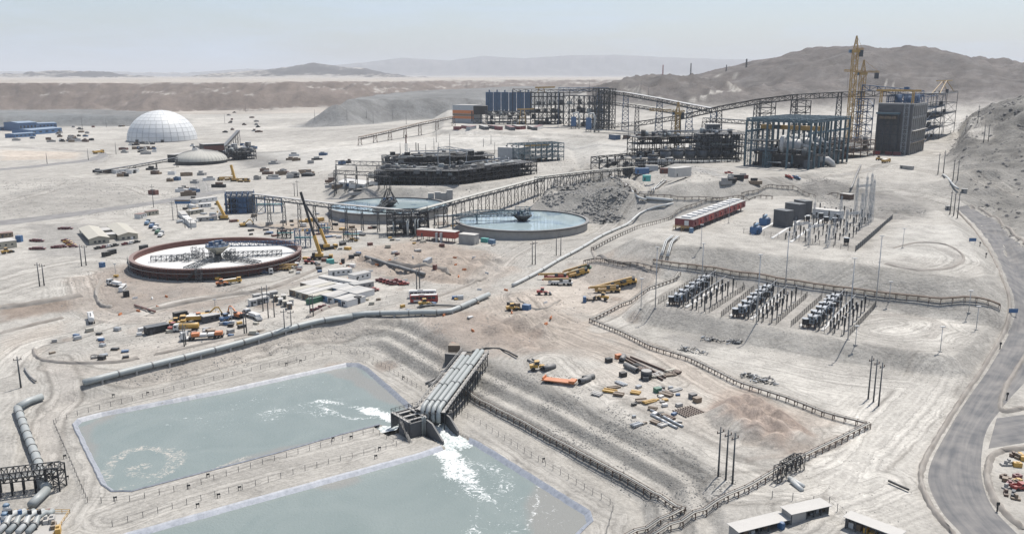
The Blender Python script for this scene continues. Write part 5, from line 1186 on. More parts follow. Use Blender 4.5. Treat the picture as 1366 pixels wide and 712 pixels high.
for k in range(14): m_ = MB(); m_.tower(rnd.uniform(-22, 14), rnd.uniform(-10, 6), 2, rnd.uniform(4.5, 9), 2.4, 3, .18); m_.build('scaffold_tower', 'steel', t1)
m_ = MB(); m_.bar((-2, -RT - 1, 0), (5, -RT - 2.4, HT_), 1.1, .2); m_.handrail([(-2, -RT - 1.6, 0), (5, -RT - 3.0, HT_)], 1.2, .12, 1.5); m_.tower(6, -RT - 3, 0, HT_ + 1.2, 2.6, 3, .18); m_.build('stair', 'steel', t1)
# two tanks full of water
c2 = Vector((*at_dist(519, 276, 632)[:2], 0)); c2.z = Hs(c2.x, c2.y) - .4
c3 = Vector((*at_dist(697, 292, 572)[:2], 0)); c3.z = Hs(c3.x, c3.y) - .4
t2 = basin(c2, 'grey thickener tank full of pale blue water behind the long gallery', 'concrete', 'concrete_dark')
t3 = basin(c3, 'grey thickener tank with clear blue water, right of the red raised building', 'concrete', 'concrete_dark')
for t, az, arms in ((t2, math.radians(-95), ()), (t3, math.radians(178), ())):
    MB().lathe([(RT - .72, HT_ - .7), (.05, HT_ - .7)], 96).build('water', 'clear_water', t)
    mech(t, az, None, arms, 'steel_teal' if t is t3 else 'steel_dark', HT_ + 3.2, 'steel_dark', 11)
m_ = MB()
for s_ in (-1, 1):
    m_.bar((s_ * 4.5, -2, HT_ + 3), (s_ * 1.2, 0, HT_ + 12), .5); m_.bar((s_ * 4.5, 2, HT_ + 3), (s_ * 1.2, 0, HT_ + 12), .5); m_.bar((s_ * 7, 0, HT_ + 1), (s_ * 1.2, 0, HT_ + 12), .35)
m_.bar((-1.2, 0, HT_ + 12), (1.2, 0, HT_ + 12), .8); m_.truss((-2, -1.5, HT_ + 3), (0, -1, HT_ + 11), 1.4, .9, 6, .2); m_.build('lifting_frame', 'steel_dark', t2)
m_ = MB(); m_.frame((-5, -3.5, HT_ + 3.5), (10, 0, 0), (0, 7, 0), [4.6], 3, 1, .45); m_.build('lifting_frame', 'steel_teal', t3)
# ------------------------------------------------------------------ galleries, transfer tower, blue tower
def gallery(pts, label, w=3.6, h=2.8, mat='steel', roof='roof_grey', leg=12.0, name='conveyor_gallery', t_=.28, clad=False, legmat=None, legw=2.8, tower_every=0, group='conveyor galleries', roofh=True, cat='conveyor', panel=5.0):
    """pts: (u, v, depth) of the deck line; legs go down to the land"""
    P_ = [Vector(at_dist(u, v, y)) for u, v, y in pts]; o = P_[0].copy(); o.z = Hs(o.x, o.y); t = thing(name, label, cat, o, 0, group)
    for a, b in zip(P_, P_[1:]):
        L = (b - a).length; m_ = MB(); m_.truss(a - o, b - o, w, h, max(2, int(L / panel)), t_); m_.build('truss', mat, t)
        m_ = MB(); m_.bar(a - o + Vector((0, 0, .2)), b - o + Vector((0, 0, .2)), w * .55, .25); m_.build('belt', 'steel_dark', t)
        if roofh: m_ = MB(); m_.bar(a - o + Vector((0, 0, h + .25)), b - o + Vector((0, 0, h + .25)), w + .4, .18); m_.build('roof', roof, t)
        k = max(1, int(L / leg)); dr = (b - a); ax = dr.cross(Vector((0, 0, 1))).normalized()
        for i in range(k + 1):
            if i == 0 and a is not P_[0]: continue
            q = a + (b - a) * (i / k); g = Hs(q.x, q.y)
            if q.z - g < 1.5: continue
            m_ = MB()
            for s_ in (-1, 1):
                m_.bar(q + ax * (s_ * legw / 2) - o, Vector((q.x, q.y, g - .4)) + ax * (s_ * legw * .75) - o, t_ * 1.3)
            nb = max(1, int((q.z - g) / 5))
            for j in range(nb):
                za, zb = q.z + (g - q.z) * j / nb, q.z + (g - q.z) * (j + 1) / nb; wa, wb = legw / 2 * (1 + .5 * j / nb), legw / 2 * (1 + .5 * (j + 1) / nb)
                A, B = Vector((q.x, q.y, za)) - o, Vector((q.x, q.y, zb)) - o
                m_.bar(A - ax * wa, B + ax * wb, t_ * .7); m_.bar(A + ax * wa, B - ax * wb, t_ * .7); m_.bar(B - ax * wb, B + ax * wb, t_ * .7)
            m_.build('trestle', legmat or mat, t)
    return t
gallery([(338,264,585),(440,277,565),(548,287,552)], 'long steel launder gallery passing in front of the pale blue thickener', 3.4, 2.8, 'steel', 'roof_grey', 11)
gallery([(556,286,552),(640,263,610),(724,241,680)], 'steel conveyor gallery rising from the transfer tower to the rocky bank', 3.8, 2.6, 'steel_dark', 'tarp', 9)
gallery([(604,293,556),(636,286,560),(694,286,572)], 'truss bridge crossing the clear blue thickener from its left rim', 3.0, 2.8, 'steel_teal', roof='roof_grey', leg=60, roofh=False, name='access_bridge', cat='bridge')
tt = thing('transfer_tower', 'dark steel transfer tower between the two water filled thickeners', 'tower', GZ(*at_dist(545, 300, 548)[:2])); 
m_ = MB(); m_.frame((-13, -6, -.5), (26, 4, 0), (-2, 13, 0), [4, 8, 12, 16], 5, 3, .5, .55); m_.build('frame', 'steel_dark', tt)
for z, w in ((4, 24), (8, 22), (12, 20)): MB().box((0, 3, z), (w, 10, .25), .15).build('deck', 'steel_dark', tt)
for k in range(9): MB().cyl((rnd.uniform(-9, 10), rnd.uniform(-2, 7), rnd.choice((0, 4, 8))), rnd.uniform(1, 1.8), 3.2, 14).build('pump_tank', rnd.choice(('steel', 'steel_light', 'flotation')), tt, True)
for k in range(6): x = rnd.uniform(-11, 11); MB().tube([(x, -6, 1), (x, -6, rnd.uniform(6, 12)), (x + rnd.uniform(-4, 4), 5, 12)], .4, 8).build('pipe', rnd.choice(('pipe_white', 'pipe_grey')), tt, True)
m_ = MB(); m_.handrail([(-13, -6, 16), (13, -2, 16), (11, 11, 16)], 1.2, .14, 2); m_.build('handrail', 'steel_dark', tt)
bt = thing('pipe_rack_tower', 'blue steel filter tower at the left end of the launder gallery', 'tower', G(322, 284)); 
m_ = MB(); m_.frame((-10, -4, -.5), (20, 3, 0), (-3, 12, 0), [4, 8, 12, 15], 5, 2, .55, .7); m_.build('frame', 'steel_blue', bt)
for z in (4, 8, 12): MB().box((0, 3, z), (19, 10, .3), .15).build('deck', 'steel_dark', bt)
for x, w, c in ((-6.5, 5, 'steel_dark'), (1, 6, 'blue'), (6.5, 3.4, 'steel')): MB().box((x, 2, .2), (w, 7, 11.5), .15).build('cladding', c, bt)
m_ = MB(); m_.handrail([(-10, -4, 15), (10, -1, 15), (7, 11, 15)], 1.2, .14, 2); m_.build('handrail', 'steel_blue', bt)
for i, (u, v, w, h, lab) in enumerate(((405,330,9,11,'blue steel column frame beside the lattice boom cranes'),(468,322,8,8,'dark column frame in the diggings below the transfer tower'),(432,312,6,7,'small blue pipe frame behind the crane booms'),(380,318,8,6,'steel pipe frame at the right rim of the rust tank'),(360,284,18,12,'blue steel frame right of the filter tower'))):
    t = thing('steel_support_tower', lab, 'frame', G(u, v)); m_ = MB(); m_.frame((-w / 2, -2, -.5), (w, 1, 0), (-1, 5, 0), [h * .5, h], 3, 1, .4, .5); m_.build('frame', 'steel_blue' if i % 2 == 0 else 'steel_dark', t)
    for k in range(3): MB().tube([(-w / 2 - 1, k * 1.3, h * .5 + .4), (w / 2 + 1, 1 + k * 1.3, h * .5 + .4)], .3, 8).build('pipe', ('turquoise', 'pipe_grey', 'blue')[k], t, True)
# red raised electrical building and its neighbours
rb = cabin((556,321), (607,325), 6.5, 4.0, 'brick red electrical building raised on legs between the thickeners', 'brick_red', 'roof_white', 'electrical_building', 'building', None, 0, True, lift=3.0)
m_ = MB(); m_.bar((-.8, -1, 0), (-4.5, -1.5, 0), .2); m_.bar((0, -.7, 3), (-4.5, -.7, 0), 1.1, .2); m_.build('stair', 'yellow', rb)
for x in (14.5, 17.5): MB().box((x, -.9, .0), (1.3, 1.6, 6.2)).build('cable_riser', 'galv', rb)
cabin((612,325), (633,327), 6, 6, 'unpainted concrete block building beside the red raised building', 'concrete', 'concrete_light', 'block_building', 'building', None, 0, False)
for i, (a, b, c) in enumerate((((641,323),(650,324),'turquoise'), ((651,325),(658,326),'sky_blue'))): container(a, b, ['turquoise container right of the block building', 'light blue container right of the block building, farther right'][i], c)
pipeline([(580,300),(600,299),(640,297)], .9, 'white pipe passing behind the red raised building', 'pipe_white', lift=5.0, joint=9)
for i, (u, h) in enumerate(((584,10),(592,9),(600,9),(575,9))):
    p = GZ(*at_dist(u, 268, 668)[:2]); tag(MB().box((p.x, p.y, p.z - .4), (4.6, 5, h + .4), .1).build('concrete_tank', 'concrete'), ORD[[1, 2, 3, 0][i]] + ' concrete block from the left behind the pale blue thickener', 'block', 'concrete blocks behind the thickener')
# ------------------------------------------------------------------ office with the H shaped roof and its car park
p_, q_, L_, rz_ = footing((120, 327), (186, 320)); ob = thing('office_building', 'cream office building with an H shaped pitched roof beside the car park', 'office', p_, rz_)
def gable(x0, x1, y0, y1, h, r, name_w='wall', axis='y'):
    m_ = MB(); xm = (x0 + x1) / 2; pr = [(x0, -.6), (x1, -.6), (x1, h), (xm, h + r), (x0, h)]; n = 5
    m_.add([(x, y0, z) for x, z in pr] + [(x, y1, z) for x, z in pr], [(0, 1, 2, 3, 4), (9, 8, 7, 6, 5)] + [(i, 5 + i, 5 + (i + 1) % 5, (i + 1) % 5) for i in range(5)]); m_.build(name_w, 'cream_wall', ob)
    for a, b in (((x0 - .5, h - .1), (xm, h + r + .05)), ((xm, h + r + .05), (x1 + .5, h - .1))):
        MB().add([(a[0], y0 - .6, a[1]), (b[0], y0 - .6, b[1]), (b[0], y1 + .6, b[1]), (a[0], y1 + .6, a[1]), (a[0], y0 - .6, a[1] + .2), (b[0], y0 - .6, b[1] + .2), (b[0], y1 + .6, b[1] + .2), (a[0], y1 + .6, a[1] + .2)],
                 [(3, 2, 1, 0), (4, 5, 6, 7), (0, 1, 5, 4), (1, 2, 6, 5), (2, 3, 7, 6), (3, 0, 4, 7)]).build('roof_slope', 'cream', ob)
gable(0, 11, 0, 46, 3.6, 1.4); gable(L_ - 11, L_, 4, 48, 3.6, 1.4)
for y0, y1 in ((12, 20), (30, 40)):
    MB().box((L_ / 2, (y0 + y1) / 2, -.4), (L_ - 23, y1 - y0, 3.6)).build('link_wall', 'cream_wall', ob); MB().box((L_ / 2, (y0 + y1) / 2, 3.25), (L_ - 22.2, y1 - y0 + .8, .3)).build('link_roof', 'roof_white', ob)
for x in (3, 5.5, 8, L_ - 8.5, L_ - 5.5, L_ - 2.5): MB().box((x, (0 if x < 12 else 4) - .04, 1.0), (1.5, .08, 1.3)).build('window', 'glass', ob)
MB().box((-.04, 20, .4), (.08, 34, 2.4)).build('window_band', 'glass', ob); MB().box((L_ - 3.5, 3.95, 0), (1.3, .1, 2.2)).build('door', 'white', ob)
PG = 'maroon pickups in the left car park'
vrow('pickup_truck', 'maroon', (45,322), (53,322.5), 3, 8, '{o} maroon pickup from the left, upper left row of the office car park', 'pickup', PG)
vrow('pickup_truck', 'maroon', (45,333), (55,333), 4, 8, '{o} maroon pickup from the left, lower left row of the office car park', 'pickup', PG)
vrow('pickup_truck', 'maroon', (83,306), (92,306), 3, 8, '{o} maroon pickup from the left, farthest row of the office car park', 'pickup', PG)
vrow('pickup_truck', 'maroon', (74,331), (84,330), 4, 8, '{o} maroon pickup from the left, lower middle row of the office car park', 'pickup', PG)
vrow('pickup_truck', ('maroon', 'yellow'), (88,322), (98,330), 5, 8, '{o} pickup from the top, right row of the office car park', 'pickup', PG)
vrow('pickup_truck', ('black', 'maroon', 'white', 'black'), (131,332), (153,328.5), 4, 62, '{o} car from the left parked before the left wing of the cream office', 'car', 'cars before the cream office')
vrow('pickup_truck', ('maroon', 'white', 'black'), (168,326.5), (182,324), 3, 62, '{o} car from the left parked before the right wing of the cream office', 'car', 'cars before the cream office')
for i, (a, b, c) in enumerate((((140,343),(148,341),'black'), ((148,340),(156,338),'steel_dark'), ((190,334),(198,332),'steel_dark'))): container(a, b, ['dark bin container below the cream office, leftmost', 'dark bin container below the cream office, middle', 'dark bin container left of the rust tank rim'][i], c)
cabin((-6,334), (23,330), 11, 4.5, 'white roofed workshop cut by the left edge', 'cream_wall', 'roof_white', 'workshop', 'workshop', None, 3)
cabin((0,318), (18,316), 6, 3, 'brown roofed cabin behind the workshop at the left edge', 'timber', 'rust', group=None)
container((21,323), (28,323), 'blue container beside the workshop at the left edge', 'blue', h=4); vehicle('wheel_loader', 'yellow', 9, 338, 60, 'yellow loader in front of the workshop at the left edge', 'loader')
cabin((188,292), (196,290), 5, 3.2, 'small brown roofed cabin right of the cream office', 'white', 'rust', group=None); cabin((197,288), (212,286), 4, 3, 'long brown roofed cabin right of the cream office', 'cream_wall', 'rust', group=None)
for i, (u, v) in enumerate(((197,299),(203,303),(208,306),(211,311),(215,315))): vehicle('flatbed_truck', ('sky_blue', 'blue', 'white', 'green', 'white')[i], u, v, 100, ORD[i] + ' lorry from the top in the column right of the cream office', 'lorry', 'lorries in a column by the office')
# long banner-like sign and cabins towards the blue tower
for i, (a, b, c) in enumerate((((238,287),(243,292),'roof_white'), ((243,293),(248,299),'white'), ((247,296),(254,304),'roof_white'))): cabin(a, b, 4, 2.8, ['upper', 'middle', 'lower'][i] + ' pale cabin in the row left of the yellow crawler crane', 'white', c)
cabin((253,287), (272,284), 4, 3, 'long cream cabin left of the yellow crawler crane', 'cream', 'roof_white'); cabin((263,296), (290,294), 3, 2.8, 'long grey container cabin below the yellow crawler crane', 'concrete', 'roof_grey'); cabin((262,272), (290,268), 6, 3.2, 'white roofed cabin left of the blue filter tower', 'white', 'roof_white')
cabin((266,277), (282,276), 4, 2.6, 'white cabin below the white roofed cabin near the blue filter tower', 'white', 'white'); container((250,277), (258,279), 'white container beyond the hoarding board', 'white')
bbd = thing('hoarding_board', 'blue and brown hoarding board on two poles beside the road', 'billboard', G(236, 292)); hgt = at_dist(236, 272, bbd.location.y)[2] - bbd.location.z
MB().box((5, 0, hgt), (11, .4, 3)).build('panel', 'blue', bbd); MB().box((5, -.22, hgt + 1.9), (10.6, .05, 1.0)).build('upper_band', 'timber', bbd)
for x in (.6, 9): MB().box((x, .25, -.4), (.35, .35, hgt + .4)).build('post', 'steel', bbd)
# ------------------------------------------------------------------ cranes with raised booms
def boom_crane(u, v, parts, label, heading, col='yellow', lattice=True, carrier=True):
    p = G(u, v); t = thing('boom_crane', label, 'crane', p, 0, 'cranes with raised booms'); c, s_ = math.cos(heading), math.sin(heading); R_ = lambda x, y, z: (x * c - y * s_, x * s_ + y * c, z)
    if carrier:
        MB().box((0, 0, .8), (12, 2.8, 1.1), heading).build('carrier', 'steel_dark', t); MB().box(R_(5.2, 0, 1.0), (2, 2.7, 1.8), heading).build('cab', col, t); MB().box(R_(-1.5, 0, 1.9), (5, 2.8, 1.6), heading).build('superstructure', col, t); MB().box(R_(-4.2, 0, 1.9), (1.6, 3, 1.9), heading).build('counterweight', 'steel_dark', t)
        for x in (-5, -3.6, -1, 1.2, 3, 4.6):
            for y in (-1.2, 1.2): w = wheel(t, 0, 0, .65, .45); w.location = R_(x, y, .65); w.rotation_euler = (0, 0, heading)
        for x in (-4.6, 3.6): MB().box(R_(x, 0, .6), (.5, 7, .4), heading).build('outrigger', col, t)
    else:
        for y in (-1.8, 1.8): side(MB(), [(-3, .05), (3, .05), (3.4, .6), (3, 1.1), (-3, 1.1), (-3.4, .6)], y - .45, y + .45).build('track', 'tyre', t).rotation_euler = (0, 0, heading)
        MB().box((0, 0, 1.1), (5.4, 3, 2), heading).build('superstructure', col, t); MB().box(R_(-3, 0, 1.2), (1.3, 3.2, 1.8), heading).build('counterweight', 'steel_dark', t); MB().box(R_(2, 1.2, 1.3), (1.5, 1.1, 1.9), heading).build('cab', 'glass', t)
    for (u0, v0), (u1, v1), w, mt, latt in parts:
        a, b = Vector(at_dist(u0, v0, p.y)) - p, Vector(at_dist(u1, v1, p.y)) - p
        if latt: m_ = MB(); m_.truss(a, b, w, w, max(3, int((b - a).length / 2.2)), .2); m_.build('lattice_boom', mt, t)
        else: MB().bar(a, b, w, w * 1.1).build('boom', mt, t)
    a = Vector(at_dist(*parts[-1][1], p.y)) - p; MB().bar(a, Vector((a.x, a.y, a.z * .45)), .1).build('hoist_rope', 'wire', t); MB().box((a.x, a.y, a.z * .45 - 1), (.8, .6, 1.2)).build('hook_block', 'yellow', t)
    return t
boom_crane(429, 346, [((428,341),(419,314),1.5,'yellow',False), ((419,314),(401,256),1.1,'steel_dark',False)], 'yellow truck crane with the tallest dark boom right of the rust tank', math.radians(5))
boom_crane(437, 333, [((437,330),(427,305),1.3,'yellow',False), ((427,305),(408,274),.9,'steel_dark',False)], 'yellow truck crane with the shorter boom behind the tallest one', math.radians(40))
boom_crane(299, 293, [((299,287),(289,268),1.5,'yellow',False)], 'yellow crane with a stubby raised boom left of the blue filter tower', math.radians(10), carrier=False)
boom_crane(313, 242, [((313,238),(308,220),1.8,'yellow',False)], 'yellow crawler crane with raised boom below the small grey dome', math.radians(0), carrier=False)
for i, (u, v) in enumerate(((299,241),(325,243))): vehicle('mobile_crane', 'crane_yellow', u, v, 175 if i else 5, ['folded yellow crane left of the crawler crane below the grey dome', 'folded yellow crane right of the crawler crane below the grey dome'][i], 'crane', 'folded cranes far left')
# ------------------------------------------------------------------ cabin village in the middle
V_ = 'cabins of the site village'
p0, p1 = (388,399), (458,409)
for r in range(2):
    for k in range(4):
        u = 386 + k * 8.5 + r * 14.5; v = 394 + k * 2.5 - r * 9.5
        cabin((u, v), (u + 8.2, v + 2.0), 11, 2.8, f'{ORD[k]} cream roofed cabin from the left in the {"front" if r == 0 else "back"} row of the left cabin block', 'cream_wall' if k % 2 else 'timber', 'roof_white' if (k + r) % 3 else 'cream', group=V_, nw=1)
for r in range(2):
    for k in range(4):
        u = 428 + k * 9 + r * 12; v = 401 + k * 2.3 - r * 10
        cabin((u, v), (u + 8.8, v + 2.0), 11, 2.8, f'{ORD[k]} grey roofed cabin from the left in the {"front" if r == 0 else "back"} row of the right cabin block', 'white' if k % 2 else 'sky_blue', 'roof_grey' if (k + r) % 2 else 'roof_white', group=V_, nw=1)
cabin((425,377), (472,385), 4, 3.2, 'long white cabin along the left side of the walled cabin yard', 'white', 'roof_white', group=V_, nw=6); cabin((473,389), (499,384), 5, 3.2, 'grey cabin closing the near right corner of the cabin yard', 'concrete', 'roof_grey', group=V_); cabin((440,369), (470,366), 4, 3, 'white cabin on the far side of the cabin yard', 'white', 'roof_white', group=V_, nw=4); cabin((473,376), (495,371), 5, 3.2, 'pale cabin on the right side of the cabin yard', 'white', 'roof_grey', group=V_)
cabin((420,381), (472,390), 2.4, 2.6, 'low white wall cabin in front of the long white cabin', 'roof_grey', 'white', group=V_, nw=5)
for i, (u, v) in enumerate(((334,409),(343,407),(350,405),(340,402),(352,400),(362,398))): cabin((u, v), (u + 9, v - 1.6), 3, 2.8, ORD[i] + ' grey cabin of the cluster left of the cream roofed village, counted from the front', 'concrete' if i % 2 else 'white', 'roof_grey' if i % 2 else 'roof_white', group=V_, nw=2)
for i, (u, v) in enumerate(((366,403),(372,407),(378,410),(384,413),(386,408),(376,402))): cabin((u, v), (u + 6, v - .6), 3, 2.6, ORD[i] + ' small mixed cabin in the huddle before the cream roofed village', ('timber', 'white', 'cream')[i % 3], ('cream', 'roof_white')[i % 2], group=V_, nw=1)
container((413,407), (433,401), 'dark green container before the cabin village', 'green'); container((478,406), (483,404), 'small dark cubicle by the village exit', 'steel_dark', h=3.4)
RP = 'red pickups by the cabin village'
vrow('pickup_truck', ('maroon', 'maroon', 'red'), (508,375), (526,380), 5, 20, '{o} red pickup from the left in the row behind the cabin yard', 'pickup', RP); vrow('pickup_truck', ('red', 'maroon'), (528,376), (539,380), 3, 20, '{o} red pickup from the left at the right end behind the cabin yard', 'pickup', RP)
vrow('pickup_truck', ('maroon', 'red', 'black'), (482,392), (499,388), 5, 15, '{o} pickup from the left in the row before the cabin yard', 'pickup', RP)
for i, (u, v, c) in enumerate(((422,415,'maroon'),(432,411,'maroon'),(457,404,'maroon'),(472,397,'yellow'),(478,398,'maroon'))): vehicle('pickup_truck', c, u, v, 10, ORD[i] + ' separate pickup from the left below the cabin village', 'pickup', RP)
vehicle('bus', 'white', 564, 397, 4, 'white coach parked behind the red coach', 'bus', None, 1.05); vehicle('bus', 'red', 566, 403, 4, 'red coach parked in front of the white coach', 'bus', None, 1.05)
vehicle('wheel_loader', 'yellow', 567, 408, 20, 'small yellow loader in front of the red coach', 'loader')
vehicle('pickup_truck', 'white', 344, 426, 120, 'white van at the right end of the machine yard', 'van', None, 1.3)
# ------------------------------------------------------------------ machine yard left of the village
cabin((197,448), (226,441), 4, 3.2, 'dark grey container workshop at the left of the machine yard', 'steel_dark', 'steel', 'site_cabin', 'cabin', None, 2); container((234,427), (251,423), 'black container behind the machine yard', 'black', h=3); cabin((272,432), (294,427), 4, 3, 'grey cabin in the middle of the machine yard', 'concrete_dark', 'roof_grey', group=None)
vehicle('semi_trailer_truck', 'white', 272, 452, 188, 'white articulated lorry with orange loads on its trailer', 'lorry'); vehicle('tanker_truck', 'yellow', 248, 441, 185, 'yellow tanker truck in the machine yard', 'tanker')
vehicle('excavator', 'orange', 318, 424, 150, 'orange excavator at the right of the machine yard', 'excavator'); vehicle('flatbed_truck', 'white', 336, 423, 140, 'white flatbed lorry at the right of the machine yard', 'lorry')
for i, (u, v, k, c, h) in enumerate(((236,434,'wheel_loader','yellow',10),(246,431,'wheel_loader','yellow',100),(256,429,'tipper_truck','yellow',190),(266,427,'wheel_loader','orange',40),(275,424,'excavator','yellow',20),(288,420,'light_tower','yellow',0),(302,428,'wheel_loader','blue',60),(310,432,'light_tower','white',0),(232,440,'wheel_loader','red',80))):
    vehicle(k, c, u, v, h, ORD[i] + ' small ' + c + ' machine counted from the list of the yard back row' if False else f'{c} {k.replace("_", " ")} in the back row of the machine yard, {ORD[i]} of them', k.split('_')[-1], 'machines in the machine yard')
vehicle('tanker_truck', 'white', 122, 428, 118, 'white and yellow water truck on the dirt road at left', 'truck')
vehicle('tipper_truck', 'yellow', 311, 378, 6, 'yellow tipper truck below the rust tank', 'truck', None, .9); vehicle('wheel_loader', 'orange', 297, 381, 10, 'small orange loader below the rust tank', 'loader'); vehicle('wheel_loader', 'yellow', 293, 374, 80, 'yellow loader against the rust tank wall', 'loader')
vehicle('flatbed_truck', 'blue', 352, 366, 12, 'blue and white lorry right of the rust tank foot', 'lorry'); vehicle('mobile_crane', 'crane_yellow', 372, 361, 12, 'yellow folded truck crane beside the rust tank', 'crane'); vehicle('flatbed_truck', 'white', 387, 358, 12, 'white lorry farthest right beside the rust tank', 'lorry')
vehicle('excavator', 'yellow', 325, 302, 10, 'yellow excavator behind the rust tank', 'excavator'); vehicle('wheel_loader', 'red', 413, 352, 0, 'red and yellow loader below the tallest crane boom', 'loader')
for i, (a, b, c) in enumerate((((437,353),(446,352),'turquoise'), ((455,352),(459,352),'steel_dark'), ((570,354),(577,353),'steel_light'), ((577,360),(581,361),'rust'))): container(a, b, ['turquoise container right of the tallest crane', 'small dark box right of the turquoise container', 'pale box at the edge of the diggings', 'red brown box at the end of the trench pipe'][i], c)
vehicle('flatbed_truck', 'white', 153, 381, 150, 'white lorry in the fenced dirt yard left of the rust tank', 'lorry'); vehicle('bus', 'white', 164, 387, 100, 'small white bus in the fenced dirt yard', 'bus', None, .7); container((166,397), (173,396), 'black container in the fenced dirt yard', 'black', h=3); container((137,357), (141,356), 'small blue cubicle on the dirt track left of the rust tank', 'blue')
vehicle('light_tower', 'yellow', 155, 370, 0, 'lighting tower left of the rust tank', 'light tower'); vehicle('pickup_truck', 'black', 807, 296, 80, 'dark pickup on the track right of the clear blue thickener', 'pickup', None, 1.1)
# ------------------------------------------------------------------ parked cranes on the middle pad
PC = 'truck cranes parked on the middle pad'
for i, (u, v, h, c, lab) in enumerate(((742,373,168,'brick_red','red truck crane at the left end of the parked cranes'),(748,380,172,'white','white truck crane nearest the camera in the left trio'),(772,368,172,'yellow','yellow truck crane at the back of the left trio'),(834,380,172,'yellow','yellow truck crane at the right end of the parked cranes'),(811,390,172,'crane_yellow','nearest yellow truck crane in the right trio'),(818,384,172,'yellow','middle yellow truck crane in the right trio'),(775,363,172,'green','green truck crane hidden behind the left trio'))):
    vehicle('mobile_crane', c, u, v, h, lab, 'crane', PC, .95)
vehicle('wheel_loader', 'red', 724, 393, 0, 'small red loader on the middle pad', 'loader'); vehicle('wheel_loader', 'yellow', 803, 400, 160, 'yellow and green loader before the right crane trio', 'loader'); vehicle('trailer', 'timber', 792, 400, 170, 'brown low trailer before the right crane trio', 'trailer', None, .6); container((778,404), (782,404), 'blue toilet cubicle on the middle pad', 'blue')
for i, (a, b, c) in enumerate((((680,412),(687,410),'steel_dark'), ((689,413),(694,412),'timber'), ((696,414),(705,414),'blue'))): container(a, b, ['dark box at the left of the trio by the dirt heap', 'brown box in the middle of the trio by the dirt heap', 'blue box at the right of the trio by the dirt heap'][i], c)
vehicle('wheel_loader', 'yellow', 684, 414, 10, 'yellow loader by the dirt heap in the middle', 'loader')
# ------------------------------------------------------------------ pipe yard
def log(a, b, r, label, mat='pipe_dark', cat='pipe', name='yard_pipe', group='pipes lying in the pipe yard', hollow=True):
    p, q, L, rz = footing(a, b); t = tag(MB().lathe([(r * .82, 0), (r, 0), (r, L), (r * .82, L), (r * .82, 0)], 16).build(name, mat, None, True), label, cat, group)
    t.location = (p.x, p.y, (p.z + q.z) / 2 + r); t.rotation_euler = (0, math.pi / 2, rz); return t
log((725,496), (740,490), .95, 'dark pipe length at the left of the pipe yard'); log((773,513), (787,507), .95, 'dark pipe length in the yard, lower of two touching'); log((778,509), (792,504), .95, 'dark pipe length in the yard, upper of two touching'); log((834,490), (850,498), 1.0, 'fat dark pipe length in the middle of the pipe yard'); log((829,484), (832,478), 1.0, 'short upright looking pipe stub near the timber stack')
vehicle('trailer', 'orange', 746, 511, -28, 'orange low loader trailer in the pipe yard', 'trailer')
for i, (a, b) in enumerate((((833,480),(884,508)), ((836,478),(888,505)), ((841,477),(900,501)))): p, q, L, rz = footing(a, b); tag(MB().box((L / 2, 0, .1), (L, .5, .7)).build('steel_beam', 'brown'), ['nearest', 'middle', 'farthest'][i] + ' long brown beam of the beam row in the pipe yard', 'beam', 'long beams in the pipe yard').matrix_local = Matrix.Translation(p) @ Matrix.Rotation(rz, 4, 'Z')
tk = thing('frame_tank', 'dark open tank frame standing in the pipe yard', 'tank', G(862, 505)); MB().cyl((0, 0, 0), 1.9, 2.9, 18).build('shell', 'steel_dark', tk, True); MB().cyl((0, 0, 2.905), 1.75, .1, 18).build('lid', 'concrete', tk); MB().box((-.5, -2.2, 0), (1.8, 1.2, 1.4)).build('pump', 'steel', tk)
LUMBER = []
for i in range(26):
    u, v = (rnd.uniform(850, 903), rnd.uniform(488, 505)) if i < 9 else (rnd.uniform(845, 908), rnd.uniform(518, 568)) if i < 21 else (rnd.uniform(795, 835), rnd.uniform(510, 534)); LUMBER.append((v, u))
LUMBER.sort()
for i, (v, u) in enumerate(LUMBER):
    p = G(u, v); t = thing('timber_stack', 'x', 'timber', p, rnd.uniform(.2, .8) - (1.2 if rnd.random() < .3 else 0), 'timber and pipe stacks in the pipe yard'); L = rnd.uniform(2.2, 5); c = rnd.choice(('timber', 'cream', 'steel_dark', 'galv', 'timber', 'brown', 'concrete_light', 'yellow'))
    for k in range(4): MB().box((0, (k - 1.5) * .55, .25), (L, .42, rnd.uniform(.25, .7))).build('plank', c, t)
    for x in (-L * .3, L * .3): MB().box((x, 0, 0), (.25, 2.4, .24)).build('bearer', 'brown', t)
    t['label'] = {'timber': 'brown timber', 'cream': 'pale timber', 'steel_dark': 'dark steel', 'galv': 'galvanised steel', 'brown': 'dark timber', 'concrete_light': 'pale concrete', 'yellow': 'yellow timber'}[c] + f' stack in the pipe yard, {ORD[i]} stack from the back'
for i, (u, v, c) in enumerate(((877,523,'green'),(930,536,'timber'),(924,531,'concrete_dark'),(831,502,'black'),(812,483,'steel_dark'),(825,478,'orange'))):
    p = G(u, v); t = thing('supply_crate', f'{["dark green crate by the pipe yard stacks","brown open crate at the right of the pipe yard","grey flat crate beside the brown open crate","black round drum crate in mid yard","dark crate at the back of the pipe yard","orange crate at the back of the pipe yard"][i]}', 'crate', p, .5, 'crates in the pipe yard'); MB().box((0, 0, 0), (2.2, 1.8, 1.5)).build('body', c, t); MB().box((0, 0, 1.505), (2.3, 1.9, .12)).build('lid', c, t)
p = G(918, 549); mt_ = thing('rebar_mat', 'flat dark brown reinforcing mat on the ground by the gravel heap', 'rebar mat', p, .55)
for k in range(7): MB().box((0, (k - 3) * .9, .05), (7.5, .28, .18)).build('bar', 'brown', mt_)
for k in range(8): MB().box(((k - 3.5) * 1.0, 0, .235), (.28, 6.4, .15)).build('cross_bar', 'brown', mt_)
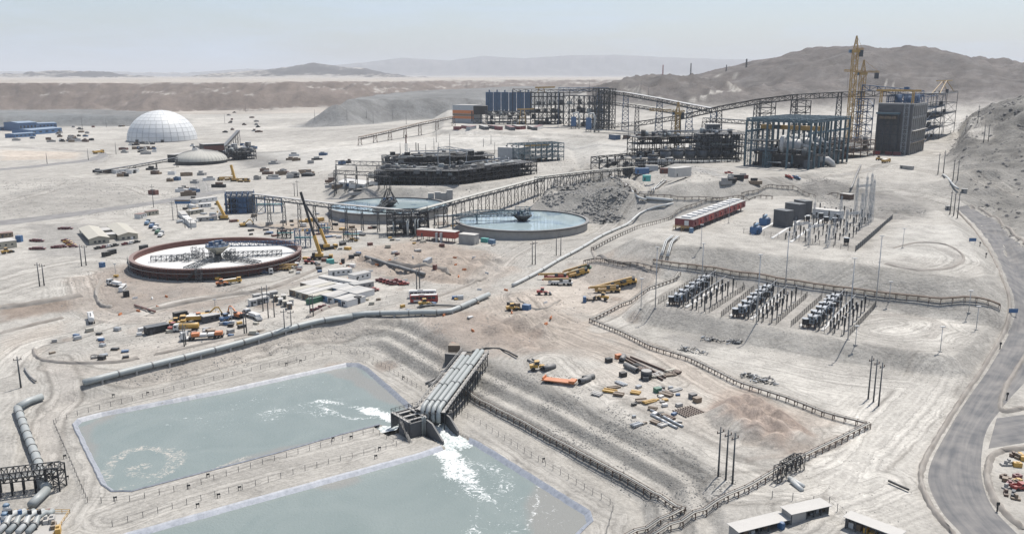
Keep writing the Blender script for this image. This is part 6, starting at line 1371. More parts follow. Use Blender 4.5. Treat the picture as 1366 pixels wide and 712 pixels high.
for i in range(9):
    a = (868 + (i % 5) * 7.5, 548 + (i // 5) * 6 + (i % 5) * 4); log(a, (a[0] + 13, a[1] + 6), .35, f'{ORD[i]} thin grey pipe of the pile at the front of the pipe yard', 'galv')
for i, (u, v) in enumerate(((704,481),(707,485),(710,480),(713,484))): log((u, v), (u + 9, v + 4), .4, ORD[i] + ' dark thin pipe of the bundle on the bank left of the yard', 'pipe_dark')
vehicle('wheel_loader', 'yellow', 718, 493, 0, 'yellow loader at the left end of the dark pipe', 'loader')
# debris piles by the fence
for i, (u, v, w, d) in enumerate(((925,470,12,3),(1005,505,10,4),(1018,510,9,4),(955,456,12,2.5),(980,458,4,2),(1172,543,.1,.1))):
    if w < 1: continue
    p = G(u, v); t = thing('scrap_pile', ['tangled pipe scrap pile behind the long rack, leftmost', 'scrap heap by the middle of the long rack', 'scrap heap farther along the long rack', 'flat pale scrap row below the transformer bank', 'dark scrap lump below the transformer bank'][i], 'scrap', p, -.55, 'scrap piles')
    for k in range(34): a = rnd.uniform(0, 3.1); x, y = rnd.uniform(-w / 2, w / 2), rnd.uniform(-d / 2, d / 2); z = rnd.uniform(.1, 1.3); MB().bar((x, y, z), (x + math.cos(a) * 1.6, y + math.sin(a) * 1.6, z + rnd.uniform(-.2, .4)), .28).build('scrap_piece', rnd.choice(('galv', 'steel_dark', 'concrete', 'steel')), t)
# scrap yard on the right edge
for i in range(16):
    u, v = rnd.uniform(1338, 1364), rnd.uniform(608, 668); p = G(u, v); c = rnd.choice(('timber', 'concrete', 'maroon', 'steel', 'yellow', 'brown', 'galv'))
    tag(MB().box((p.x, p.y, p.z - .05), (rnd.uniform(1.5, 3.6), rnd.uniform(.8, 1.6), rnd.uniform(.5, 1.3)), rnd.uniform(0, 3)).box((p.x, p.y, p.z + .4), (rnd.uniform(.6, 1.4), .6, 1.0), rnd.uniform(0, 3)).build('scrap_part', c), f'{ {"timber":"brown","concrete":"grey","maroon":"maroon","steel":"dark","yellow":"yellow","brown":"dark brown","galv":"pale metal"}[c]} scrap part, {ORD[i]} of the heap at the right edge', 'scrap', 'scrap parts at the right edge')
vehicle('pickup_truck', 'red', 1362, 652, 10, 'red pickup among the scrap at the right edge', 'pickup')
# ------------------------------------------------------------------ open sheds at the bottom right
for i, (a, b, dp) in enumerate((((985,724),(1052,699),3.6), ((1055,700),(1106,685),3.4), ((1126,704),(1196,732),3.2))):
    t = shed(a, b, dp, 2.8, ['left open front shed with pale roof at the bottom edge', 'middle open front shed with pale roof near the bottom edge', 'right open front shed with yellow goods inside at the bottom edge'][i], 'concrete', 'roof_white', .05, 'open_shed', 'shed', 'open sheds', True, None, 5)
    L = footing(a, b)[2]
    for k in range(7): MB().box((L * (k + .6) / 7.2, dp * .55, 0), (rnd.uniform(.8, 1.7), 1.4, rnd.uniform(.6, 2.0))).build('stored_goods', rnd.choice(('white', 'timber', 'steel_dark', 'yellow' if i == 2 else 'galv')), t)
    if i == 1: MB().box((L * .2, .06, -.2), (L * .36, .14, 2.9)).build('closed_panel', 'concrete', t)
container((1043,707), (1047,705), 'small blue drum box in front of the left open shed', 'blue', 1.5, 1.6)
fence([(1030,664),(1050,666),(1068,668),(1085,671)], 'wire fence stub behind the middle open shed', 2, 4); fence([(1106,672),(1128,692)], 'wire fence stub between the middle and right open sheds', 2, 4)

# ------------------------------------------------------------------ loose goods on the building site
def goods(u0, u1, v0, v1, n, where, seed, big=1.0):
    r = random.Random(seed); L_ = sorted((r.uniform(v0, v1), r.uniform(u0, u1)) for _ in range(n)); seen = {}
    for v, u in L_:
        c = r.choice(('timber', 'steel_dark', 'white', 'concrete', 'yellow', 'blue', 'rust', 'cream', 'black', 'galv')); nm = {'timber': 'brown', 'steel_dark': 'dark grey', 'white': 'white', 'concrete': 'grey', 'yellow': 'yellow', 'blue': 'blue', 'rust': 'rust red', 'cream': 'cream', 'black': 'black', 'galv': 'silver'}[c]; seen[nm] = seen.get(nm, 0) + 1
        t = thing('goods_pallet', f'{nm} pallet {where}, {ORD[seen[nm] - 1]} such one from the back', 'pallet', G(u, v), r.uniform(-.5, .9), 'pallets of goods ' + where); s_ = r.uniform(.7, 1.5) * big
        MB().box((0, 0, -.05), (s_ * 2.2, s_ * 1.5, .25)).build('base', 'timber', t); MB().box((0, 0, .21), (s_ * 2.0, s_ * 1.3, s_ * r.uniform(.4, 1.1))).build('load', c, t)
goods(215, 345, 415, 450, 46, 'in the machine yard', 801); goods(60, 200, 440, 480, 20, 'on the left berm yard', 802); goods(440, 560, 300, 345, 34, 'below the transfer tower', 803, 1.4); goods(330, 460, 285, 318, 30, 'behind the rust tank', 804, 1.5); goods(380, 480, 345, 365, 18, 'by the crane pad', 805, 1.2)
goods(240, 330, 262, 300, 30, 'left of the blue filter tower', 806, 1.7); goods(480, 640, 395, 425, 14, 'round the coaches', 807); goods(845, 910, 515, 568, 26, 'in the pipe yard', 808, .7); goods(560, 680, 300, 335, 16, 'round the red raised building', 809, 1.3)
# ------------------------------------------------------------------ lower terrace: three fenced capacitor bays
_parts = {}
def shared(key, fn):
    if key not in _parts: _parts[key] = fn()
    return _parts[key]
def ins_mesh(h, r, mat='ceramic'):
    def mk():
        m_ = MB()
        pr = [(r * .55, 0)]
        k = max(3, int(h / .5))
        for i in range(k): pr += [(r, h * (i + .25) / k), (r, h * (i + .55) / k), (r * .6, h * (i + .8) / k)]
        pr.append((.01, h)); m_.lathe(pr, 6); return m_.mesh('insulator', mat)
    return shared(('ins', h, r, mat), mk)
def ins_post(loc, rz, h, label, group, arm=True):
    t = thing('insulator_post', label, 'insulator post', loc, rz, group)
    link('stand', shared(('stand', h), lambda: MB().box((0, 0, -.2), (.42, .42, h * .5 + .2)).mesh('stand', 'steel')), t)
    link('insulator', ins_mesh(h * .5, .46, 'steel_dark'), t, (0, 0, h * .5))
    if arm: link('cap', shared('cap', lambda: MB().box((0, 0, 0), (.9, .3, .25)).mesh('cap', 'galv')), t, (0, 0, h))
    return t
def cap_bank(loc, rz, label, group, s=1.0):
    t = thing('capacitor_bank', label, 'capacitor bank', loc, rz, group)
    for x in (-1.5, 1.5):
        for y in (-1, 1): link('insulator', ins_mesh(2.0, .35, 'ceramic'), t, (x, y, 0))
    link('rack', shared('rack', lambda: MB().box((0, 0, 2.0), (3.8, 2.8, .2)).box((0, 0, 3.3), (3.8, 2.8, .15)).box((0, 0, 4.7), (3.9, 2.9, .15)).mesh('rack', 'galv')), t)
    cm = shared('can', lambda: MB().box((0, 0, 0), (.55, .9, .95)).mesh('capacitor', 'transformer'))
    for z in (2.21, 3.46):
        for x in (-1.4, -.7, 0, .7, 1.4):
            for y in (-.85, .85): link('capacitor', cm, t, (x, y, z))
    link('side_panel', shared('cpanel', lambda: MB().box((0, -1.42, 2.3), (2.2, .06, 2.2)).mesh('side_panel', 'sky_blue')), t)
    link('bushing', ins_mesh(1.4, .25, 'steel_dark'), t, (-.8, 0, 4.86)); link('bushing', ins_mesh(1.4, .25, 'steel_dark'), t, (.9, 0, 4.86)); return t
def reactor(loc, label, group):
    t = thing('reactor_coil', label, 'reactor', loc, 0, group)
    for x in (-.7, .7):
        for y in (-.7, .7): link('insulator', ins_mesh(1.4, .25, 'ceramic'), t, (x, y, 0))
    link('coil', shared('coil', lambda: MB().lathe([(.7, 0), (1.25, 0), (1.25, 2.2), (.7, 2.2)], 14).mesh('coil', 'steel_dark')), t, (0, 0, 1.4))
    link('cover', shared('ccov', lambda: MB().cyl((0, 0, 3.62), 1.45, .15, 14).mesh('cover', 'galv')), t); return t
BAYS = [('left', [(878,406),(943,419),(995,384),(928,372)]), ('middle', [(962,423),(1034,434),(1077,395),(1006,386)]), ('right', [(1055,436),(1131,450),(1168,408),(1096,398)])]
for bn, cs in BAYS:
    z = 6.0; P4 = [Vector((*U(u, v, z), 0)) for u, v in cs]; X0, X1, Y1, Y0 = P4
    def bp(s_, t_): q = (X0 * (1 - s_) + X1 * s_) * (1 - t_) + (Y0 * (1 - s_) + Y1 * s_) * t_; return Vector((q.x, q.y, Hs(q.x, q.y)))
    rz = zrot(X0, X1); rt = zrot(X0, Y0)
    fence(cs + [cs[0]], f'wire mesh fence round the {bn} capacitor bay', 2.6, 3.2, 'steel_dark', .16, 3, None, 'wire_fence', 'substation fences', True)
    for k, s_ in enumerate((.14, .53)):
        a, b = bp(s_, .06), bp(s_, .93); L = (b - a).length
        tag(MB().box((L / 2, 0, -.15), (L, 1.3, .55)).build('cable_trench', 'white'), f'{["left", "right"][k]} white cable trench cover strip in the {bn} capacitor bay', 'cable trench', 'cable trenches').matrix_local = Matrix.Translation(a) @ Matrix.Rotation(zrot(a, b), 4, 'Z')
    for k in range(6): cap_bank(bp(.33, .10 + k * .145), rt, f'{ORD[k]} capacitor bank from the front in the {bn} bay', 'capacitor banks')
    for k in range(7): reactor(bp(.22 + .02 * (k % 2), .06 + k * .13), f'{ORD[k]} reactor coil from the front in the {bn} bay', 'reactor coils')
    for j, s_ in enumerate((.40, .47, .66, .74, .90)):
        n = (9, 7, 8, 7, 6)[j]
        for k in range(n): ins_post(bp(s_, .06 + k * .86 / n), rt, (4.2, 5.6, 4.6, 3.4, 6.6)[j], f'{ORD[k]} insulator post from the front in column {["one", "two", "three", "four", "five"][j]} of the {bn} bay', 'insulator posts')
    for k in range(4):
        c_ = bp(.47, .2 + k * .22); t = thing('disconnector', f'{ORD[k]} tall grey disconnector from the front in the {bn} bay', 'disconnector', c_, rz, 'disconnectors'); m_ = MB()
        for x in (-1.2, 1.2): MB().box((x, 0, -.2), (.35, .35, 4.6)).build('column', 'steel_light', t)
        MB().box((0, 0, 4.4), (3.4, .4, .35)).build('beam', 'steel_light', t)
        for x in (-1.2, 0, 1.2): link('insulator', ins_mesh(1.8, .28, 'steel_dark'), t, (x, 0, 4.75))
    m_ = MB(); bus = thing('busbar', f'overhead metal busbars along the {bn} capacitor bay', 'busbar', bp(.4, .06)); o_ = bus.location.copy()
    for s_, hh in ((.40, 4.4), (.66, 4.8), (.47, 6.8)): MB().tube([bp(s_, .06) - o_ + Vector((0, 0, hh)), bp(s_, .92) - o_ + Vector((0, 0, hh))], .09, 6).build('bar', 'galv', bus)
# ------------------------------------------------------------------ long red electrical room
p, q, L, rz = footing((924,309), (994,281), 19); wd = (Vector((*U(908, 305, 19), 0)) - Vector((p.x, p.y, 0))).length
er = thing('electrical_room', 'long maroon electrical room on concrete legs beside the upper switchyard', 'electrical room', GZ(p.x, p.y), rz); nmod = 11
for k in range(nmod):
    x = L * (k + .5) / nmod; md = thing_part('module', er); MB().box((x, wd / 2, 2.4), (L / nmod - .12, wd, 3.9)).build('wall', 'red' if k % 2 else 'maroon', md); MB().box((x, wd / 2, 6.305), (L / nmod - .05, wd + .4, .2)).build('roof', 'roof_grey', md)
    MB().box((x + .6, wd * .5, 6.51), (L / nmod * .45, wd * .5, .8)).build('roof_unit', 'white', md); MB().box((x, -.25, 3.2), (1.4, .5, 1.8)).build('air_unit', 'maroon', md)
    for y in (.4, wd - .4): MB().box((L * (k + .08) / nmod, y, -.4), (.6, .6, 2.8)).build('leg', 'concrete_dark', er)
MB().box((-.06, wd * .35, 3.0), (.1, 2.4, 2.6)).build('door', 'white', er); m_ = MB(); m_.frame((-3.2, .5, 0), (3, 0, 0), (0, wd - 1, 0), [2.3], 1, 2, .2); m_.handrail([(-3.2, .5, 2.3), (-3.2, wd - .5, 2.3)], 1.1, .1, 1.5); m_.build('landing', 'crane_yellow', er)
container((921,311), (925,311), 'blue cubicle at the near end of the long maroon electrical room', 'sky_blue')
# ------------------------------------------------------------------ upper switchyard
Z2 = 19.0
def sy(u, v): x, y = U(u, v, Z2); return GZ(x, y)
fence([(992,311),(1060,321),(1141,336)], 'wire mesh fence along the front of the upper switchyard', 2.6, 4, 'steel_dark', .16, 3, Z2, 'wire_fence', 'substation fences', True)
wl_ = thing('mesh_wall', 'dark mesh wall on the right side of the upper switchyard', 'wall', sy(1141, 336)); a, b = sy(1141, 336), sy(1190, 292); MB().bar(Vector((0, 0, 1.3)), b - a + Vector((0, 0, 1.3)), .12, 2.8).build('panel', 'steel', wl_)
for k in range(20): c_ = (b - a) * (k / 19); MB().box((c_.x, c_.y, c_.z - .2), (.25, .25, 3.1)).build('post', 'steel_dark', wl_)
fence([(1141,336),(1190,292)], 'thin fence just outside the dark mesh wall of the switchyard', 1.4, 5, 'steel', .1, 2, Z2, 'wire_fence', 'substation fences') if False else None
for k, (uv0, uv1) in enumerate((((1003,314),(1052,287)), ((1055,323),(1105,287)), ((1030,318),(1080,286)))):
    a, b = sy(*uv0), sy(*uv1); Ls = (b - a).length; tag(MB().box((Ls / 2, 0, -.15), (Ls, 1.4, .5)).build('cable_trench', 'white'), ['left', 'right', 'middle'][k] + ' pale cable trench strip in the upper switchyard', 'cable trench', 'cable trenches').matrix_local = Matrix.Translation(a) @ Matrix.Rotation(zrot(a, b), 4, 'Z')
d0, d1, e1 = Vector((*U(1040, 322, Z2), 0)), Vector((*U(1135, 332, Z2), 0)), Vector((*U(1092, 282, Z2), 0)) - Vector((*U(1040, 322, Z2), 0))
rows_ = 7; cols_ = 9; rt = math.atan2(e1.y, e1.x)
for j in range(rows_):
    for k in range(cols_):
        q = d0 + (d1 - d0) * ((j + .3) / rows_) + e1 * ((k + .5 + rnd.uniform(-.2, .2)) / cols_); lc = GZ(q.x, q.y); h = (3.6, 4.6, 6.0)[(j + k) % 3]
        if rnd.random() < .16: reactor(lc, f'coil in row {ORD[j]} from the left, {ORD[k]} from the front, upper switchyard', 'switchyard coils')
        else: ins_post(lc, rt, h, f'insulator post in row {ORD[j]} from the left, {ORD[k]} from the front, upper switchyard', 'switchyard insulator posts')
def lattice_mast(u, v, vtop, label, w=1.6, group='lattice masts', mat='galv', z=None, beam=0):
    p = G(u, v) if z is None else sy(u, v); h = at_dist(u, vtop, p.y)[2] - p.z; t = thing('lattice_mast', label, 'mast', p, .5, group)
    m_ = MB(); m_.tower(0, 0, -.3, h, w, max(4, int(h / 2.2)), .16, w * .45); m_.build('lattice', mat, t); MB().bar((0, 0, h), (0, 0, h + 2.5), .12).build('lightning_rod', mat, t)
    if beam: m_ = MB(); m_.truss((0, 0, h * .8), (beam, 0, h * .8), 1, 1, int(beam / 1.5), .14); m_.build('beam', mat, t)
    return t
for i, (u, v, vt, bm) in enumerate(((1060,318,296,9),(1078,326,298,9),(1104,330,300,0),(1120,300,262,0),(1140,296,238,11),(1152,298,236,0),(1158,300,232,0),(1162,296,240,0),(1147,306,258,0),(1128,312,280,9),(1085,300,270,0),(1112,318,290,0))):
    lattice_mast(u, v, vt, f'{ORD[i]} lattice mast listed among those of the upper switchyard' if False else f'galvanised lattice mast {["in front of the transformers, leftmost","near the front fence, second from left","near the front fence, third from left","behind the middle of the yard","with long beam at the back right","at the back right, shorter neighbour","at the back right, tallest","farthest right at the back","right of centre, mid height","right of centre with a beam","left of centre behind the coils","right front of the yard"][i]}', 1.5, beam=bm, z=1)
for i, (u, v) in enumerate(((1008,312),(1020,300))):
    p = sy(u, v); t = thing('power_transformer', ['blue power transformer nearest the maroon electrical room', 'blue power transformer in front of the fire walls'][i], 'transformer', p, rt, 'power transformers')
    MB().box((0, 0, 0), (6, 3.6, 4)).build('tank', 'blue', t); MB().tube([(-3, 0, 5), (3, 0, 5)], .7, 12).build('conservator', 'sky_blue', t, True)
    for y in (-2.3, 2.3):
        for x in (-2, -1, 0, 1, 2): MB().box((x, y, .6), (.25, .9, 3)).build('radiator', 'blue', t)
    for x in (-1.8, 0, 1.8): link('bushing', ins_mesh(2.0, .3, 'ceramic'), t, (x, .8, 4.0))
for i, (a, b, h, c) in enumerate((((1031,301),(1048,304),9,'concrete_dark'), ((1046,291),(1065,294),9,'concrete_dark'), ((1058,284),(1072,287),8,'concrete_dark'))):
    cabin(a, b, 6, h, ['left dark fire wall block with blue roof gear in the upper switchyard', 'middle dark fire wall block in the upper switchyard', 'right dark fire wall block in the upper switchyard'][i], c, 'steel', 'fire_wall_block', 'block', 'fire wall blocks', 0, False, z=Z2)
cabin((1083,290), (1120,294), 6, 5, 'white control building at the back of the upper switchyard', 'white', 'roof_white', 'control_building', 'building', None, 4, True, z=Z2)
cabin((1120,266), (1134,267), 4, 4, 'small brown cabin at the top of the long brown pipe line', 'brown', 'roof_white', 'site_cabin', 'cabin', None, 0, True)
# long pipe up the cut slope
pipeline([(1134,256),(1140,240),(1148,222)], .7, 'dark pipe climbing the pale cut slope behind the switchyard', 'pipe_dark', joint=60)
pipeline([(1258,234),(1268,244),(1278,256)], .7, 'white pipe down the slope beside the tall poles at right', 'pipe_white', joint=60)
for i, (a, b) in enumerate((((1262,280),(1268,280)), ((1282,257),(1290,258)), ((1200,225),(1216,227)))): cabin(a, b, 3, 2.6, ['small grey hut below the tall poles at right', 'small grey hut at the top of the white slope pipe', 'low flat roofed hut at the pad edge near the concrete mill block'][i], 'concrete', 'roof_grey', 'hut', 'hut', None, 0)
for i, (u, v) in enumerate(((1297,325),(1351,421))):
    t = thing('road_sign', ['blue road sign beside the haul road bend', 'blue road sign at the right edge of the terrace'][i], 'sign', G(u, v), 0); MB().box((0, 0, 1.2), (3.6, .15, 1.7)).build('panel', 'blue', t)
    for x in (-1.4, 1.4): MB().box((x, .12, -.3), (.15, .12, 2.9)).build('post', 'galv', t)
for i, (u, v) in enumerate(((1307,329),(1315,344),(1334,465),(1330,682),(1343,533))):
    t = thing('marker_post', f'{["upper", "second", "third", "lowest", "fork"][i]} dark reflector post beside the haul road', 'marker post', G(u, v), 0, 'posts along the haul road'); MB().box((0, 0, -.2), (.25, .25, 2.6)).build('post', 'steel_dark', t); MB().box((0, -.1, 1.7), (.8, .1, .8)).build('plate', 'steel_dark', t)
# ------------------------------------------------------------------ plant builders
def clutter(t, o, ax, ay, zs, n, mats=('steel', 'steel_dark', 'flotation', 'steel_light', 'pipe_grey', 'concrete_dark'), big=4.0, seed=1):
    """tanks, ducts, pipes and boxes standing on the decks of a frame, each its own part"""
    r = random.Random(seed); o, ax, ay = Vector(o), Vector(ax), Vector(ay); rz = math.atan2(ax.y, ax.x)
    for k in range(n):
        q = o + ax * r.uniform(.05, .95) + ay * r.uniform(.05, .95); z = r.choice([0] + list(zs[:-1])); mt = r.choice(mats); s_ = r.uniform(.4, 1) * big; kind = r.random(); zz = Vector((0, 0, z))
        if kind < .3: MB().cyl(q + zz, s_ * .45, s_ * r.uniform(.7, 1.4), 12).build('tank', mt, t, True)
        elif kind < .6: MB().box(q + zz, (s_, s_ * r.uniform(.5, 1), s_ * r.uniform(.5, 1.1)), rz).build('machine_box', mt, t)
        elif kind < .85:
            e = o + ax * r.uniform(0, 1) + ay * r.uniform(0, .3); MB().tube([q + zz + Vector((0, 0, s_ * .8)), Vector((e.x, q.y, q.z + z + s_ * .8)), Vector((e.x, q.y, q.z + z + s_ * .8 + r.uniform(-2, 4)))], r.uniform(.25, .6), 8).build('pipe', r.choice(('pipe_grey', 'pipe_dark', 'pipe_white', 'steel_light')), t, True)
        else: m_ = MB(); m_.truss(q + zz, q + zz + ax.normalized() * s_ * 2.5, 1.2, 1.2, 5, .18); m_.build('walkway', mt, t)
def steel_hall(u0, v0, u1, v1, dep, zs, nx, ny, label, mat='steel_dark', name='process_hall', t_=.6, brace=.4, decks=(), n_cl=20, z=None, cat='steel frame', deckmat='steel_dark', group='steel process frames', seed=1, big=4.0, mats=None, rail=True, skew=0.0):
    p, q, L, rz = footing((u0, v0), (u1, v1), z); lc = GZ(p.x, p.y) if z is not None else p; t = thing(name, label, cat, lc, rz, group)
    m_ = MB(); m_.frame((0, 0, -.5), (L, 0, 0), (skew, dep, 0), zs, nx, ny, t_, brace); m_.build('frame', mat, t)
    for i in decks: MB().prism([(.3, .3), (L - .3, .3), (L - .3 + skew, dep - .3), (.3 + skew, dep - .3)], zs[i] - .45, zs[i] - .15).build('deck', deckmat, t)
    if rail:
        for i in decks: m_ = MB(); m_.handrail([(0, 0, zs[i]), (L, 0, zs[i]), (L + skew, dep, zs[i])], 1.3, .18, 3.5); m_.build('handrail', mat, t)
    clutter(t, (0, 0, 0), (L, 0, 0), (skew, dep, 0), [zs[i] for i in decks] + [zs[-1]], n_cl, seed=seed, big=big, **({'mats': mats} if mats else {}))
    return t, L
def top_pipes(t, L, dep, z, n, seed):
    r = random.Random(seed)
    for k in range(n): y = r.uniform(0, dep); x0 = r.uniform(0, L * .5); MB().tube([(x0, y, z), (x0 + r.uniform(.2, .5) * L, y, z)], r.uniform(.25, .55), 8).build('pipe', r.choice(('pipe_dark', 'steel', 'pipe_grey', 'black', 'steel_dark')), t, True)
    for k in range(n): x = r.uniform(0, L); MB().box((x, r.uniform(0, dep), z - 3), (r.uniform(3, 9), r.uniform(2, 5), r.uniform(2, 4.5))).build('machine_box', r.choice(('black', 'steel_dark', 'concrete_dark', 'flotation')), t)
# ------------------------------------------------------------------ concentrate complex in the middle
cA, LA = steel_hall(500,247, 612,248, 34, [4, 8, 12], 14, 4, 'low dark pipe and cell complex in the centre, front block', decks=(0, 1, 2), n_cl=90, seed=3, big=4.5)
cB, LB = steel_hall(530,232, 660,226, 40, [5, 10, 14], 14, 4, 'dark pipe and cell complex in the centre, rear block', decks=(0, 1, 2), n_cl=95, seed=4, big=5, mats=('steel', 'steel_dark', 'flotation', 'timber', 'steel_light', 'black'))
cC, LC = steel_hall(612,247, 716,232, 30, [4, 8, 12], 12, 3, 'dark low cell complex in the centre, right block', decks=(0, 1, 2), n_cl=70, seed=5, big=4.5)
steel_hall(512,226, 560,225, 24, [6, 12], 6, 2, 'tank frame with two grey hoppers at the left of the centre complex', 'steel', decks=(0,), n_cl=12, seed=6)
for i, (u, v) in enumerate(((528,223),(550,223))): p = GZ(*U(u, v, 14)); tag(MB().cyl((p.x, p.y, p.z), 7.2, 9, 20).cyl((p.x, p.y, p.z + 9), 7.2, 1.0, 20, 6.6).build('process_tank', 'flotation', None, False), ['left grey tank on the centre complex', 'right grey tank on the centre complex'][i], 'tank', 'grey tanks of the centre complex')
gallery([(448,220,735),(530,222,735),(556,224,730)], 'pipe trestle with lattice legs left of the centre complex', 4, 3.5, 'steel', leg=14, roofh=False, legw=4, group='pipe trestles', cat='pipe trestle')
gallery([(446,232,700),(520,236,690)], 'lower pipe trestle left of the centre complex', 3, 3, 'steel_dark', leg=9, roofh=False, group='pipe trestles', cat='pipe trestle')
gallery([(584,200,760),(600,199,760),(622,203,760)], 'white bent pipe bridge above the centre complex', 2.5, 2, 'steel_light', leg=12, roofh=False, group='pipe trestles', cat='pipe trestle')
for i, (u, v) in enumerate(((494,243),(513,245),(532,247),(551,249),(570,250))):
    p, q = GZ(*U(u, v, 8)), GZ(*U(u + 18, v + 1.6, 8)); t = thing('covered_launder', ORD[i] + ' cream covered launder segment from the left before the centre complex', 'launder', p, 0, 'covered launders'); MB().tube([Vector((0, 0, 2.2)), q - p + Vector((-.6, 0, 2.2))], 2.6, 14).build('cover', 'tarp', t, True); MB().tube([Vector((0, 0, 2.2)), Vector((.8, 0, 2.2))], 2.8, 14).build('band', 'steel_dark', t)
hb_ = cabin((664,216), (692,217), 24, 15, 'grey clad hall on the centre complex', 'steel_light', 'roof_white', 'clad_hall', 'hall', None, 0, False)
for x in (4, 10, 16): MB().cyl((x, 12, 15.2), .8, 1.2, 10).build('roof_vent', 'steel_dark', hb_)
th, L = steel_hall(692,218, 752,214, 24, [5, 10, 15, 19], 8, 2, 'teal steel frame hall with a yellow crane beam right of the grey clad hall', 'steel_teal', decks=(0,), n_cl=22, seed=8)
MB().box((L * .5, 10, 15.8), (L * .55, 1.6, 1.6)).build('crane_beam', 'crane_yellow', th)
gallery([(715,240,640),(790,231,700),(850,226,720)], 'low covered pipe run right of the centre complex', 3, 2, 'steel_dark', leg=8, roofh=True, roof='tarp', group='pipe trestles', cat='pipe trestle')
top_pipes(cA, LA, 34, 12.4, 22, 71); top_pipes(cB, LB, 40, 14.4, 26, 72); top_pipes(cC, LC, 30, 12.4, 18, 73)
# chimney and thin stacks
for i, (u, v, vt) in enumerate(((542,206,180),(555,200,190),(558,200,191))):
    p = GZ(*U(u, v, 14)); h = at_dist(u, vt, p.y)[2] - p.z; t = thing('flue_stack', ['red and grey lattice flue stack above the centre complex', 'left of two thin dark stacks on the centre complex', 'right of two thin dark stacks on the centre complex'][i], 'stack', p, 0, 'flue stacks'); m_ = MB()
    if i == 0: m_.tower(0, 0, -.3, h * .6, 2.2, 6, .3); m_.build('lattice', 'steel_light', t); MB().cyl((0, 0, h * .6), .7, h * .4, 10).build('flue', 'rust', t)
    else: MB().cyl((0, 0, -.3), .5, h, 8).build('flue', 'steel_dark', t)
# ------------------------------------------------------------------ flotation row
for i in range(9):
    u = 838 + i * 16.5; p = GZ(*U(u, 216 - i * .4, 28)); t = thing('flotation_cell', ORD[i] + ' dark flotation cell from the left in the row before the grey silo', 'flotation cell', p, 0, 'flotation cells in a row')
    MB().cyl((0, 0, 2), 4.6, 7.0, 20).build('tank', 'flotation', t, True); MB().cyl((0, 0, 9.0), 5.0, .8, 20).build('launder', 'steel_dark', t, True); MB().box((0, 0, 9.8), (7.6, 2.0, .6)).build('bridge', 'steel', t); MB().cyl((0, 0, 10.4), .9, 2.6, 10).build('drive', 'steel_light', t)
    for x in (-3.2, 3.2): MB().box((x, -2.6, -.4), (.9, .9, 2.6)).build('leg', 'concrete_dark', t)
steel_hall(826,219, 986,217, 6, [4, 9, 14], 20, 1, 'long dark walkway frame in front of the flotation cells', 'steel_dark', decks=(1,), n_cl=44, seed=11, big=3, t_=.4, z=28)
steel_hall(850,210, 985,206, 22, [6, 12, 18], 14, 2, 'dark pipe deck frame behind the flotation cells', 'steel_dark', decks=(1, 2), n_cl=90, seed=14, big=5, z=28)
steel_hall(800,214, 880,206, 10, [6, 11], 8, 1, 'low pipe frame at the left end of the flotation row', 'steel_dark', decks=(0,), n_cl=24, seed=12, big=3, z=28)
steel_hall(930,214, 992,214, 26, [6, 12, 18, 23], 8, 3, 'tall dark steel frame between the flotation row and the teal mill hall', 'steel', decks=(0, 1, 2, 3), n_cl=60, seed=13, z=28)
p = GZ(*at_dist(950, 178, 800)[:2]); sl = thing('silo', 'square grey clad silo above the flotation row', 'silo', p); hh = at_dist(950, 166, 800)[2] - p.z; MB().box((0, 0, 0), (12, 9, hh)).build('wall', 'flotation', sl); MB().box((0, 0, hh + .004), (12.6, 9.6, .4)).build('roof', 'roof_white', sl)
for i, (a, b, c) in enumerate((((848,231),(866,231),'blue'), ((862,227),(878,227),'steel_light'), ((881,231),(899,231),'rust'), ((900,236),(922,234),'roof_white'), ((858,241),(868,241),'turquoise'), ((878,218),(888,218),'white'), ((888,216),(898,216),'white'))):
    cabin(a, b, 7 if i == 3 else 4, 6 if i == 3 else 3.4, ['blue container cabin before the flotation row', 'pale container cabin behind the blue one', 'rust brown cabin left of the white shed', 'white shed with pale roof at the pad edge before the flotation row', 'turquoise container at the pad edge', 'white cube cabin at the foot of the flotation cells, left', 'white cube cabin at the foot of the flotation cells, right'][i], c, 'roof_white' if i in (1, 3) else c, group='pad cabins', nw=0, z=28)
# ------------------------------------------------------------------ teal mill hall
mh, L = steel_hall(993,221, 1078,227, 84, [37], 3, 8, 'open teal steel mill hall with white mills and a yellow crane girder', 'steel_teal', 'mill_hall', 1.3, .0, decks=(), n_cl=0, z=28, rail=False, skew=0, cat='hall', group=None)
m_ = MB()
for k in range(9):
    y = 84 * k / 8; m_.truss((0, y, 36), (L, y, 36), 1.6, 2.2, 9, .5)
    if k < 8:
        for j in range(7): m_.bar((L * j / 6, y, 38.4), (L * j / 6, y + 84 / 8, 38.4), .9, .5)
m_.build('roof_truss', 'steel_teal', mh)
m_ = MB(); m_.bar((1, 0, 28), (1, 84, 28), 1.2, 1.6); m_.bar((L - 1, 0, 28), (L - 1, 84, 28), 1.2, 1.6); m_.build('crane_rail', 'steel_teal', mh)
MB().box((L * .5, 26, 28.8), (L - 2, 3.0, 3.4)).build('crane_girder', 'crane_yellow', mh); MB().box((L * .3, 22.5, 29.5), (5, 3, 3)).build('crane_trolley', 'steel', mh)
for z_, w_ in ((12, .5), (20, .45)): MB().box((L * .22, 12, z_), (L * .42, 22, .6)).build('deck', 'steel_dark', mh); m_ = MB(); m_.handrail([(0, .2, z_ + .6), (L * .44, .2, z_ + .6)], 1.4, .2, 3); m_.build('handrail', 'steel_teal', mh)
MB().box((L * .5, 46, 9), (L * .9, 70, 1.2)).build('mill_deck', 'concrete_dark', mh); MB().box((L * .5, 47, -.5), (L * .84, 64, 9)).build('pedestal', 'concrete_dark', mh)  # dark decks and pedestal also carry the hall's interior shade in their colour
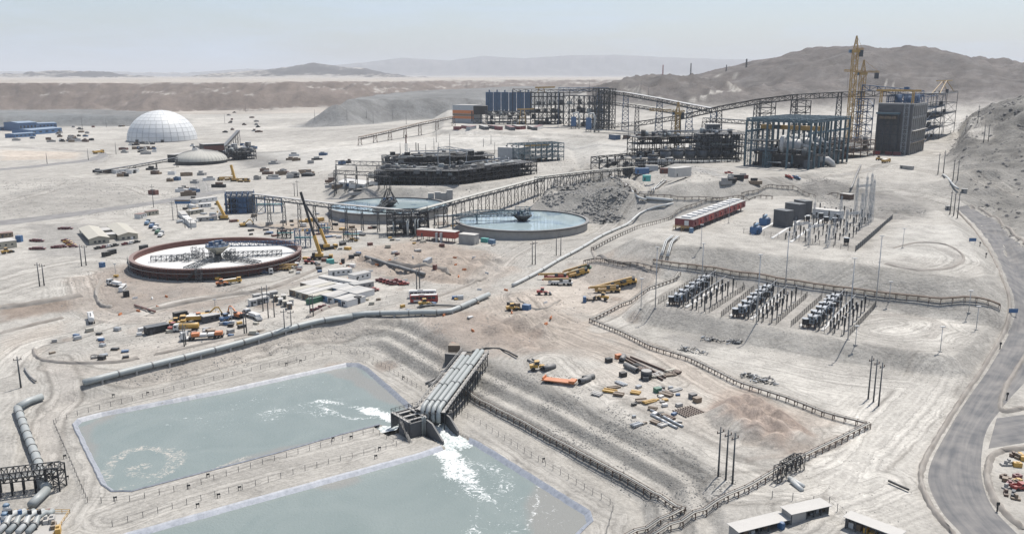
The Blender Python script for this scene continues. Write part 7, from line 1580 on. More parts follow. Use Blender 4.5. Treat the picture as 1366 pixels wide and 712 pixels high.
for i, (x, y) in enumerate(((L * .6, 20), (L * .6, 42), (L * .6, 64))):
    ml = thing_part('ball_mill', mh); MB().tube([(x - 7, y, 17), (x - 5.5, y, 17), (x + 5.5, y, 17), (x + 7, y, 17)], 5, 20, True, [2.4, 5, 5, 2.4]).build('drum', 'duct', ml, True); MB().tube([(x - 9.5, y, 17.2), (x - 6.8, y, 17.2)], 7.4, 24).build('ring_motor', 'white', ml, True); MB().tube([(x + 7, y, 17), (x + 13, y, 16)], 1.6, 12).build('feed_chute', 'duct', ml, True)
    MB().box((x, y, 10.21), (12, 6, 2)).build('cradle', 'concrete_dark', ml)
clutter(mh, (0, 0, 0), (L, 0, 0), (0, 80, 0), [10.2, 10.2, 20], 130, seed=21, big=6, mats=('steel_dark', 'black', 'concrete_dark', 'flotation', 'steel', 'black'))  # mostly near-black parts: the hall's interior shade is put into their colour
m_ = MB(); m_.tower(L * .1, -3, 0, 28, 5.5, 7, .3); m_.build('stair_tower', 'steel_teal', mh); m_ = MB(); m_.tower(L * .36, -2, 0, 12, 4, 4, .3); m_.build('stair_tower', 'steel_teal', mh)
steel_hall(1086,223, 1122,213, 22, [6, 12, 17], 4, 2, 'dark annex frame at the right foot of the teal mill hall', 'steel_dark', decks=(0, 1), n_cl=34, seed=22, big=5, z=28)
steel_hall(1098,216, 1166,208, 40, [6, 11, 15], 7, 3, 'low dark building frame between the mill hall and the concrete mill block', 'brown', decks=(0, 1), n_cl=46, seed=23, big=5, z=28, mats=('steel_dark', 'concrete_dark', 'timber', 'maroon', 'white', 'black'))
p = GZ(*at_dist(1098, 217, 700)[:2]); tag(MB().tube([(p.x - 4, p.y, p.z + 6), (p.x + 3, p.y, p.z + 6), (p.x + 7, p.y, p.z + 3), (p.x + 8, p.y, p.z - .5)], 2.6, 14).build('curved_duct', 'duct', None, True), 'curved pale duct at the right foot of the teal mill hall', 'duct')
# ------------------------------------------------------------------ concrete mill block
p, q, L, rz = footing((1166,205), (1207,208), 28); rz = -.62; L = 30.0; cbk = thing('concrete_mill_block', 'tall dark concrete mill block with recessed bays and a yellow gantry crane on top', 'building', GZ(p.x, p.y), rz); Hc, Dc = 46.0, 70.0
sk = math.radians(0)
MB().box((L / 2, 2, -.5), (L, 4, Hc + .5)).build('front_wall', 'concrete_dark', cbk); MB().box((1.0, Dc / 2 + 2, -.5), (2, Dc - 4, Hc + .5)).build('left_wall', 'concrete_dark', cbk); MB().box((L / 2, Dc - 1, -.5), (L - 4, 2, Hc)).build('back_wall', 'concrete_dark', cbk); MB().box((L / 2 - .8, Dc / 2 + 1.5, -.4), (L - 5, Dc - 6, Hc - 3)).build('core', 'concrete_dark', cbk)
nb = 7
for k in range(nb + 1): MB().box((L - 1.0, 4.6 + (Dc - 5.6) * k / nb, -.5), (2.0, 1.7, Hc + .5)).build('pier', 'concrete', cbk)
for z_ in (10, 21, 33, 44.5):
    for k in range(nb): y0 = 4.6 + (Dc - 5.6) * k / nb; MB().box((L - 1.2, y0 + (Dc - 5.6) / nb / 2, z_), (1.5, (Dc - 5.6) / nb - 1.72, 2.2)).build('spandrel', 'concrete', cbk)
for z_ in (10.8, 21.8): MB().box((L + 1.1, Dc / 2 + 2, z_), (2.2, Dc - 6, .3)).build('ledge', 'timber' if z_ < 15 else 'concrete', cbk)
MB().box((L / 2, 6.5, Hc + .003), (L + .6, 12, 1.2)).build('parapet_slab', 'concrete', cbk)
m_ = MB(); m_.tower(L - 4.5, -2.2, 0, Hc + 1, 4, 12, .28); m_.build('scaffold_tower', 'steel_light', cbk); m_ = MB(); m_.frame((1, -5, 0), (L * .62, 0, 0), (0, 4.6, 0), [10, 19, 28, 37], 3, 1, .5, .8); m_.build('stair_frame', 'steel', cbk); MB().box((L * .33, -2.6, 37.3), (L * .68, 5.4, 1.6)).build('stair_roof', 'steel_teal', cbk); MB().box((L * .33, -2.6, 33), (L * .5, 4.4, 2.4)).build('hanging_platform', 'timber', cbk)
for i, x in enumerate((2, L * .42, L * .66)): MB().box((x + 2, -8, 0), (6, 3, 3.4)).build('site_container', ('red', 'maroon', 'maroon')[i], cbk)
gc = thing('gantry_crane', 'yellow gantry crane straddling the top of the concrete mill block', 'gantry crane', cbk.location + Vector((0, 0, Hc)), rz)
for x, y in ((-1, 8), (L - 3, 8), (-1, 16), (L - 3, 16)): MB().bar((x, y, 1.2), (x, y - (y - 12) * .2, 12), .9).build('leg', 'crane_yellow', gc)
for y in (9.5, 14.5): MB().bar((-5, y, 12.6), (L + 3, y, 12.6), 1.2, 1.8).build('girder', 'crane_yellow', gc)
MB().box((L * .7, 12, 13.6), (4, 5, 2.4)).build('trolley', 'steel_blue', gc)
for i, (x, y, h) in enumerate(((L * .35, 30, 9), (L * .6, 38, 8), (L * .78, 46, 9), (L * .45, 55, 7))): MB().cyl((x, y, Hc - 3.4), 3, h + 3, 14).build('hopper', 'steel_blue', cbk, True)
m_ = MB(); m_.frame((2, 22, Hc - 3), (L - 6, 0, 0), (0, 44, 0), [5, 11], 3, 5, .5, .6); m_.build('roof_frame', 'steel_blue', cbk)
steel_hall(1232,190, 1256,180, 40, [12, 24, 36, 50], 2, 3, 'dark blue steel tower right of the concrete mill block', 'steel_blue', decks=(0, 1, 2), n_cl=24, seed=31, big=6, z=29)
rt2, L2 = steel_hall(1252,185, 1272,178, 24, [14, 28, 40, 52], 1, 2, 'open steel tower with a yellow crane on top at the right end of the plant', 'steel', decks=(1, 3), n_cl=8, seed=32, big=5, z=29)
m_ = MB()
for x in (2, L2 - 2): m_.bar((x, 4, 52), (L2 / 2, 6, 66), .7); m_.bar((x, 12, 52), (L2 / 2, 10, 66), .7)
m_.bar((0, 8, 66), (L2, 8, 66), 1.2); m_.build('top_crane', 'crane_yellow', rt2)
# ------------------------------------------------------------------ tower cranes
def tower_crane(u, v, vtop, vjib, jib, cj, heading, label, w=4.2, mat='crane_yellow', z=28):
    p = GZ(*U(u, v, z)); h = at_dist(u, vtop, p.y)[2] - p.z; hj = at_dist(u, vjib, p.y)[2] - p.z; t = thing('tower_crane', label, 'tower crane', p, heading, 'tower cranes')
    MB().box((0, 0, -.5), (w * 2, w * 2, 1.6)).build('base', 'concrete', t); m_ = MB(); m_.tower(0, 0, 1, hj, w, int(hj / w), .6); m_.build('mast', mat, t)
    m_ = MB(); m_.tower(0, 0, hj + 2.5, h, w * .8, 4, .45, .6); m_.build('apex', mat, t); MB().box((0, 0, hj), (w * 1.4, w * 1.4, 2.4)).build('slewing_ring', mat, t); MB().box((w * .9, -w * .5, hj - .4), (2.4, 2.2, 2.8)).build('cab', 'sky_blue', t)
    if jib: m_ = MB(); m_.truss((1, 0, hj + 2.4), (jib, 0, hj + 3.4), 2, 2, int(jib / 3), .4); m_.build('jib', mat, t); MB().bar((jib * .7, 0, hj + 4.6), (0, 0, h), .18).build('tie_bar', mat, t); MB().bar((jib * .8, 0, hj + 2), (jib * .8, 0, hj - 14), .15).build('hoist_rope', 'wire', t)
    if cj: m_ = MB(); m_.truss((-1, 0, hj + 2.4), (-cj, 0, hj + 2.4), 2.4, 1.4, int(cj / 3), .4); m_.build('counter_jib', mat, t); MB().box((-cj + 2, 0, hj - 4), (3.6, 2.6, 6)).build('counterweight', 'steel', t); MB().bar((-cj + 1, 0, hj + 3.8), (0, 0, h), .18).build('tie_bar', mat, t)
    return t
tower_crane(1130, 204, 48, 70, 0, 7, math.radians(180), 'tallest yellow tower crane behind the teal mill hall', 4.4)
tower_crane(1143, 194, 80, 100, 20, 17, math.radians(186), 'shorter yellow tower crane with stubby jib beside the tallest one', 4.8)
tower_crane(902, 206, 136, 153, 26, 6, math.radians(178), 'small yellow tower crane above the flotation row', 4.0)
# ------------------------------------------------------------------ long curved conveyors
gallery([(796,172,1150),(850,168,1110),(905,160,1060),(960,148,1010),(1010,139,960),(1060,133,910),(1120,130,870),(1196,128,835)], 'longest curved conveyor bridge rising to the concrete mill block', 7, 5.0, 'steel_dark', 'duct', 34, t_=.6, legw=8, legmat='steel', panel=9)
gallery([(800,124,1250),(835,128,1200),(880,136,1130),(920,144,1080),(952,150,1040)], 'descending conveyor bridge from the blue bin building', 7, 4.5, 'steel_dark', 'duct', 42, t_=.6, legw=8, legmat='steel_blue', panel=9)
gallery([(800,138,1240),(850,144,1190),(900,152,1120)], 'lower conveyor bridge beneath the descending one', 6, 4, 'steel_dark', 'tarp', 40, t_=.5, legw=7, panel=9)
gallery([(940,162,1020),(1000,166,960),(1060,158,930)], 'back conveyor crossing behind the teal mill hall', 6, 4, 'steel_dark', 'tarp', 40, t_=.5, legw=7, panel=9)
for i, (u, v) in enumerate(((1020,176),(1066,172),(1147,190))):
    p = GZ(*at_dist(u, v, 900 - 20 * i)[:2]); h = at_dist(u, 136 - i * 2, p.y)[2] - p.z; t = thing('support_tower', ['left', 'middle', 'right'][i] + ' wide lattice tower under the longest curved conveyor', 'tower', p, 0, 'wide lattice towers'); m_ = MB(); m_.tower(0, 0, -.5, h, 15, 8, .7); m_.build('lattice', 'steel_dark' if i < 2 else 'steel_blue', t)
gallery([(1232,128,880),(1150,120,905)], 'blue truss conveyor head behind the yellow gantry crane', 6, 5, 'steel_blue', 'steel_blue', 60, t_=.5, panel=7)
gallery([(480,186,1150),(520,177,1200),(560,167,1240),(605,158,1290)], 'low overland conveyor rising to the orange and grey building', 5, 3.2, 'brown', 'timber', 26, t_=.4, legw=5, panel=9)
# ------------------------------------------------------------------ back plant: orange building, blue bins, frames
Z9 = 27.0
og = cabin((604,164), (632,165), 24, 28, 'orange and grey clad building at the left end of the back plant', 'steel_light', 'roof_white', 'clad_building', 'building', None, 0, False, z=Z9); L = footing((604,164), (632,165), Z9)[2]
for z_, h_, c_ in ((2, 4.5, 'steel_light'), (7, 4, 'orange'), (11.5, 3, 'timber'), (15, 5, 'orange')): MB().box((L / 2, -.2, z_), (L - .1, .4, h_)).build('cladding_band', c_, og)
MB().box((L - 3, -.45, 3), (2.4, .3, 16)).build('dark_bay', 'steel_dark', og)
fr_, L = steel_hall(632,165, 650,165, 24, [8, 16, 27], 2, 1, 'black clad bay right of the orange building', 'steel_dark', 'clad_hall', .8, .2, (1,), 6, Z9, seed=40); MB().box((L / 2, 12, 14), (L, 23, 13)).build('cladding', 'black', fr_)
for i in range(6):
    u = 653 + i * 10.3; p = GZ(*U(u, 162, Z9)); t = thing('ore_bin', ORD[i] + ' tall blue bin from the left in the back plant', 'bin', p, 0, 'tall blue bins'); h0, h1 = 16, 47
    MB().box((0, 0, h0), (11.7, 11, h1 - h0)).build('shell', 'steel_blue', t); m_ = MB(); m_.add([(-4.2, -5.5, h0), (4.2, -5.5, h0), (4.2, 5.5, h0), (-4.2, 5.5, h0), (-1.5, -2, h0 - 7), (1.5, -2, h0 - 7), (1.5, 2, h0 - 7), (-1.5, 2, h0 - 7)], [(0, 1, 5, 4), (1, 2, 6, 5), (2, 3, 7, 6), (3, 0, 4, 7), (4, 5, 6, 7)]); m_.build('hopper', 'steel', t)
    for x in (-3, 0, 3): MB().box((x, -5.75, h0), (.7, .5, h1 - h0)).build('stiffener', 'steel_teal', t)
    for x in (-4, 4):
        for y in (-5, 5): MB().box((x, y, -.5), (.8, .8, h0 + .5)).build('leg', 'steel_dark', t)
    MB().cyl((0, 0, h1), 1.1, 3.5, 10).build('dust_stack', 'steel_blue', t)
steel_hall(648,166, 708,166, 18, [8, 14, 20], 10, 2, 'dark lower frame with feeders under the blue bins', 'steel', decks=(0, 1), n_cl=46, seed=41, big=6, z=Z9, t_=.7)
steel_hall(708,166, 752,166, 26, [9, 18, 30, 42, 48], 8, 2, 'dark screening tower frame right of the blue bins', 'steel_dark', decks=(0, 1, 2), n_cl=60, seed=42, big=8, z=Z9, t_=.9, brace=.5)
steel_hall(752,168, 800,170, 26, [10, 20, 32, 44], 7, 2, 'lattice screening frame at the right of the back plant', 'steel', decks=(1, 2), n_cl=46, seed=43, big=7, z=Z9, t_=.8, brace=.9)
steel_hall(790,172, 812,173, 16, [12, 24, 36, 48, 56], 3, 2, 'tall lattice tower with blue top at the right end of the back plant', 'steel_dark', decks=(3,), n_cl=10, seed=44, big=5, z=Z9, t_=.8, brace=.95)
gallery([(684,123,1280),(760,124,1275),(812,122,1260)], 'top conveyor gallery along the roof of the back plant', 7, 4.5, 'steel_dark', 'timber', 40, t_=.6, panel=9); gallery([(745,121,1270),(812,121,1265)], 'blue rail gallery on top of the lattice screening frame', 5, 4, 'steel_blue', 'steel_blue', 80, t_=.5, panel=7)
for i, (u, v, vt, w) in enumerate(((697,166,146,8),(722,124,117,9))):
    p = GZ(*U(u, v, Z9)) if i == 0 else Vector(at_dist(u, 124, 1275)); h = at_dist(u, vt, p.y)[2] - p.z; t = thing('portal_crane', ['yellow portal crane standing before the blue bins', 'yellow maintenance crane on the roof of the back plant'][i], 'crane', p, 0, 'yellow portal cranes')
    for x in (-w * .6, w * .6): MB().bar((x, 0, -.5), (x * .6, 0, h), 1.2).build('leg', 'crane_yellow', t)
    MB().bar((-w, 0, h), (w * 2.2, 0, h + .6), 1.6, 2).build('girder', 'crane_yellow', t); MB().bar((-w * .5, 0, h * .45), (w * .5, 0, h * .45), .8).build('tie_beam', 'crane_yellow', t)
for i in range(11):
    u = 606 + i * 11 + rnd.uniform(-2, 2); cabin((u, 171 + rnd.uniform(-1, 3)), (u + 8, 171.5 + rnd.uniform(0, 3)), 6, 4.5, ORD[i] + ' low cabin from the left along the foot of the back plant', rnd.choice(('maroon', 'steel_light', 'maroon', 'white', 'steel')), rnd.choice(('maroon', 'roof_grey')), group='cabins along the back plant', nw=0, door=False)
for i, (u, v, vt) in enumerate(((765,172,152),(785,176,153))): p = GZ(*U(u, v, Z9)); h = at_dist(u, vt, p.y)[2] - p.z; t = thing('dust_collector', ['left', 'right'][i] + ' blue dust collector tower at the right of the back plant', 'dust collector', p, 0, 'blue dust collectors'); MB().box((0, 0, 4), (7, 7, h - 8)).build('housing', 'blue', t); MB().tube([(0, 0, h - 4), (0, 0, h + 1), (6, 0, h + 2), (8, 0, h - 4), (8, 0, 0)], 1.3, 10).build('duct', 'pipe_white', t, True); m_ = MB(); m_.tower(0, 0, -.5, 4, 6.4, 1, .5); m_.build('leg_frame', 'steel', t)
for i in range(7): u = 812 + i * 19; cabin((u, 184 + rnd.uniform(-2, 4)), (u + 9, 184.5 + rnd.uniform(0, 3)), 7, 5, ORD[i] + ' low dark shed from the left under the longest curved conveyor', rnd.choice(('steel_dark', 'steel_blue', 'brown')), rnd.choice(('steel', 'roof_grey')), group='low sheds under the conveyor', nw=0, door=False)
# ------------------------------------------------------------------ domes and far left works
cd = Vector((*U(217, 187.5, 0), 0)); cd.z = Hs(cd.x, cd.y); Rd, Hd = 52.0, 46.5
dm = thing('storage_dome', 'large white panelled storage dome', 'dome', cd)
prof = [(Rd * math.cos(a), Hd * math.sin(a)) for a in np.linspace(0, math.pi / 2 - .06, 11)]
MB().lathe([(r - .35, z - .2) for r, z in prof] + [(.05, Hd - .3)], 56).build('shell', 'dome_seam', dm, True)
for i in range(10):
    (r0, z0), (r1, z1) = prof[i], prof[i + 1]; n = 30 if i < 5 else (24 if i < 7 else 16 if i < 9 else 10); g0, dz = 2 * math.pi / n, (z1 - z0) * .03
    mb = MB(); st = []
    for k in range(4): a = -g0 / 2 * .94 + g0 * .94 * k / 3; st.append(a)
    f_ = .05; ra, rb, za, zb = r0 + (r1 - r0) * f_, r1 - (r1 - r0) * f_, z0 + dz, z1 - dz
    rm, zm = (prof[i][0] + prof[i + 1][0]) / 2 * 1.003, (za + zb) / 2 + .05
    vs = [(r * math.cos(a), r * math.sin(a), z) for r, z in ((ra, za), (rm, zm), (rb, zb)) for a in st]; mb.add(vs, [(q * 4 + k, q * 4 + k + 1, q * 4 + k + 5, q * 4 + k + 4) for q in range(2) for k in range(3)]); me_ = mb.mesh('panel', 'dome_white', True)
    for k in range(n):
        if math.sin(g0 * k) > .75: continue
        link('panel', me_, dm).rotation_euler = (0, 0, g0 * k)
MB().cyl((0, 0, Hd - .9), 3.4, 1.0, 20).build('crown_cap', 'dome_white', dm); MB().lathe([(Rd + .6, -1), (Rd + .6, 1.2), (Rd - .6, 1.25)], 64).build('footing', 'concrete', dm)
for a in (-1.95, -1.2): MB().box((math.cos(a) * Rd, math.sin(a) * Rd, 0), (4, 4, 4), a).build('doorway', 'steel_dark', dm)
ce = Vector((*U(269, 219, 0), 0)); ce.z = Hs(ce.x, ce.y); Re = 29.0
de = thing('small_dome', 'low grey ribbed dome roof in front of the dark mill buildings at left', 'dome', ce); pr2 = [(Re * math.cos(a), 3.6 + 11.5 * math.sin(a)) for a in np.linspace(0, math.pi / 2 - .02, 9)]
MB().lathe(pr2, 64).build('roof', 'tarp', de, True); MB().lathe([(Re - .3, -.6), (Re - .3, 3.7)], 64).build('wall', 'steel_dark', de); m_ = MB()
for k in range(40):
    a = 2 * math.pi * k / 40
    for (r0, z0), (r1, z1) in zip(pr2, pr2[1:]): m_.bar((r0 * math.cos(a), r0 * math.sin(a), z0 + .1), (r1 * math.cos(a), r1 * math.sin(a), z1 + .1), .35, .25)
m_.build('rib', 'concrete', de)
cabin((234,217), (262,212), 10, 9, 'low dark building behind the small grey dome, left', 'steel_dark', 'roof_grey', 'mill_building', 'building', None, 0, False)
mb_ = cabin((273,213), (300,211), 18, 18, 'dark mill building with a red brown upper band behind the small dome', 'steel_dark', 'roof_grey', 'mill_building', 'building', None, 0, False); Lq = footing((273,213), (300,211))[2]; MB().box((Lq / 2, -.3, 10), (Lq, .5, 6)).build('cladding_band', 'rust', mb_)
for i in range(6): p = G(302 + i * 6, 212 - (i % 2) * 3); t = thing('process_tank', ORD[i] + ' dark tank from the left beside the red brown banded mill building', 'tank', p, 0, 'dark tanks by the small dome'); MB().cyl((0, 0, -.5), 3.4, 10 + 4 * (i % 3), 14).build('shell', 'steel_dark' if i % 2 else 'steel', t, True); MB().cyl((0, 0, 9.5 + 4 * (i % 3)), 3.6, .5, 14).build('lid', 'steel_light', t)
steel_hall(303,215, 342,212, 16, [5, 10, 14], 6, 1, 'dark steel frame right of the small dome', 'steel_dark', decks=(0, 1), n_cl=24, seed=61, big=5)
gallery([(128,232,885),(180,223.5,925),(236,213,955)], 'low dark conveyor running to the small grey dome', 4, 2.4, 'steel_dark', 'steel', 18, t_=.35, panel=7)
gallery([(282,209,1010),(300,196,1120),(318,176,1280)], 'thin conveyor behind the dark mill building at left', 4, 2.4, 'steel_dark', 'steel', 26, t_=.35, panel=8)
BS = 'blue sheds at far left'
for i, (a, b, dp, h) in enumerate((((-12,175),(19,174),40,7), ((26,175),(50,174),50,15), ((42,180),(83,177),40,8), ((20,184),(48,182),22,6), ((52,171),(76,170),30,9))): shed(a, b, dp, h, ['dark blue shed cut by the left edge', 'tallest blue shed at far left', 'long blue shed in front of the tallest one', 'low blue shed at the front of the far left group', 'blue shed behind the long one'][i], 'blue', 'sky_blue' if i else 'steel', .08, 'shed', 'shed', BS, bays=5)
FL = []
for (u0, u1, v0, v1, n) in ((76,125,168,188,14),(80,142,185,190,12),(164,206,199,206,13),(110,206,191,195,5),(160,200,165,171,7),(250,345,194,202,8),(340,470,207,220,10),(0,70,184,190,4),(340,420,228,243,14),(430,480,240,262,8),(200,300,225,262,16),(960,1010,238,246,6),(300,350,150,178,14),(130,190,230,236,8)):
    for k in range(n): FL.append((rnd.uniform(v0, v1), rnd.uniform(u0, u1)))
FL.sort()
COLN = {'steel_dark': 'dark', 'white': 'white', 'concrete': 'grey', 'timber': 'brown', 'steel_blue': 'navy', 'rust': 'rust red', 'cream': 'cream', 'roof_grey': 'pale grey', 'brown': 'dark brown'}
cnt = {}
for v, u in FL:
    c = rnd.choice(('steel_dark', 'concrete', 'steel_dark', 'brown', 'roof_grey', 'white', 'timber', 'steel_blue', 'rust', 'concrete')); L_ = rnd.uniform(5, 13); p = G(u, v); sect = 'by the far left sheds' if u < 100 and v < 195 else 'around the white dome' if v < 198 and u < 250 else 'by the small grey dome' if u < 340 and v < 222 else 'left of the centre complex' if v < 224 else 'along the left site road' if u < 340 else 'behind the pale blue thickener' if u < 500 else 'on the plant pad'
    k = (c, sect); cnt[k] = cnt.get(k, 0) + 1; i = cnt[k] - 1
    t = thing('supply_unit', f'small {COLN[c]} container {sect}, {ORD[min(i, 28)]} from the back', 'container', p, rnd.uniform(-.4, .5), 'small far containers')
    MB().box((0, 0, -.3), (L_, rnd.uniform(2.5, 5), rnd.uniform(2.2, 4.2))).build('body', c, t); MB().box((rnd.uniform(-1, 1), 0, 2.3), (L_ * .5, 2.2, rnd.uniform(1.2, 2.4))).build('top_unit', rnd.choice(('steel_dark', 'concrete', 'brown', 'roof_grey')), t)
cabin((155,232), (172,230), 8, 4, 'white roofed hut beside the low dark conveyor at left', 'white', 'roof_white', 'site_cabin', 'cabin', None, 2); cabin((176,232), (186,230), 6, 4, 'small pale hut beside the low dark conveyor at left', 'white', 'roof_grey', 'site_cabin', 'cabin', None, 2); shed((452,249), (486,250), 16, 4, 'white tent roof shed left of the centre complex', 'white', 'white', .25, 'tent', 'tent')
vehicle('tipper_truck', 'yellow', 132, 205, 70, 'yellow truck on the far left road', 'truck', None, 1.6)
for i, (u, v) in enumerate(((1182,217),(1172,214))): vehicle('tipper_truck' if i == 0 else 'wheel_loader', 'yellow', u, v, 40, ['yellow truck before the concrete mill block', 'yellow loader before the concrete mill block'][i], 'truck', None, 1.1)
vehicle('pickup_truck', 'red', 972, 232, 0, 'red pickup before the teal mill hall', 'pickup', None, 1.2); vehicle('pickup_truck', 'red', 1052, 237, 0, 'red pickup on the pad edge right of the teal mill hall', 'pickup', None, 1.2); vehicle('pickup_truck', 'blue', 1062, 238, 0, 'blue pickup on the pad edge right of the teal mill hall', 'pickup', None, 1.2)
# ------------------------------------------------------------------ poles
def pole(u, v, vt, label, group, kind='wood', r=.22, z=None):
    p = G(u, v); top = at_dist(u, vt, p.y); h = max(3.0, top[2] - p.z); t = thing('utility_pole' if kind != 'lamp' else 'lamp_mast', label, 'pole', p, 0, group)
    mt = {'wood': 'steel', 'lamp': 'galv', 'thin': 'steel'}[kind]
    MB().tube([(0, 0, -.5), (0, 0, h)], r, 8, True, [r * 1.25, r * .7]).build('shaft', mt, t, True)
    if kind == 'wood':
        MB().box((0, 0, h * .88), (2.6, .2, .22), .6).build('crossarm', 'steel', t)
        for x in (-1.1, 0, 1.1): MB().cyl((x * math.cos(.6), x * math.sin(.6), h * .88 + .22), .14, .5, 6).build('insulator', 'ceramic', t)
    elif kind == 'lamp':
        MB().box((0, 0, h), (1.6, .6, .3)).build('lamp_head', 'white', t); MB().box((0, 0, -.2), (1.1, 1.1, .5)).build('base', 'concrete', t)
    return t
def poles(lst, fmt, group, kind, r=.22):
    for i, a in enumerate(lst): pole(*a, fmt.format(o=ORD[i]), group, kind, r)
poles([(958,635,569),(968,640,573),(977,645,577)], '{o} pole from the left of the trio beside the gravel heap', 'pole trio by the gravel heap', 'wood', .23)
poles([(1158,532,474),(1165,536,479),(1172,541,483)], '{o} pole from the left of the trio on the pale pad at right', 'pole trio on the pale pad', 'wood', .23)
poles([(1267,286,254),(1272,288,256),(1277,291,256)], '{o} pole from the left of the trio beside the haul road head', 'pole trio by the road head', 'wood', .3)
poles([(1251,233,204),(1258,233,201),(1271,241,212),(1277,241,213)], '{o} pole from the left of the four on the right slope', 'four poles on the right slope', 'wood', .3)
poles([(1312,190,166),(1318,189,165),(1304,165,140)], '{o} pole from the left on the far right hillside', 'poles on the right hillside', 'wood', .3)
poles([(109,355,326),(115,354,327),(53,382,350),(59,381,352),(28,517,475)], '{o} pole of those standing left of the rust tank', 'poles left of the rust tank', 'wood', .26)
poles([(246,464,432),(248,460,436),(326,445,415),(329,444,412),(380,446,412),(389,443,414),(351,415,382),(358,424,380),(366,423,392),(414,422,396),(418,422,393)], '{o} pole of the scatter round the machine yard', 'poles round the machine yard', 'wood', .22)
poles([(556,391,359),(560,389,356),(710,353,322),(714,353,321),(742,341,314),(748,341,313)], '{o} pole of the pairs between the coach and the clear thickener', 'pole pairs in the middle', 'wood', .24)
poles([(231,294,268),(247,304,290),(255,306,292),(205,277,246)], '{o} pole of those by the hoarding board', 'poles by the hoarding', 'wood', .22)
poles([(393,262,244),(397,262,240),(446,259,237),(449,258,236),(516,253,232),(513,252,234)], '{o} pole of the pairs behind the pale blue thickener', 'poles behind the thickener', 'wood', .24)
poles([(874,411,330),(936,378,325),(1009,432,340),(1047,392,310),(1131,453,345),(1168,408,315)], '{o} tall lamp mast from the left round the capacitor bays', 'tall lamp masts', 'lamp', .2)
poles([(855,412,372),(935,330,300),(972,298,265),(1079,330,298),(1109,442,405),(1141,460,435),(1186,402,376),(1204,331,305),(1254,469,436),(1302,440,409),(1292,417,388)], '{o} thin lamp mast of the row on the terraces at right', 'thin lamp masts', 'lamp', .13)
FP = [(63,219),(118,214),(155,206),(110,172),(142,170),(200,170),(328,150),(300,165),(420,160),(463,160),(489,158),(498,165),(524,160),(542,166),(579,200),(582,190),(568,204),(534,206),(585,206),(600,195),(645,196),(655,192),(660,205),(705,200),(600,240),(845,200),(838,185),(786,122),(855,120),(865,130),(740,210),(950,206),(820,236)]
for i, (u, v) in enumerate(FP):
    vt = v - rnd.uniform(11, 17); sect = 'far left of the white dome' if u < 210 else 'between the dome and the orange building' if u < 500 else 'above the centre complex' if u < 665 else 'right of the centre complex'
    k = ('fp', sect); cnt[k] = cnt.get(k, 0) + 1; pole(u, v, vt, f'{ORD[cnt[k] - 1]} thin far pole {sect}', 'thin far poles', 'thin', .3)
for i, (u, v, vt) in enumerate(((884,103,93),(969,91,81),(995,90,83),(996,90,83),(921,105,98))):
    p = Vector(at_dist(u, v, 1850 if i in (0, 4) else 2400)); p.z = Hs(p.x, p.y); h = 22; t = thing('hill_mast', ['red radio mast on the small hill', 'lattice pylon on the big hill shoulder', 'left of two thin masts on the big hill', 'right of two thin masts on the big hill', 'thin mast right of the radio mast on the small hill'][i], 'mast', p, 0, 'masts on the hills'); m_ = MB(); m_.tower(0, 0, -1, h, 4 if i == 1 else 2, 5, .5, 1); m_.build('lattice', 'red' if i == 0 else 'steel', t)
# barrier blocks and cones on the earthworks
for i in range(40):
    u, v = rnd.choice(((rnd.uniform(460, 660), rnd.uniform(335, 375)), (rnd.uniform(150, 240), rnd.uniform(395, 425)), (rnd.uniform(590, 760), rnd.uniform(380, 460)), (rnd.uniform(330, 480), rnd.uniform(345, 375)))); p = G(u, v)
    sect = 'on the diggings' if v < 376 and u > 440 else 'at the left fork' if u < 260 else 'by the tallest crane' if u < 480 else 'round the dirt pit'; k = ('bar', sect); cnt[k] = cnt.get(k, 0) + 1
    if cnt[k] > 20: continue
    t = tag(MB().box((0, 0, -.1), (2.2, .7, .5)).box((0, 0, .4), (2.2, .3, .5)).build('barrier_block', 'orange' if i % 3 else 'white'), f'{"orange" if i % 3 else "white"} plastic barrier block {sect}, {ORD[cnt[k] - 1]} of them', 'barrier', 'plastic barrier blocks'); t.location = p; t.rotation_euler = (0, 0, rnd.uniform(0, 3))
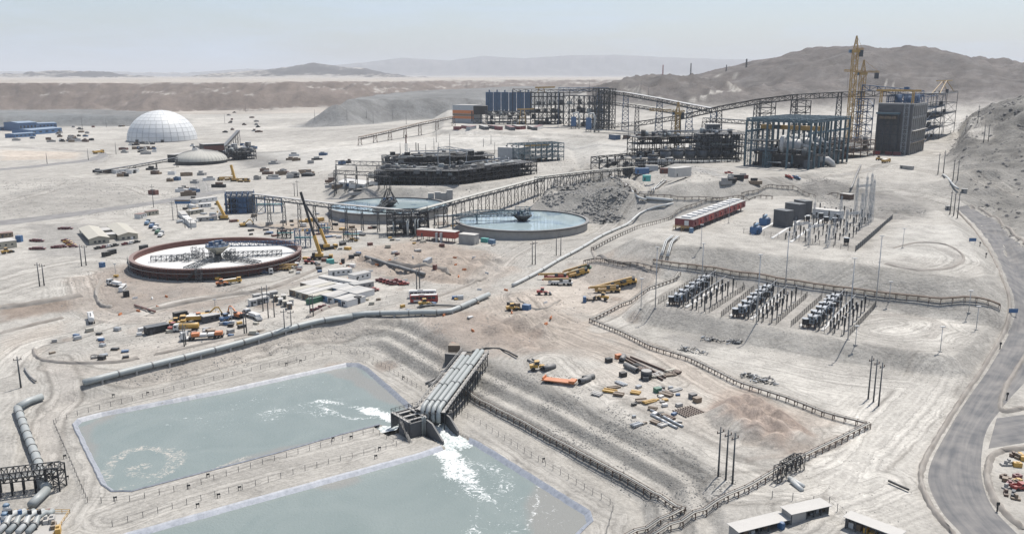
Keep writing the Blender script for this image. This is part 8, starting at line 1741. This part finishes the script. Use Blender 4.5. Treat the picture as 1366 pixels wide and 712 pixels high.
# ------------------------------------------------------------------ loose stones on the banks, one mass
def stones(name, uvpoly, n, s0, s1, mat, seed, flat=.6):
    r = np.random.RandomState(seed); poly = world(uvpoly); lo, hi = poly.min(0), poly.max(0); pts = r.uniform(lo, hi, (n * 4, 2)); pts = pts[inside(pts[:, 0], pts[:, 1], [tuple(p) for p in poly])]
    cl = fbm(pts[:, 0], pts[:, 1], 12, 3, seed); pts = pts[cl > .45][:n]; z = height(pts[:, 0], pts[:, 1]); k = len(pts)
    base = np.array([(1, 0, -.2), (.3, .95, -.2), (-.8, .6, -.2), (-.8, -.6, -.2), (.3, -.95, -.2), (.45, .3, .7), (-.3, .35, .8), (0, -.45, .75)])
    fs = np.array([(0, 1, 5), (1, 6, 5), (1, 2, 6), (2, 3, 6), (3, 7, 6), (3, 4, 7), (4, 0, 7), (0, 5, 7), (5, 6, 7)])
    sc = s0 + (s1 - s0) * r.rand(k) ** 3; an = r.rand(k) * 6.28; V = base[None] * sc[:, None, None] * (1 + r.uniform(-.25, .25, (k, 8, 3))); V[..., 2] *= flat
    x = V[..., 0] * np.cos(an)[:, None] - V[..., 1] * np.sin(an)[:, None] + pts[:, 0][:, None]; y = V[..., 0] * np.sin(an)[:, None] + V[..., 1] * np.cos(an)[:, None] + pts[:, 1][:, None]; zz = V[..., 2] + z[:, None]
    co = np.stack((x, y, zz), -1).reshape(-1, 3); F = (fs[None] + (np.arange(k) * 8)[:, None, None]).reshape(-1, 3)
    me = bpy.data.meshes.new(name); me.from_pydata(co.tolist(), [], F.tolist()); me.materials.append(MATS[mat]); return tag(link(name, me), kind='stuff')
stones('rubble', [(620,520),(660,500),(760,500),(985,640),(960,680),(900,690),(760,610)], 5500, .08, .40, 'rock', 1)
stones('rubble', [(450,430),(590,430),(600,500),(560,500),(440,465),(180,515),(150,510)], 4000, .08, .4, 'rock', 2)
stones('rubble', [(722,268),(740,240),(800,228),(870,262),(840,290),(790,300)], 5000, .3, 1.9, 'rock', 3)
stones('rubble', [(1060,262),(1080,235),(1150,250),(1240,282),(1230,292),(1130,286)], 2200, .15, .7, 'rock', 4)
stones('rubble', [(1262,215),(1290,150),(1366,132),(1366,330),(1310,285)], 6000, .4, 2.4, 'rock_dark', 5)
stones('rubble', [(100,350),(700,290),(860,400),(700,460),(300,480),(60,480)], 6500, .1, .5, 'rock', 6)
stones('rubble', [(0,240),(130,236),(260,262),(250,285),(0,292)], 3000, .15, .8, 'rock', 7)
stones('rubble', [(870,330),(1290,370),(1340,400),(1270,480),(860,410)], 1500, .05, .28, 'rock', 8)
stones('rubble', [(860,405),(1260,480),(1200,530),(900,470)], 1200, .05, .25, 'rock', 9)
stones('rubble', [(1150,520),(1330,400),(1240,620),(1230,712),(1060,712),(1060,620)], 900, .05, .25, 'rock', 10)
stones('rubble', [(400,230),(830,200),(990,240),(900,270),(500,265)], 3000, .2, 1.0, 'rock', 11)
# ------------------------------------------------------------------ haze: closed box of thin pale air round everything
hb = MB(); hb.box((0, 12000, -60), (76000, 97000, 760))
hm = bpy.data.materials.new('haze_air'); hm.use_nodes = True; hm.node_tree.nodes.clear()
ho = hm.node_tree.nodes.new('ShaderNodeOutputMaterial'); hv = hm.node_tree.nodes.new('ShaderNodeVolumePrincipled')
hv.inputs['Color'].default_value = (.95, .97, 1, 1); hv.inputs['Density'].default_value = 4.6e-5; hv.inputs['Anisotropy'].default_value = .0
hm.node_tree.links.new(hv.outputs[0], ho.inputs['Volume']); MATS['haze_air'] = hm
hz = tag(hb.build('haze', 'haze_air'), kind='stuff')
